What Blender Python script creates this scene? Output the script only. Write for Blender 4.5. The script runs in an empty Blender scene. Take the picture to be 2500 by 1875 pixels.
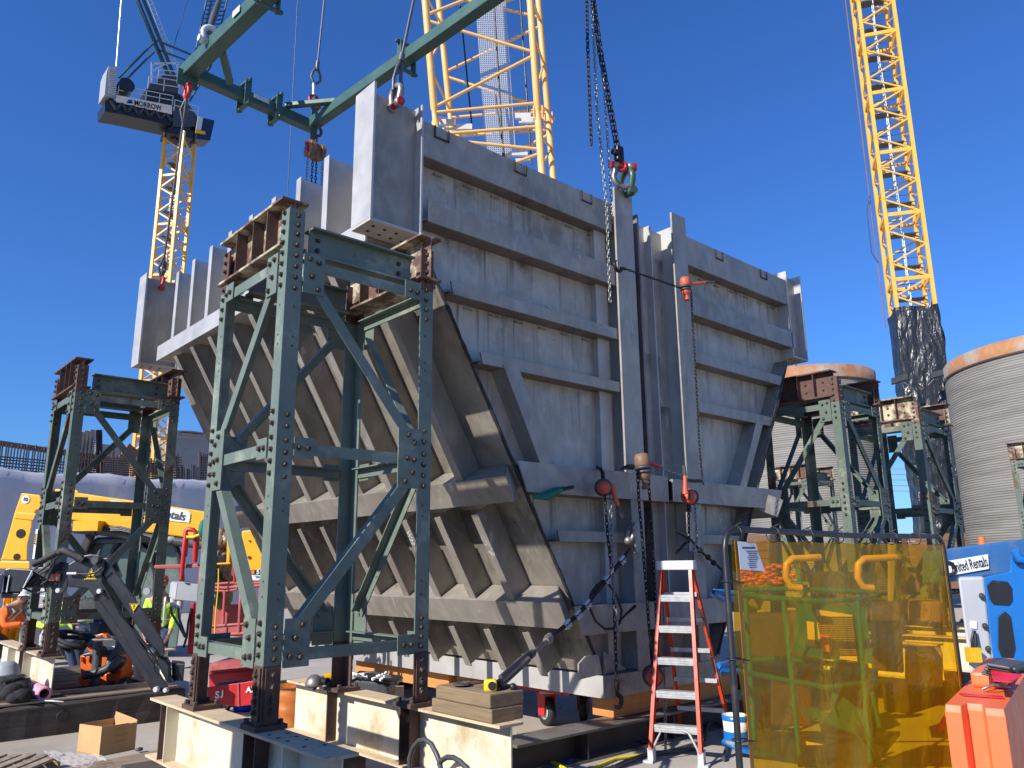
import bpy, math, random
from mathutils import Vector, Matrix
random.seed(7)
S = bpy.context.scene
C = S.collection
R_ = math.radians
# ---------------------------------------------------------------- camera
FPX, CAMZ = 1911.2, 1.75
pit, rol, yaw = R_(13.01), R_(-0.575), R_(48.02)
fwd = Vector((math.cos(yaw), math.sin(yaw), 0)); rgt = Vector((math.sin(yaw), -math.cos(yaw), 0)); zup = Vector((0, 0, 1))
cF = fwd*math.cos(pit) + zup*math.sin(pit)
cU0 = -fwd*math.sin(pit) + zup*math.cos(pit)
cR = rgt*math.cos(rol) + cU0*math.sin(rol)
cU = -rgt*math.sin(rol) + cU0*math.cos(rol)
CAM = Vector((0, 0, CAMZ))
V = Vector
cd = bpy.data.cameras.new('camera'); co = bpy.data.objects.new('camera', cd); C.objects.link(co)
cd.lens = 36*FPX/2500; cd.sensor_width = 36; cd.clip_start = .05; cd.clip_end = 3000
m = Matrix((cR, cU, -cF)).transposed().to_4x4(); m.translation = CAM; co.matrix_world = m
S.camera = co
# ---------------------------------------------------------------- sky, sun, exposure
SUN_EL, SUN_AZ = R_(32), R_(181.5)          # azimuth measured from +X towards +Y
w = bpy.data.worlds.new('World'); S.world = w; w.use_nodes = True
nt = w.node_tree; bg = nt.nodes['Background']
sk = nt.nodes.new('ShaderNodeTexSky'); sk.sky_type = 'NISHITA'; sk.sun_disc = False
sk.sun_elevation = SUN_EL; sk.sun_rotation = R_(90) - SUN_AZ
sk.altitude = 0; sk.air_density = 1.3; sk.dust_density = 0.0; sk.ozone_density = 7.0
tn = nt.nodes.new('ShaderNodeMix'); tn.data_type = 'RGBA'; tn.blend_type = 'MULTIPLY'; tn.inputs[0].default_value = 1; tn.inputs[7].default_value = (.46, .77, 1.27, 1)
nt.links.new(sk.outputs[0], tn.inputs[6]); nt.links.new(tn.outputs[2], bg.inputs[0]); bg.inputs[1].default_value = 0.096
sd = Vector((math.cos(SUN_EL)*math.cos(SUN_AZ), math.cos(SUN_EL)*math.sin(SUN_AZ), math.sin(SUN_EL)))
sl = bpy.data.lights.new('sun', 'SUN'); sl.energy = 5.0; sl.angle = R_(.53); sl.color = (1, .955, .88)
so = bpy.data.objects.new('sun', sl); C.objects.link(so); so.rotation_euler = sd.to_track_quat('Z', 'Y').to_euler()
S.view_settings.view_transform = 'Standard'; S.view_settings.look = 'None'; S.view_settings.gamma = 1
S.view_settings.exposure = 0.38
# ---------------------------------------------------------------- measuring: a photograph pixel met with a known real plane
K = 850/2203
VO = dict(A=(0, 0, K), B=(825, 0, K), C=(1650, 0, K), D=(0, 600, K), E=(825, 600, K), F=(1650, 600, K), G=(0, 1235, K), H=(825, 1235, K), I=(1650, 1235, K), S=(0, 0, 1),
          P=(0, 1200, 450/2196), L=(0, 850, 600/2212), T=(1850, 850, 600/2212), N=(380, 1625, 500/2212), O=(820, 1625, 500/2212), M=(0, 1625, 400/2212),
          a=(0, 1380, 260/1659), b=(340, 1280, 320/1659), c=(1500, 1100, 220/1659), e=(1200, 1150, 360/1659), v=(130, 1500, 210/1659))
def ray(v, x, y):
    o = VO[v]; px = o[0]+x*o[2]; py = o[1]+y*o[2]
    return cF + cR*((px-1250)/FPX) - cU*((py-937.5)/FPX)
def at(v, x, y, ax, c):
    d = ray(v, x, y); i = 'xyz'.index(ax); return CAM + d*((c-CAM[i])/d[i])
def hdir(pts):                                # level direction from the camera towards a group of points
    c = sum(pts, V((0, 0, 0)))/len(pts); c.z = 0; return c.normalized()
def dp(v, x, y, dist):                       # on the upright plane facing the camera's heading, dist metres away
    d = ray(v, x, y); return CAM + d*(dist/d.dot(fwd))
TK = .8                                       # the towers stand nearer than first measured: their true size is .8 of that
def tz(z): return CAMZ+TK*(z-CAMZ)
def true_size(root):
    root.location = CAM+(root.location-CAM)*TK
    for o in root.children_recursive:
        if o.type == 'MESH':
            for v in o.data.vertices: v.co *= TK
    return root
# ---------------------------------------------------------------- mesh builder
class MB:
    def __init__(s): s.v = []; s.f = []; s.mi = []; s.sm = []; s.m = 0
    def add(s, vs, fs, smooth=False):
        b = len(s.v); s.v += [tuple(v) for v in vs]
        for f in fs: s.f.append([b+i for i in f]); s.mi.append(s.m); s.sm.append(smooth)
        return s
    def box(s, x0, x1, y0, y1, z0, z1):
        if x0 > x1: x0, x1 = x1, x0
        if y0 > y1: y0, y1 = y1, y0
        if z0 > z1: z0, z1 = z1, z0
        return s.add([(x, y, z) for x in (x0, x1) for y in (y0, y1) for z in (z0, z1)],
              [(0, 1, 3, 2), (4, 6, 7, 5), (0, 4, 5, 1), (2, 3, 7, 6), (0, 2, 6, 4), (1, 5, 7, 3)])
    def obox(s, c, ax, ay, az, sx, sy, sz):
        c = V(c); P = []
        for i in (-.5, .5):
            for j in (-.5, .5):
                for k in (-.5, .5): P.append(c+V(ax)*sx*i+V(ay)*sy*j+V(az)*sz*k)
        return s.add(P, [(0, 1, 3, 2), (4, 6, 7, 5), (0, 4, 5, 1), (2, 3, 7, 6), (0, 2, 6, 4), (1, 5, 7, 3)])
    def ext(s, prof, p0, p1, up=(0, 0, 1), p0o=None, smooth=False):
        p0 = V(p0); p1 = V(p1); d = (p1-p0).normalized(); u = V(up); r = d.cross(u)
        if r.length < 1e-4: r = d.cross(V((1, 0, 0)))
        r.normalize(); u = r.cross(d).normalized(); n = len(prof)
        P = [p0+r*a+u*b for a, b in prof]+[p1+r*a+u*b for a, b in prof]
        F = [(i, (i+1) % n, n+(i+1) % n, n+i) for i in range(n)]
        s.add(P, F, smooth)
        s.add(P[:n], [tuple(range(n))][::1]); s.add(P[n:], [tuple(range(n))[::-1]])
        return s
    def bar(s, p0, p1, w, h, up=(0, 0, 1)):
        return s.ext([(-w/2, -h/2), (w/2, -h/2), (w/2, h/2), (-w/2, h/2)], p0, p1, up)
    def ib(s, p0, p1, H, B, tf=.022, tw=.014, up=(0, 0, 1)):
        a, b, t = B/2, H/2, tw/2
        return s.ext([(-a, -b), (a, -b), (a, -b+tf), (t, -b+tf), (t, b-tf), (a, b-tf), (a, b), (-a, b), (-a, b-tf), (-t, b-tf), (-t, -b+tf), (-a, -b+tf)], p0, p1, up)
    def ang(s, p0, p1, a, b, t, up=(0, 0, 1), sa=1, sb=1):      # angle section, heel on the line
        pr = [(0, 0), (a*sa, 0), (a*sa, t*sb), (t*sa, t*sb), (t*sa, b*sb), (0, b*sb)]
        return s.ext(pr, p0, p1, up)
    def tube(s, pts, r, n=8, caps=True):
        pts = [V(p) for p in pts]; rs = r if isinstance(r, (list, tuple)) else [r]*len(pts)
        rings = []; prev = None
        for i, p in enumerate(pts):
            d = (pts[min(i+1, len(pts)-1)]-pts[max(i-1, 0)]).normalized()
            if prev is None:
                a = d.cross(V((0, 0, 1)))
                if a.length < .05: a = d.cross(V((1, 0, 0)))
            else: a = prev-d*prev.dot(d)
            a.normalize(); prev = a; b = d.cross(a)
            rings.append([p+(a*math.cos(2*math.pi*k/n)+b*math.sin(2*math.pi*k/n))*rs[i] for k in range(n)])
        P = [q for g in rings for q in g]
        s.add(P, [(i*n+k, i*n+(k+1) % n, (i+1)*n+(k+1) % n, (i+1)*n+k) for i in range(len(pts)-1) for k in range(n)], True)
        if caps: s.add(rings[0], [tuple(range(n))[::-1]]); s.add(rings[-1], [tuple(range(n))])
        return s
    def prism(s, pts, dv):                                       # flat outline pushed along dv
        pts = [V(p) for p in pts]; n = len(pts); dv = V(dv)
        s.add(pts+[p+dv for p in pts], [(i, (i+1) % n, n+(i+1) % n, n+i) for i in range(n)]+[tuple(range(n))[::-1], tuple(range(n, 2*n))])
        return s
    def cyl(s, c, ax, r, h, n=16, r2=None):
        c = V(c); ax = V(ax).normalized(); return s.tube([c-ax*h/2, c+ax*h/2], [r, r if r2 is None else r2], n)
    def bolt(s, p, nrm, r=.02, h=.022):
        p = V(p); nrm = V(nrm).normalized(); ph = random.random()
        a = nrm.cross(V((0, 0, 1)));
        if a.length < .1: a = nrm.cross(V((1, 0, 0)))
        a.normalize(); b = nrm.cross(a)
        ring = lambda rr, n, hh, o=0: [p+(a*math.cos(6.2832*(k+o)/n)+b*math.sin(6.2832*(k+o)/n))*rr+nrm*hh for k in range(n)]
        r0, r1 = ring(r, 6, 0, ph), ring(r, 6, h, ph); r2 = ring(r*.82, 6, h*1.22, ph)
        s.add(r0+r1+r2, [(k, (k+1) % 6, 6+(k+1) % 6, 6+k) for k in range(6)]+[(6+k, 6+(k+1) % 6, 12+(k+1) % 6, 12+k) for k in range(6)]+[(12, 13, 14, 15, 16, 17)])
        w0, w1 = ring(r*1.35, 8, 0), ring(r*1.35, 8, .004)
        s.add(w0+w1, [(k, (k+1) % 8, 8+(k+1) % 8, 8+k) for k in range(8)]+[tuple(range(8, 16))])
        return s
    def sphere(s, c, r, n=12, sc=(1, 1, 1), z0=-1, z1=1):
        c = V(c); m = n//2; P = []
        for i in range(m+1):
            t = math.asin(max(-1, min(1, z0+(z1-z0)*0)))+(math.asin(z1)-math.asin(z0))*i/m
            for k in range(n): P.append(c+V((math.cos(t)*math.cos(6.28319*k/n)*r*sc[0], math.cos(t)*math.sin(6.28319*k/n)*r*sc[1], math.sin(t)*r*sc[2])))
        return s.add(P, [(i*n+k, i*n+(k+1) % n, (i+1)*n+(k+1) % n, (i+1)*n+k) for i in range(m) for k in range(n)], True)
    def lathe(s, c, prof, n=24, ax=(0, 0, 1)):
        c = V(c); ax = V(ax).normalized(); a = ax.cross(V((0, 0, 1)))
        if a.length < .1: a = V((1, 0, 0))
        a.normalize(); b = ax.cross(a); P = []
        for r, h in prof:
            for k in range(n): P.append(c+(a*math.cos(6.28319*k/n)+b*math.sin(6.28319*k/n))*r+ax*h)
        return s.add(P, [(i*n+k, i*n+(k+1) % n, (i+1)*n+(k+1) % n, (i+1)*n+k) for i in range(len(prof)-1) for k in range(n)], True)
    def torus(s, c, nrm, R, r, n=20, k=8, a0=0, a1=6.28319, sx=1, xa=None):
        c = V(c); nrm = V(nrm).normalized(); a = V(xa).normalized() if xa else nrm.cross(V((0, 0, 1)))
        if a.length < .1: a = nrm.cross(V((1, 0, 0)))
        a.normalize(); b = nrm.cross(a)
        return s.tube([c+a*math.cos(a0+(a1-a0)*i/n)*R*sx+b*math.sin(a0+(a1-a0)*i/n)*R for i in range(n+1)], r, k)
    def build(s, name, mats, parent=None, bevel=0):
        me = bpy.data.meshes.new(name)
        o0 = V((0, 0, 0)); q = parent
        while q is not None: o0 = o0+q.location; q = q.parent
        me.from_pydata([tuple(V(v)-o0) for v in s.v], [], s.f); me.update()
        if not isinstance(mats, (list, tuple)): mats = [mats]
        for mm in mats: me.materials.append(mm)
        me.polygons.foreach_set('material_index', s.mi); me.polygons.foreach_set('use_smooth', s.sm)
        import bmesh
        bm = bmesh.new(); bm.from_mesh(me); bmesh.ops.recalc_face_normals(bm, faces=bm.faces); bm.to_mesh(me); bm.free()
        me.validate(); me.update()
        o = bpy.data.objects.new(name, me); C.objects.link(o)
        if parent is not None: o.parent = parent
        if bevel:
            b = o.modifiers.new('bevel', 'BEVEL'); b.width = bevel; b.segments = 2; b.limit_method = 'ANGLE'; b.angle_limit = R_(40)
        return o
def thing(name, label, cat, loc=(0, 0, 0), group=None):
    o = bpy.data.objects.new(name, None); C.objects.link(o); o.location = loc; o.empty_display_size = .1
    return tag(o, label, cat, group)
def tag(o, label=None, cat=None, group=None, kind=None):
    if label: o['label'] = label
    if cat: o['category'] = cat
    if group: o['group'] = group
    if kind: o['kind'] = kind
    return o
def copy_tree(o, loc=None, label=None, group=None, parent=None):
    c = o.copy(); C.objects.link(c)
    if parent is not None: c.parent = parent
    if loc is not None: c.location = loc
    if label: c['label'] = label
    if group: c['group'] = group
    for ch in [x for x in bpy.data.objects if x.parent == o]: copy_tree(ch, parent=c)
    return c
def text(body, p, xd, yd, size, mat, parent, name='lettering', ex=.004, bold=0, align='CENTER', wid=None):
    cu = bpy.data.curves.new('t', 'FONT'); cu.body = body; cu.size = size; cu.extrude = ex; cu.align_x = align; cu.align_y = 'CENTER'; cu.offset = bold; cu.resolution_u = 3
    t = bpy.data.objects.new('t', cu); C.objects.link(t)
    me = bpy.data.meshes.new_from_object(t.evaluated_get(bpy.context.evaluated_depsgraph_get())); bpy.data.objects.remove(t)
    xd = V(xd).normalized(); yd = V(yd).normalized(); nd = xd.cross(yd)
    xs = [v.co.x for v in me.vertices]; ww = max(xs)-min(xs); k = 1 if wid is None else wid/ww
    o0 = V((0, 0, 0)); q = parent
    while q is not None: o0 = o0+q.location; q = q.parent
    for v in me.vertices: v.co = V(p)-o0+xd*v.co.x*k+yd*v.co.y+nd*v.co.z
    me.materials.clear(); me.materials.append(mat); me.name = name
    o = bpy.data.objects.new(name, me); C.objects.link(o); o.parent = parent
    return o
# ---------------------------------------------------------------- materials
def mat(name, col, rough=.6, metal=0., var=.12, scale=3., col2=None, amt=.5, s2=6., sharp=.08, bump=0., bs=40., streak=None, spec=.5, det=6, stz=.12, dirt=None, dsc=1.2, damt=.5, voro=None):
    m = bpy.data.materials.new(name); m.use_nodes = True; N = m.node_tree; n = N.nodes; L = N.links; b = n['Principled BSDF']
    tc = n.new('ShaderNodeTexCoord'); geo = n.new('ShaderNodeNewGeometry')
    src = geo.outputs['Position']
    def noise(sc, d=6, mp=None, rgh=.6):
        x = n.new('ShaderNodeTexNoise'); x.inputs['Scale'].default_value = sc; x.inputs['Detail'].default_value = d; x.inputs['Roughness'].default_value = rgh
        if mp:
            q = n.new('ShaderNodeMapping'); q.inputs['Scale'].default_value = mp; L.new(src, q.inputs[0]); L.new(q.outputs[0], x.inputs[0])
        else: L.new(src, x.inputs[0])
        return x.outputs[0]
    def ramp(f, a, b_):
        r = n.new('ShaderNodeMapRange'); r.inputs[1].default_value = a; r.inputs[2].default_value = b_; L.new(f, r.inputs[0]); return r.outputs[0]
    def mix(f, a, c, mode='MIX'):
        x = n.new('ShaderNodeMix'); x.data_type = 'RGBA'; x.blend_type = mode
        if hasattr(f, 'is_linked'): L.new(f, x.inputs[0])
        else: x.inputs[0].default_value = f
        for i, q in ((6, a), (7, c)):
            if isinstance(q, (tuple, list)): x.inputs[i].default_value = (*q[:3], 1)
            else: L.new(q, x.inputs[i])
        return x.outputs[2]
    lo = tuple(c*(1-var) for c in col); hi = tuple(min(1, c*(1+var)) for c in col)
    c = mix(ramp(noise(scale, det), .3, .7), lo, hi)
    rr = None
    if streak:                                                   # vertical drips
        f = ramp(noise(stz*60, 4, (1, 1, .06)), .56, .72); f2 = ramp(noise(1.1, 3), .45, .6)
        mm = n.new('ShaderNodeMath'); mm.operation = 'MULTIPLY'; L.new(f, mm.inputs[0]); L.new(f2, mm.inputs[1])
        c = mix(mm.outputs[0], c, streak)
    if dirt:
        f = ramp(noise(dsc, 8, None, .7), 1-damt-.05, 1-damt+.13); c = mix(f, c, dirt)
    if col2:
        f = ramp(noise(s2, 9, None, .72), 1-amt, 1-amt+sharp)
        c = mix(f, c, col2)
        if metal: 
            mm = n.new('ShaderNodeMapRange'); L.new(f, mm.inputs[0]); mm.inputs[3].default_value = metal; mm.inputs[4].default_value = 0; L.new(mm.outputs[0], b.inputs['Metallic'])
    L.new(c, b.inputs['Base Color'])
    if not (metal and col2): b.inputs['Metallic'].default_value = metal
    r = n.new('ShaderNodeMapRange'); L.new(noise(scale*2.3, 5), r.inputs[0]); r.inputs[1].default_value = .3; r.inputs[2].default_value = .7
    r.inputs[3].default_value = max(.04, rough-.1); r.inputs[4].default_value = min(1, rough+.1); L.new(r.outputs[0], b.inputs['Roughness'])
    b.inputs['Specular IOR Level'].default_value = spec
    if bump:
        u = n.new('ShaderNodeBump'); u.inputs['Strength'].default_value = bump; u.inputs['Distance'].default_value = .01; L.new(noise(bs, 6), u.inputs['Height']); L.new(u.outputs[0], b.inputs['Normal'])
    return m
M = {}
def steel_stained(name, c1, c2, light, zbs, scz, xdrift=0):
    """plate steel: blotchy scale, drips below the bands, pale scuffs"""
    m = bpy.data.materials.new(name); m.use_nodes = True; N = m.node_tree; n = N.nodes; L = N.links; b = n['Principled BSDF']
    g = n.new('ShaderNodeNewGeometry'); P = g.outputs['Position']; sx = n.new('ShaderNodeSeparateXYZ'); L.new(P, sx.inputs[0])
    def noi(sc, mp=(1, 1, 1), det=7, dist=0., ro=.62, off=0):
        q = n.new('ShaderNodeMapping'); q.inputs['Scale'].default_value = mp; q.inputs['Location'].default_value = (off, off, off); L.new(P, q.inputs[0])
        x = n.new('ShaderNodeTexNoise'); x.inputs['Scale'].default_value = sc; x.inputs['Detail'].default_value = det; x.inputs['Roughness'].default_value = ro; x.inputs['Distortion'].default_value = dist; L.new(q.outputs[0], x.inputs[0]); return x.outputs[0]
    def rng(f, a, b_, c=0, d=1):
        r = n.new('ShaderNodeMapRange'); r.inputs[1].default_value = a; r.inputs[2].default_value = b_; r.inputs[3].default_value = c; r.inputs[4].default_value = d; L.new(f, r.inputs[0]); return r.outputs[0]
    def mth(op, a, b_):
        x = n.new('ShaderNodeMath'); x.operation = op
        for i, q in enumerate((a, b_)):
            if isinstance(q, (int, float)): x.inputs[i].default_value = q
            else: L.new(q, x.inputs[i])
        return x.outputs[0]
    def mix(f, a, c):
        x = n.new('ShaderNodeMix'); x.data_type = 'RGBA'; L.new(f, x.inputs[0])
        for i, q in ((6, a), (7, c)):
            if isinstance(q, tuple): x.inputs[i].default_value = (*q, 1)
            else: L.new(q, x.inputs[i])
        return x.outputs[2]
    col = mix(rng(noi(1.1, (1, 1, .7), 8, .8), .30, .60), c2, c1)
    col = mix(rng(noi(7, (1, 1, .5), 6, .5, off=3), .45, .8), col, tuple(k*1.25 for k in c1))
    drip = rng(noi(16, (1, 1, .035), 4, .25, off=1), .54, .66)
    under = None
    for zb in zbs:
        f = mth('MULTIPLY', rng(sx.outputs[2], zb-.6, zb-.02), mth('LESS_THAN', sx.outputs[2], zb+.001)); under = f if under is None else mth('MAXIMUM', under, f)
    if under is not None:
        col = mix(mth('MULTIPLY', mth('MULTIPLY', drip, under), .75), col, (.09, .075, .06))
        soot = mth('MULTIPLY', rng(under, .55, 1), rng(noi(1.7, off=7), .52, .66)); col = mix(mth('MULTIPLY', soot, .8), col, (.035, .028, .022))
    sc = mth('MULTIPLY', rng(noi(4, (1, 1, .35), 9, 2.2, .7, 5), .60, .66), rng(noi(.9, off=9), .46, .60)); col = mix(mth('MULTIPLY', sc, .8), col, light)
    sc2 = mth('MULTIPLY', rng(noi(11, (.5, 1, 1), 6, 1.5, .7, 11), .62, .68), rng(noi(.8, off=4), .5, .62)); col = mix(mth('MULTIPLY', sc2, .7), col, (.08, .07, .06))
    L.new(col, b.inputs['Base Color']); b.inputs['Metallic'].default_value = .2
    L.new(rng(noi(3, off=2), .3, .7, .38, .66), b.inputs['Roughness'])
    u = n.new('ShaderNodeBump'); u.inputs['Strength'].default_value = .14; u.inputs['Distance'].default_value = .01; L.new(noi(22), u.inputs['Height']); L.new(u.outputs[0], b.inputs['Normal'])
    return m
M['steel'] = mat('mill_steel', (.37, .35, .325), .52, .25, .2, 1.3, col2=(.14, .12, .10), amt=.40, s2=1.9, sharp=.22, streak=(.15, .13, .11), bump=.12, bs=18)
M['steel_lt'] = mat('bright_steel', (.46, .445, .42), .45, .25, .16, 2.4, col2=(.25, .235, .22), amt=.35, s2=3.4, sharp=.25, bump=.08, bs=22)
M['steel_dk'] = mat('stained_steel', (.30, .28, .25), .55, .2, .25, 1.4, col2=(.13, .115, .1), amt=.45, s2=1.7, sharp=.3, bump=.12, bs=18)
M['steel'] = steel_stained('front_steel', (.345, .318, .275), (.225, .205, .175), (.50, .48, .44), (), 0)
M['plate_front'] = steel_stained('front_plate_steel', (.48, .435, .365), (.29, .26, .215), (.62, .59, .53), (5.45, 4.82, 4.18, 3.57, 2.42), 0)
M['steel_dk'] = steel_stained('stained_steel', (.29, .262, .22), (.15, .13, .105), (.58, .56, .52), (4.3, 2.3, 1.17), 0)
M['soffit'] = steel_stained('band_underside_shade', (.19, .165, .14), (.10, .085, .07), (.25, .22, .2), (), 0)  # same band steel, with the shade of the undersides put into its colour
M['weld'] = mat('weld_black', (.035, .03, .03), .8, 0, .4, 30, bump=.6, bs=80)
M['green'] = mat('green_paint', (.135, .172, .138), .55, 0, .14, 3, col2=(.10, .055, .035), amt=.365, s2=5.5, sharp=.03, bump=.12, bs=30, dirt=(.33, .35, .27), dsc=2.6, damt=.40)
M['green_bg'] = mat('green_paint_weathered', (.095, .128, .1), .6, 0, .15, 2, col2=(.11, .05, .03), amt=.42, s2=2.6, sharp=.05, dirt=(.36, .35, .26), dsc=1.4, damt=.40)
M['rust'] = mat('rust_primer', (.10, .052, .038), .75, 0, .35, 5, col2=(.17, .09, .05), amt=.42, s2=9, sharp=.1, bump=.3, bs=60)
M['rust_patchy'] = mat('rust_cream', (.12, .06, .04), .7, 0, .3, 4, col2=(.50, .45, .30), amt=.52, s2=3, sharp=.12, bump=.2, bs=50)  # rust brown broken by random cream patches
M['cream'] = mat('cream_paint', (.66, .61, .47), .55, 0, .07, 2, col2=(.38, .20, .10), amt=.3, s2=6, sharp=.1, dirt=(.46, .36, .2), dsc=2.6, damt=.46, bump=.08, bs=40)
M['flange'] = mat('flange_paint', (.62, .47, .30), .65, 0, .18, 4, col2=(.24, .13, .08), amt=.42, s2=8, sharp=.12, bump=.2, bs=60)
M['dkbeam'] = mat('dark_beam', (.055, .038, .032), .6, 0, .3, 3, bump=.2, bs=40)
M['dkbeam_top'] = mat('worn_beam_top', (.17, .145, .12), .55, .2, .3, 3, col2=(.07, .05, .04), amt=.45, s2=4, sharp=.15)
M['bolt'] = mat('bolt_steel', (.075, .062, .05), .6, .3, .4, 20)
M['yellow'] = mat('crane_yellow', (.80, .42, .06), .42, 0, .06, 1, col2=(.45, .22, .05), amt=.25, s2=3, sharp=.15)
M['yellow_lt'] = mat('boom_yellow', (.82, .46, .14), .4, 0, .06, 1, col2=(.4, .2, .06), amt=.22, s2=6, sharp=.1)
M['teleyel'] = mat('loader_yellow', (.80, .40, .012), .38, 0, .06, 2, dirt=(.45, .25, .03), dsc=2, damt=.3)
M['black'] = mat('black_paint', (.018, .019, .022), .38, 0, .2, 4, dirt=(.06, .055, .05), dsc=5, damt=.38, bump=.05)
M['armblk'] = mat('arm_black', (.016, .018, .024), .38, 0, .2, 4, dirt=(.05, .048, .045), dsc=7, damt=.36, bump=.05)
M['rubber'] = mat('rubber', (.022, .022, .023), .7, 0, .25, 10, bump=.2)
M['dgrey'] = mat('dark_grey', (.06, .063, .068), .5, 0, .2, 4)
M['grey'] = mat('grey_paint', (.33, .34, .36), .5, 0, .1, 3)
M['lgrey'] = mat('light_grey', (.55, .56, .57), .45, 0, .08, 3)
M['white'] = mat('white', (.78, .78, .76), .5, 0, .04, 3)
M['spread'] = mat('spreader_green', (.045, .105, .088), .45, 0, .12, 2, col2=(.03, .05, .045), amt=.3, s2=8, sharp=.05)
M['red'] = mat('red_paint', (.50, .02, .022), .4, 0, .1, 3, dirt=(.2, .05, .04), dsc=6, damt=.38)
M['darkhole'] = mat('hole_dark', (.02, .018, .016), .9)
M['hoist'] = mat('hoist_orange', (.60, .10, .045), .45, 0, .15, 6, col2=(.12, .05, .035), amt=.38, s2=18, sharp=.1)
M['hoist_rust'] = mat('hoist_rust', (.21, .115, .065), .6, 0, .2, 9, col2=(.1, .05, .03), amt=.4, s2=14)
M['shackle_red'] = mat('shackle_red', (.42, .03, .03), .4, .2, .25, 12)
M['shackle_grey'] = mat('shackle_galv', (.30, .27, .25), .45, .7, .2, 12)
M['chain'] = mat('chain_black', (.035, .028, .025), .45, .6, .3, 30)
M['chain_lt'] = mat('chain_zinc', (.30, .29, .27), .4, .8, .2, 30)
M['rope'] = mat('wire_rope', (.12, .12, .125), .5, .6, .3, 60)
M['blue'] = mat('lift_blue', (.012, .16, .50), .35, 0, .08, 2, dirt=(.05, .15, .3), dsc=4, damt=.3)
M['bucket'] = mat('bucket_blue', (.012, .04, .40), .35, 0, .1, 2)
M['orange'] = mat('barrier_orange', (.86, .17, .06), .45, 0, .07, 3, dirt=(.6, .22, .13), dsc=3, damt=.42, bump=.08, bs=25)
M['vacorange'] = mat('vac_orange', (.70, .13, .012), .4, 0, .08, 4)
M['tape'] = mat('red_ribbon', (.70, .02, .06), .35, 0, .1, 10)
M['ladder'] = mat('ladder_fibreglass', (.62, .055, .012), .35, 0, .08, 5, dirt=(.35, .06, .03), dsc=8, damt=.36)
M['alu'] = mat('aluminium', (.55, .55, .55), .4, .5, .1, 12, col2=(.4, .39, .37), amt=.35, s2=20)
M['card'] = mat('cardboard', (.56, .34, .15), .85, 0, .07, 5, dirt=(.42, .25, .11), dsc=7, damt=.36)
M['wood'] = mat('timber', (.30, .18, .085), .8, 0, .2, 2, bump=.3, bs=30)
M['bwood'] = mat('plywood_orange', (.68, .29, .075), .6, 0, .1, 3, dirt=(.5, .12, .06), dsc=2.4, damt=.4)
M['oldwood'] = mat('weathered_timber', (.065, .05, .042), .9, 0, .35, 2, bump=.5, bs=12)
M['palw'] = mat('pallet_wood', (.34, .27, .2), .85, 0, .2, 3, bump=.3)
M['conc'] = mat('concrete_wall', (.235, .235, .235), .85, 0, .1, .35, col2=(.19, .19, .19), amt=.45, s2=.8, sharp=.2)
M['rebar'] = mat('rebar', (.11, .065, .05), .8, 0, .3, 2)
M['waler'] = mat('waler', (.22, .115, .07), .8, 0, .2, 1)
M['hv'] = mat('hi_vis_lime', (.55, .90, .06), .8, 0, .08, 10)
M['hvo'] = mat('hi_vis_orange', (.9, .16, .02), .8, 0, .08, 10)
M['refl'] = mat('reflective_band', (.6, .62, .62), .35, .3, .05, 10)
M['jeans'] = mat('jeans', (.03, .05, .10), .9, 0, .2, 20)
M['skin'] = mat('skin', (.42, .22, .15), .55, 0, .08, 20)
M['hatred'] = mat('hard_hat_red', (.6, .07, .03), .3, 0, .05, 5)
M['sticker'] = mat('sticker_yellow', (.85, .62, .02), .4, 0, .05, 10)
M['stickor'] = mat('sticker_orange', (.75, .16, .05), .4, 0, .2, 30)
M['pink'] = mat('pink_sheet', (.75, .34, .45), .6, 0, .08, 8)
M['brownfab'] = mat('black_fabric', (.02, .019, .02), .9, 0, .4, 14, bump=.6, bs=40)
M['vinyl'] = mat('yellow_hose', (.72, .62, .03), .5, 0, .1, 10)
M['copper'] = mat('amber_barrel', (.55, .17, .035), .4, .1, .25, 5, col2=(.3, .08, .02), amt=.45, s2=6, bump=.4, bs=12)
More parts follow.
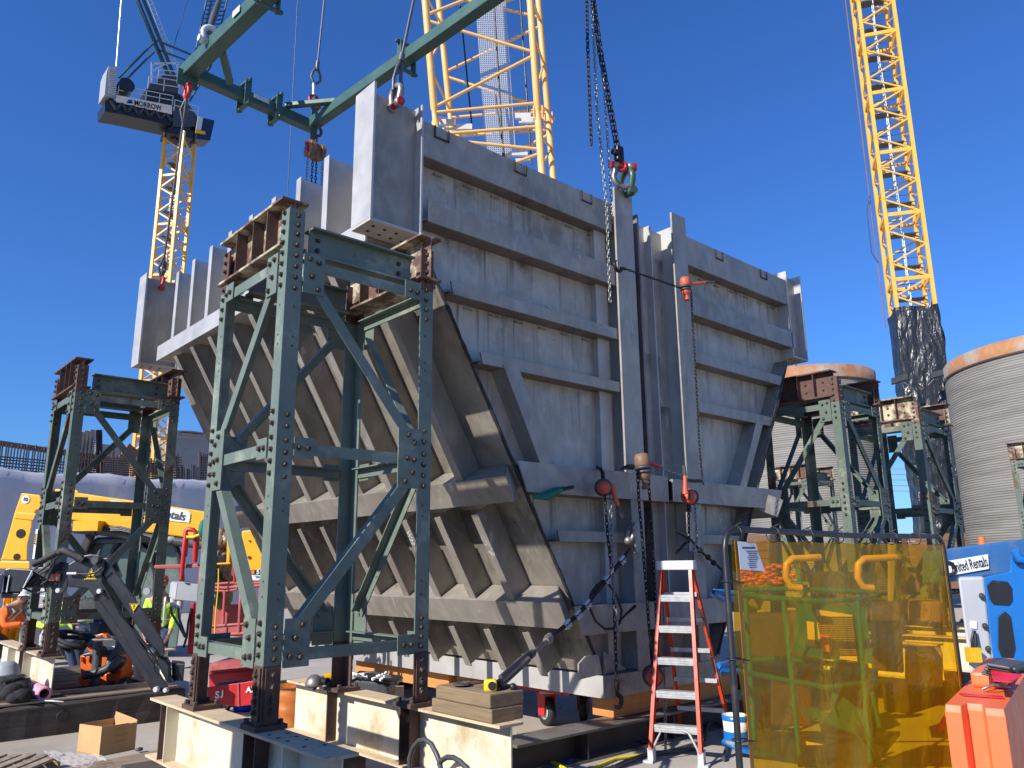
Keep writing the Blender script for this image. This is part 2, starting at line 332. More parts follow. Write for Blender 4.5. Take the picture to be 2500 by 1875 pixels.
# ================================================================ SETTING
def ground_mat():
    m = mat('yard_concrete', (.40, .35, .285), .85, 0, .14, .8, col2=(.23, .205, .175), amt=.42, s2=.9, sharp=.3, dirt=(.46, .42, .36), dsc=.35, damt=.5, bump=.5, bs=45)
    return m
g = MB()
n_ = 40
g.box(-400, 600, -200, 800, -.3, 0)
o = g.build('ground', ground_mat()); tag(o, kind='structure')
def sil_mat():
    m = bpy.data.materials.new('ribbed_pipe'); m.use_nodes = True; N = m.node_tree; n = N.nodes; L = N.links; b = n['Principled BSDF']
    geo = n.new('ShaderNodeNewGeometry'); sp = n.new('ShaderNodeSeparateXYZ'); L.new(geo.outputs[0], sp.inputs[0])
    no = n.new('ShaderNodeTexNoise'); no.inputs['Scale'].default_value = .5; mp = n.new('ShaderNodeMapping'); mp.inputs['Scale'].default_value = (.5, .5, 9)
    L.new(geo.outputs[0], mp.inputs[0]); L.new(mp.outputs[0], no.inputs[0]); no.inputs['Detail'].default_value = 8; no.inputs['Roughness'].default_value = .75
    r = n.new('ShaderNodeValToRGB'); L.new(no.outputs[0], r.inputs[0]); e = r.color_ramp.elements
    e[0].position = .32; e[0].color = (.15, .142, .125, 1); e[1].position = .66; e[1].color = (.27, .255, .225, 1); q = e.new(.5); q.color = (.215, .203, .18, 1)
    L.new(r.outputs[0], b.inputs['Base Color']); b.inputs['Roughness'].default_value = .8
    wv = n.new('ShaderNodeMath'); wv.operation = 'SINE'; mu = n.new('ShaderNodeMath'); mu.operation = 'MULTIPLY'; mu.inputs[1].default_value = 2*math.pi/.085
    L.new(sp.outputs[2], mu.inputs[0]); L.new(mu.outputs[0], wv.inputs[0])
    bp = n.new('ShaderNodeBump'); bp.inputs['Strength'].default_value = .5; bp.inputs['Distance'].default_value = .02; L.new(wv.outputs[0], bp.inputs['Height']); L.new(bp.outputs[0], b.inputs['Normal'])
    return m
M['silo'] = sil_mat()
M['silorust'] = mat('rusty_rim', (.36, .165, .075), .85, 0, .25, 1.2, col2=(.20, .11, .065), amt=.48, s2=1.5, sharp=.3, dirt=(.33, .30, .25), dsc=.8, damt=.5, bump=.2, bs=8)
M['siloin'] = mat('rusty_inside', (.16, .07, .03), .9, 0, .25, 1)
def silo(label, ang, dist, rad, h, cat='silo'):
    a = yaw - R_(ang); cx, cy = dist*math.cos(a), dist*math.sin(a)
    t = thing('corrugated_silo', label, cat, (cx, cy, 0), 'ribbed cylinders in the yard behind')
    b = MB(); b.lathe((cx, cy, 0), [(rad, 0), (rad, h-.52)], 96); b.build('shell', M['silo'], t)
    b = MB(); b.lathe((cx, cy, 0), [(rad+.05, h-.56), (rad+.06, h-.50), (rad, h-.49)], 96); b.build('joint_band', M['dkbeam'], t)
    b = MB(); b.lathe((cx, cy, 0), [(rad-.01, h-.52), (rad-.01, h), (rad-.05, h), (rad-.05, h-2)], 96); b.build('rusty_rim', M['silorust'], t)
    b = MB(); b.lathe((cx, cy, 0), [(rad-.06, h-2), (rad-.06, 0)], 96); b.build('inner_shell', M['siloin'], t)
    return t
p = at('S', 2302, 905, 'z', 9.); dt = math.hypot(p.x, p.y); a1 = math.degrees(yaw-math.atan2(p.y, p.x))
silo('tall ribbed grey silo with a rusty rim, cut by the right edge of the photo', a1+8.0, dt/math.cos(R_(8.0)), dt*math.tan(R_(8.0)), 9.)
p = at('S', 2138, 909, 'z', 9.); dt = math.hypot(p.x, p.y); a1 = math.degrees(yaw-math.atan2(p.y, p.x))
silo('ribbed grey silo with rusty rim seen behind the steel towers right of the hopper', a1-4.6, dt/math.cos(R_(4.6)), dt*math.tan(R_(4.6)), 9.)

# ================================================================ HOPPERS
yF, yW, Y1 = 5.40, 5.60, 11.55
T30 = math.tan(R_(30)); c30 = math.cos(R_(30)); s30 = math.sin(R_(30))
xl = lambda z: 5.97+(.72-z)*T30               # outside of the sloping wall, left hopper
xr = lambda z: 10.25-(4.72-z)*T30
def hopper(side, label):
    L_ = side < 0
    t = thing('steel_hopper', label, 'hopper', (6.3 if L_ else 7.6, 8.2, 0), 'steel hopper halves standing side by side')
    st, lt, dk = M['steel'], M['steel_lt'], M['steel_dk']
    xs = (lambda z: xl(z)) if L_ else (lambda z: xr(z))
    o_ = -1 if L_ else 1                       # outward x direction
    def sp(z, off, y):                          # point standing off the sloping wall
        return V((xs(z)+o_*off*c30, y, z-off*s30))
    zt = 5.81
    xi = 6.60 if L_ else 7.10                   # inner (gap) side wall
    xo = 3.80 if L_ else 10.42
    zk = 4.50 if L_ else 4.44
    # plates
    b = MB(); pts = [V((xo, yW, zt)), V((xi, yW, zt)), V((xi, yW, .5)), V((xs(.72)-.035*o_, yW, .5)), V((xs(.72)-.035*o_, yW, .72)), V((xs(zk)-.035*o_, yW, zk)), V((xo, yW, zk+.02))]
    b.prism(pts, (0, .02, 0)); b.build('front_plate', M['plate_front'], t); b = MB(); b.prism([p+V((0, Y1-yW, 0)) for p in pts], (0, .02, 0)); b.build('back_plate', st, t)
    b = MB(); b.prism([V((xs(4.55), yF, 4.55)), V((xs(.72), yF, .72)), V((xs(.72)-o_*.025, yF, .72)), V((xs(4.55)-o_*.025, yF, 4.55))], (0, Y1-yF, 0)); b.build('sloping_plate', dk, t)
    b = MB()
    q = [sp(4.5, -.012, yF-.012), sp(.74, -.012, yF-.012)]
    n = 60; pr = None
    for i in range(n+1):
        k = i/n; c = q[0].lerp(q[1], k)+V((random.uniform(-.006, .006), 0, 0)); r_ = random.uniform(.012, .022)
        if pr is not None: b.tube([pr[0], c], [pr[1], r_], 6, False)
        pr = (c, r_)
    b.build('weld_bead', M['weld'], t)
    b = MB(); b.box(xo, xo-o_*.02, yW+.021, Y1, zk+.02, 5.74); b.build('upper_side_plate', st, t)
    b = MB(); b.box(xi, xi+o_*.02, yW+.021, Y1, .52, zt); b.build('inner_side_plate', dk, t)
    # front bands: (ztop, zbot, x at outer end, protrusion y)
    xc = 6.44 if L_ else 7.80                   # column flange edge
    if L_:
        bands = [(5.80, 5.45, 3.80, 5.42, 0), (5.02, 4.80, 3.86, 5.40, 1), (4.29, 4.17, 4.12, 5.40, 1), (3.68, 3.57, 4.47, 5.40, 1), (2.07, 1.965, 5.45, 5.42, 1)]
        wide = [(2.69, 2.41, 4.86, 7.11, 5.33), (1.36, 1.09, 5.56, 6.9, 5.33), (.695, .49, 5.98, 6.9, 5.36)]
    else:
        bands = [(5.81, 5.43, 10.34, 5.42, 0), (5.01, 4.77, 10.42, 5.40, 1), (4.28, 4.15, 9.98, 5.40, 1), (3.66, 3.535, 9.61, 5.40, 1), (2.07, 1.965, 8.6, 5.42, 1)]
        wide = [(2.67, 2.42, 9.55, 7.20, 5.33), (1.36, 1.09, 8.2, 6.92, 5.33), (.695, .49, 7.94, 6.92, 5.36)]
    for i, (za, zb, xe, yp, k) in enumerate(bands):
        b = MB(); xa = xe; xb = xc-.0*o_
        if k: b.prism([V((xa, yp, za)), V((xb, yp, za)), V((xb, yp, zb)), V((xa-o_*.03*(1 if i != 1 else .01), yp, zb))], (0, .02, 0))
        else: b.box(xa, xb, yp, yp+.02, za, zb)
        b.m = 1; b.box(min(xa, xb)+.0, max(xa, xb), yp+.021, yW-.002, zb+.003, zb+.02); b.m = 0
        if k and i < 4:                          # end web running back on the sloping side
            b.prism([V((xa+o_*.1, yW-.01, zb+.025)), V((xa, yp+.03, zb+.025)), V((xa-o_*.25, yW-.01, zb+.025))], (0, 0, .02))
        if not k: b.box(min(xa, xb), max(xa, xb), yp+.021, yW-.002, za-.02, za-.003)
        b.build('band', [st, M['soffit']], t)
    for (za, zb, xa, xb, yp) in wide:
        b = MB()
        x0, x1 = (xa, xb)
        dx = .12 if zb > 1 else 0
        b.prism([V((x0, yp, za)), V((x1, yp, za)), V((x1, yp, zb)), V((x0-o_*dx, yp, zb))], (0, .02, 0))
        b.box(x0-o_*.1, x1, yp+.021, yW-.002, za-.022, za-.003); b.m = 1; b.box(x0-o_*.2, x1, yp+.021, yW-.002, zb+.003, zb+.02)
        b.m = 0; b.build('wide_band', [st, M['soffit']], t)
    # intermittent weld tabs under bands
    for zb in ([5.43, 4.16] if L_ else [5.41]):
        k = 0
        for i in range(7):
            x = (4.05+i*.36) if zb > 5 else (4.42+i*.33)
            if not L_: x = 8.0+i*.36
            b = MB(); b.box(x, x+.10, yW-.02, yW-.003, zb-.028, zb-.008); b.build('weld_tab', dk, t)
    # column flange and web
    b = MB()
    if L_:
        b.box(6.44, 6.75, 5.36, 5.385, 2.70, 5.99); b.box(6.50, 6.70, 5.362, 5.387, 0.70, 2.41)
    else: b.box(7.52, 7.80, 5.36, 5.385, 2.68, 6.01); b.box(7.56, 7.76, 5.362, 5.387, 0.70, 2.41)
    b.build('column_flange', st, t)
    b = MB()
    if L_:
        b.box(6.57, 6.59, 5.386, yW-.002, .7, 5.90); b.box(6.24, 6.43, 5.52, 5.535, .7, 5.79); b.box(6.25, 6.265, 5.536, yW-.002, .7, 5.79)
    else:
        b.box(7.60, 7.62, 5.386, 5.73, .7, 5.86); 
    b.build('column_web', lt if L_ else lt, t)
    if not L_:
        b = MB(); b.box(6.93, 7.595, 5.66, 5.675, .7, 5.80); b.box(6.90, 6.93, 5.42, 5.80, .7, 5.81); b.build('gap_channel', M['gapst'] if 'gapst' in M else dk, t)
        b = MB(); b.box(7.25, 7.268, 5.50, 5.655, .7, 5.80); b.build('gap_rib', lt, t)
    # diagonal stiffener on the front
    b = MB()
    P0, P1 = (V((4.84, 0, 3.60)), V((5.31, 0, 2.69))) if L_ else (V((9.26, 0, 3.56)), V((8.72, 0, 2.66)))
    wv = V((.10 if L_ else .075, 0, 0))
    b.prism([P0-wv+V((0, 5.39, 0)), P0+wv+V((0, 5.39, 0)), P1+wv+V((0, 5.39, 0)), P1-wv+V((0, 5.39, 0))], (0, .018, 0))
    for s in (-1,): b.prism([P0-wv*.9+V((0, 5.41, 0)), P1-wv*.9+V((0, 5.41, 0)), P1-wv*.9+V((0, yW-.002, 0)), P0-wv*.9+V((0, yW-.002, 0))], (.018, 0, 0))
    b.build('diagonal_stiffener', st, t)
    # corner posts (near and far)
    for (y0, zlo, nm) in ((5.40, 4.66, 'near'), (11.56, 4.62, 'far')):
        xa, xb = (3.25, 3.79) if L_ else (10.76, 10.33)
        b = MB(); b.box(xa, xa-o_*.022, y0, y0+.32, zlo, 5.97); b.box(xb, xb+o_*.02, y0, y0+.32, zlo, 5.95)
        b.build('post_flange', lt, t)
        b = MB(); b.box(xa-o_*.023, xb+o_*.021, y0+.11, y0+.128, zlo+.01, 5.93); b.build('post_web', st, t)
        b = MB(); b.box(xa-o_*.0-o_*.002, xb, y0+.003, y0+.318, zlo-.026, zlo-.001)
        b.build('bearing_plate', M['plate'], t)
        b = MB()
        for i in range(4):
            for j in range(2):
                if (i, j) == (3, 0): continue
                b.cyl((min(xa, xb)+.09+i*.12+j*.02, y0+.10+j*.12, zlo-.028), (0, 0, 1), .016, .006, 12)
        b.build('bolt_holes', M['weld'], t)
    # vertical stiffeners over the shelf, shelf, sloping stiffeners and bands
    ys = [5.87+.594*i for i in range(9)]
    for i, y in enumerate(ys):
        x0 = 3.40 if L_ else 10.70
        b = MB(); b.box(x0, x0-o_*.012, y, y+.10, 4.80, 5.75); b.box(x0-o_*.013, xo+o_*.002, y+.045, y+.057, 4.80, 5.75)
        b.box(xo+o_*.03, xo+o_*.002, y+.1, y+.13, 4.8, 5.74)
        b.build('vertical_stiffener', lt, t)
    x0 = 3.40 if L_ else 10.70
    b = MB(); b.box(x0, x0-o_*.02, 5.72, 11.25, 4.59, 4.80); b.box(x0-o_*.021, xs(4.62)+o_*.0, 5.74, 11.24, 4.60, 4.618); b.box(x0-o_*.021, xo+o_*.002, 5.74, 11.24, 4.78, 4.797)
    b.build('shelf_beam', lt, t)
    b = MB(); b.box(x0-o_*.001, xo, 5.735, 5.75, 4.60, 4.79); b.build('shelf_end_cap', dk, t)
    for i, y in enumerate(ys):
        for (za, zb) in ((4.68, 2.655), (2.36, 1.545), (1.24, .82)):
            b = MB(); A, B = sp(za, .28, y), sp(zb, .28, y)
            nv = (sp(2, .28, 0)-sp(2, 0, 0)).normalized(); hv = .05
            P = [A+V((0, -hv, 0)), A+V((0, hv, 0)), B+V((0, hv, 0)), B+V((0, -hv, 0))]; b.prism(P, -nv*.012)
            Wa, Wb = sp(za, .003, y), sp(zb, .003, y); n2 = nv*.013
            sh = -.008
            P = [A-n2+V((0, sh, 0)), B-n2+V((0, sh, 0)), Wb+V((0, sh, 0)), Wa+V((0, sh, 0))]
            b.prism(P, (0, .012, 0)); b.build('sloping_stiffener', M['slope'], t)
    for (za, zb) in ((2.67, 2.45), (1.555, 1.32)):
        b = MB(); ya, yb = 5.41, 11.5
        A, B = sp(za, .30, 0), sp(zb, .30, 0); nv = (sp(2, .28, 0)-sp(2, 0, 0)).normalized(); dn = (B-A).normalized()*.014; Y_ = lambda p, y: V((p.x, y, p.z))
        ya, yi = 5.20, 5.46
        def slab(p, q, thv, y0, y1):                            # strip p-q, mitred near end y0->y1
            P_ = [Y_(p, y0), Y_(q, y1), Y_(q+thv, y1), Y_(p+thv, y0)]; Q_ = [Y_(v, yb) for v in P_]
            b.add(P_+Q_, [(0, 1, 2, 3), (7, 6, 5, 4), (0, 4, 5, 1), (1, 5, 6, 2), (2, 6, 7, 3), (3, 7, 4, 0)])
        yb = 11.5; slab(A, B, -nv*.014, ya, ya+.03); slab(A-nv*.015, A-nv*.29, dn, ya, yi); slab(B-dn*1.05-nv*.015, B-dn*1.05-nv*.30, dn, ya+.03, yi)
        P_ = [Y_(A-nv*.002, ya-.003), Y_(B-nv*.002, ya+.027), Y_(B-nv*.29, yi-.003), Y_(A-nv*.29, yi-.003)]; b.add(P_+[p+V((0, .012, 0)) for p in P_], [(0, 1, 2, 3), (7, 6, 5, 4), (0, 4, 5, 1), (1, 5, 6, 2), (2, 6, 7, 3), (3, 7, 4, 0)])
        b.build('side_band', M['slope'], t)
    xb = 5.98 if L_ else 7.94
    b = MB(); b.box(xb, xb-o_*.02, 5.38, 11.36, .49, .695); b.box(xb-o_*.021, xb-o_*.5, 5.40, 11.3, .50, .52); b.build('bottom_rail', M['steel_lt'], t)
    b = MB(); b.box(xb-o_*.021, xb-o_*.12, 5.40, 11.3, .66, .68); b.build('rail_ledge', dk, t)
    if L_:
        for y, z in ((10.9, 3.1), (11.2, 2.2)):
            pass
        for z in (3.75, 2.95):
            b = MB(); b.obox(sp(z, .15, 11.62), (0, 1, 0), (1, 0, 0), (0, 0, 1), .16, .3, .02); b.build('far_edge_lug', dk, t)
        # gusset plates standing on the rail
        b = MB(); b.prism([V((5.62, 5.35, .70)), V((5.62, 5.35, .84)), V((5.72, 5.35, .90)), V((5.90, 5.35, .90)), V((5.94, 5.35, .72))], (0, .018, 0)); b.build('gusset', st, t); b = MB()
        b.prism([V((6.05, 5.42, .70)), V((6.05, 5.42, .92)), V((6.38, 5.42, .72))], (0, .018, 0)); b.build('gusset', st, t)
        # lifting lugs
        b = MB(); b.box(6.49, 6.61, 5.32, 5.345, 1.86, 2.17); b.build('pulling_lug', st, t)
        # marked tags at the rim
    for x in ((3.92, 4.93, 5.93) if L_ else (8.52, 9.62)):
        b = MB(); k = 5.415; s = .012
        for (a0, a1, c0, c1) in ((x, x+s, 5.68, 5.80), (x+.16, x+.16+s, 5.68, 5.80), (x, x+.17, 5.675, 5.688)): b.box(a0, a1, k-.012, k-.0, c0, c1)
        b.build('lifting_pad_outline', M['weld'], t)
    return t
M['plate'] = mat('underside_plate', (.46, .42, .38), .7, .1, .1, 3, dirt=(.25, .2, .17), dsc=3, damt=.35)
M['slope'] = steel_stained('mill_scale_steel', (.295, .265, .225), (.19, .165, .135), (.62, .60, .55), (), 0)
M['gapst'] = mat('burnt_steel', (.20, .17, .15), .5, .3, .3, 2, col2=(.05, .04, .035), amt=.5, s2=3, sharp=.2, bump=.1)
M['chalk'] = mat('chalk', (.75, .73, .68), .9)
HL = hopper(-1, 'left grey steel hopper half with sloping ribbed side and tall corner post')
HR = hopper(1, 'right grey steel hopper half beyond the narrow gap, behind the amber screen')

_d = ray('H', 460, 205); _nv = V((-c30, 0, -s30)); _o = V((xl(2)-c30*.285, 0, 2-s30*.285)); _t = (_o-CAM).dot(_nv)/_d.dot(_nv); _p = CAM+_d*_t
text('W22', _p, V((s30, 0, -c30)), V((0, -1, 0)), .085, M['chalk'], HL, name='chalk_lettering', ex=.0005)
# ================================================================ OFF TO THE LEFT: an added, unseen box that shades the nearest girder
t = thing('shade_blocker', 'added grey box, unseen, left of the girders to shade the nearest one', 'shade blocker', (-2, 3.4, 0))
b = MB(); b.box(-3.2, -1.0, 1.6, 5.25, .15, 3.07); b.build('box', M['grey'], t)
for i in range(18): b = MB(); b.box(-1.0, -.97, 1.65+i*.2, 1.75+i*.2, .3, 2.95); b.build('rib', M['grey'], t)
# ================================================================ BOLTED STEEL TOWERS
def tower_proto(loc, label, pal):
    """footprint corner (near, left) at loc; 1.57 wide along X, 1.46 along Y, legs from .56 to 4.86"""
    X0, Y0, _ = loc; W, D = 1.57, 1.46; G_, RU = pal['g'], pal['r']
    t = thing('steel_tower', label, 'tower', (X0+W/2, Y0+D/2, .555), 'bolted green steel support towers')
    L0, th = .15, .016
    mats = [G_, M['bolt'], RU]
    cor = [(X0, Y0, 1, 1), (X0+W, Y0, -1, 1), (X0, Y0+D, 1, -1), (X0+W, Y0+D, -1, -1)]
    zB, zT = .57, 4.86
    for (x, y, sx, sy) in cor:
        b = MB()
        for (z0, z1, mi) in ((1.0, 4.42, 0), (zB, .999, 2), (4.421, zT, 0 if pal.get('topg') and sx > 0 and sy > 0 else 2)):
            b.m = mi
            b.box(x, x+sx*L0, y, y+sy*th, z0, z1); b.box(x, x+sx*th, y+sy*(th+.0005), y+sy*L0, z0, z1)
        b.m = 1
        zs = [.68+.085*i for i in range(4)]+[1.05, 1.13, 1.21, 1.29]+[2.48, 2.58, 2.68, 2.78, 2.9, 3.0]+[4.12, 4.22, 4.32, 4.42, 4.52, 4.62, 4.71, 4.80]
        for z in zs:
            b.bolt((x+sx*.085, y-sy*.002, z), (0, -sy, 0), .019); b.bolt((x-sx*.002, y+sy*.085, z+.03), (-sx, 0, 0), .019)
        # holes punched in the flanges
        b.m = 1
        for z in (1.5, 1.62, 2.2, 2.3, 3.6, 3.68, 3.95):
            b.cyl((x+sx*.09, y-sy*.0005, z), (0, 1, 0), .011, .003, 8); b.cyl((x-sx*.0005, y+sy*.09, z+.02), (1, 0, 0), .011, .003, 8)
        b.build('leg', mats, t)
        # splice plates over the brown foot
        b = MB(); b.m = 0
        b.box(x+sx*.02, x+sx*.135, y-sy*.004, y-sy*.014, .60, .985); b.box(x-sx*.004, x-sx*.014, y+sy*.02, y+sy*.135, .60, .985)
        b.m = 1
        for z in (.66, .74, .84, .93): b.bolt((x+sx*.08, y-sy*.015, z), (0, -sy, 0), .02); b.bolt((x-sx*.015, y+sy*.08, z), (-sx, 0, 0), .02)
        b.build('splice_plate', [RU, M['bolt']], t)
        b = MB(); b.m = 0; b.box(x-sx*.05, x+sx*.21, y-sy*.04, y+sy*.24, .532, .568); b.m = 1
        for (i, j) in ((-.02, .0), (.17, .0), (-.02, .2), (.17, .2)): b.bolt((x+sx*i, y+sy*j, .568), (0, 0, 1), .022, .03)
        b.build('base_plate', [RU, M['bolt']], t)
    # faces: (origin, direction along, outward normal, length)
    faces = [(V((X0, Y0, 0)), V((1, 0, 0)), V((0, -1, 0)), W, 'F'), (V((X0, Y0, 0)), V((0, 1, 0)), V((-1, 0, 0)), D, 'F'),
             (V((X0+W, Y0+D, 0)), V((-1, 0, 0)), V((0, 1, 0)), W, 'B'), (V((X0+W, Y0+D, 0)), V((0, -1, 0)), V((1, 0, 0)), D, 'B')]
    z_ = V((0, 0, 1))
    for (o, d, nn, Ln, kind) in faces:
        b0 = MB()
        def plate(u0, u1, z0, z1, nm, bolts=()):
            b = MB(); b.m = 0
            P = [o+d*u0+z_*z0, o+d*u1+z_*z0, o+d*u1+z_*z1, o+d*u0+z_*z1]; off = nn*(.003)
            b.prism([p+off for p in P], nn*.011); b.m = 1
            for (u, z) in bolts: b.bolt(o+d*u+z_*z+nn*.0145, nn, .021)
            b.build(nm, [G_, M['bolt']], t)
        plate(.155, .36, 4.10, 4.475, 'gusset_plate', [(.21, 4.42), (.30, 4.40), (.24, 4.26), (.30, 4.15)])
        plate(Ln-.34, Ln-.155, 4.30, 4.475, 'gusset_plate', [(Ln-.28, 4.38), (Ln-.2, 4.37)])
        plate(.155, .34, 2.64, 2.815, 'gusset_plate', [(.2, 2.73), (.28, 2.73)])
        plate(Ln-.38, Ln-.155, 2.45, 3.01, 'gusset_plate', [(Ln-.27, 2.95), (Ln-.2, 2.88), (Ln-.28, 2.73), (Ln-.2, 2.72), (Ln-.22, 2.60), (Ln-.3, 2.51)])
        plate(.155, .38, .975, 1.35, 'gusset_plate', [(.21, 1.06), (.3, 1.05), (.25, 1.20), (.31, 1.30)])
        plate(Ln-.34, Ln-.155, .985, 1.155, 'gusset_plate', [(Ln-.28, 1.07), (Ln-.2, 1.07)])
        ins = -nn*.02
        for (za, zb) in ((4.315, 4.415), (2.67, 2.77), (1.02, 1.11)):
            b = MB(); u0, u1 = .16, Ln-.16
            p0, p1 = o+d*u0-nn*.002, o+d*u1-nn*.002
            b.prism([p0+z_*za, p0+z_*zb, p0+z_*zb-nn*.012, p0+z_*za-nn*.012], d*(u1-u0))
            b.prism([p0+z_*zb-nn*.0125, p0+z_*(zb-.012)-nn*.0125, p0+z_*(zb-.012)-nn*.09, p0+z_*zb-nn*.09], d*(u1-u0))
            b.build('strut', G_, t)
        for (ua, za, ub, zb) in ((.30, 4.16, Ln-.27, 2.96), (.28, 1.28, Ln-.27, 2.50)):
            b = MB(); A = o+d*ua+z_*za-nn*.001; B = o+d*ub+z_*zb-nn*.001; dr = (B-A).normalized(); sd_ = dr.cross(nn).normalized()
            if sd_.z < 0: sd_ = -sd_
            b.prism([A+sd_*.05, A-sd_*.05, A-sd_*.05-nn*.012, A+sd_*.05-nn*.012], B-A)
            b.prism([A+sd_*.05-nn*.0125, A+sd_*.038-nn*.0125, A+sd_*.038-nn*.09, A+sd_*.05-nn*.09], B-A)
            b.build('diagonal_brace', G_, t)
    # cap beams along Y
    for i, x in enumerate((X0+.10, X0+W-.07)):
        b = MB(); b.m = 0
        b.ib(V((x, Y0-.06 if i else Y0+.1, 4.76)), V((x, Y0+D+.05, 4.76)), .47, .26, .024, .014)
        b.m = 1
        for y in (Y0+.42, Y0+.72, Y0+1.1):
            for s in (-1, 1):
                b.box(x+s*.008, x+s*.118, y, y+.012, 4.55, 4.97)
        for y in (Y0+.30, Y0+.62, Y0+.92):
            for z in (4.68, 4.82): b.bolt((x-.008, y, z), (-1, 0, 0), .02); b.bolt((x+.008, y, z), (1, 0, 0), .02)
        b.build('cap_beam', [pal['cap'], M['rust']], t)
    for y, s in ((Y0+.10, 1), (Y0+D-.10, -1)):
        b = MB(); b.m = 0; b.ib(V((X0+.245, y, 4.61)), V((X0+W-.215, y, 4.61)), .28, .18, .018, .012)
        b.m = 1
        for u in (.33, W-.36):
            for z in (4.56, 4.66): b.bolt((X0+u, y-.007*s, z), (0, -s, 0), .019)
        b.build('cross_beam', [G_, M['bolt']], t)
    return true_size(t)
palF = dict(g=M['green'], r=M['rust'], cap=M['rust_patchy'], topg=1)
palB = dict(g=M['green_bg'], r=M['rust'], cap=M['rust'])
palC = dict(g=M['green_bg'], r=M['rust_patchy'], cap=M['rust_patchy'])
TW = tower_proto((2.83, 6.06, 0), 'nearest and tallest looking green steel tower, standing in front of the sloping hopper side', palF)
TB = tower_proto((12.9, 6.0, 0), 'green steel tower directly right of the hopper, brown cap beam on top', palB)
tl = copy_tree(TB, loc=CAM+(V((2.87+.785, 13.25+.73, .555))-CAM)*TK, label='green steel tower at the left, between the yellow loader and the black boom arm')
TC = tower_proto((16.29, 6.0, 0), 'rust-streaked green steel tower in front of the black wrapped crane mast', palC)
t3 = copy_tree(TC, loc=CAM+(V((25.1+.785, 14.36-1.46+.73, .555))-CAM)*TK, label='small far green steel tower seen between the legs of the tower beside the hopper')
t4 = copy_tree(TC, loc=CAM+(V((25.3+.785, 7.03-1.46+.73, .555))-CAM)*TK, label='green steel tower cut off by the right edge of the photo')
# ---------------------------------------------------------------- ground girders
def girder(label, x, y0, y1, z0=0., H=.53, B=.25, along='y', mats=None, stiff=(), holes=(), name='steel_girder', cat='girder', scale=True, group='steel girders under the towers'):
    mats = mats or [M['cream'], M['flange'], M['rust']]
    c = (x, (y0+y1)/2, z0) if along == 'y' else ((y0+y1)/2, x, z0)
    t = thing(name, label, cat, c, group)
    def bx(u0, u1, a0, a1, za, zb, b):
        if along == 'y': b.box(x+u0, x+u1, a0, a1, z0+za, z0+zb)
        else: b.box(a0, a1, x+u0, x+u1, z0+za, z0+zb)
    b = MB(); bx(-B/2, B/2, y0, y1, H-.022, H, b); b.build('top_flange', mats[1], t)
    b = MB(); bx(-B/2, B/2, y0, y1, 0.002, .022, b); b.build('bottom_flange', mats[1], t)
    b = MB(); bx(-.007, .007, y0, y1, .0225, H-.0225, b); b.build('web', mats[0], t)
    for (a, full) in stiff:
        b = MB()
        for s in (-1, 1): bx(*sorted((s*.0075, s*(B/2-.004))), a, a+.014, .0225, H-.0225, b)
        b.build('stiffener_plate', mats[2] if full else mats[0], t)
    b = MB()
    for (u, a) in holes: b.cyl((x+u, a, z0+H+.001), (0, 0, 1), .016, .003, 10)
    if holes: b.build('bolt_holes', M['weld'], t)
    return true_size(t) if scale else t
girder('cream girder nearest the camera, its near end in shade', 2.895, 4.93, 8.37, stiff=((8.05, 1), (6.20, 1), (6.0, 1), (5.55, 0), (7.9, 0)), holes=[(-.06, 5.9), (.06, 5.85), (-.06, 5.6), (.06, 5.55), (-.06, 5.35), (.07, 5.3), (-.06, 5.75), (.06, 5.7)])
girder('cream girder carrying the two squared timber blocks and black case', 4.395, 4.93, 8.53, stiff=((7.62, 1), (6.15, 1), (6.3, 1)))
girder('cream girder end behind the shop vacuum at the left', 3.0, 13.2, 16.9, stiff=((14.6, 0), (14.9, 1), (15.8, 0)))
girder('cream girder lying half hidden behind the black boom arm', 4.50, 13.0, 16.9, stiff=((13.6, 0), (15.8, 0)))
for (xx, yy, nm) in ((13.0, 6, 'cream girder under the tower right of the hopper, near side'), (14.4, 6, 'cream girder under the tower right of the hopper, far side'), (16.4, 6, 'cream girder under the tower by the wrapped mast, near side'), (17.8, 6, 'cream girder under the tower by the wrapped mast, far side')):
    girder(nm, xx, yy-1.1, yy+2.4)
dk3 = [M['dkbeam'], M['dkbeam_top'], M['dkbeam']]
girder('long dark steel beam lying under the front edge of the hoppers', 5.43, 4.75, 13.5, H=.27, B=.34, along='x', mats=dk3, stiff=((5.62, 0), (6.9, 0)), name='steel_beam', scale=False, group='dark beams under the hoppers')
girder('dark steel beam at the back under the hoppers', 10.2, 4.9, 13.5, H=.27, B=.34, along='x', mats=dk3, name='steel_beam', scale=False, group='dark beams under the hoppers')
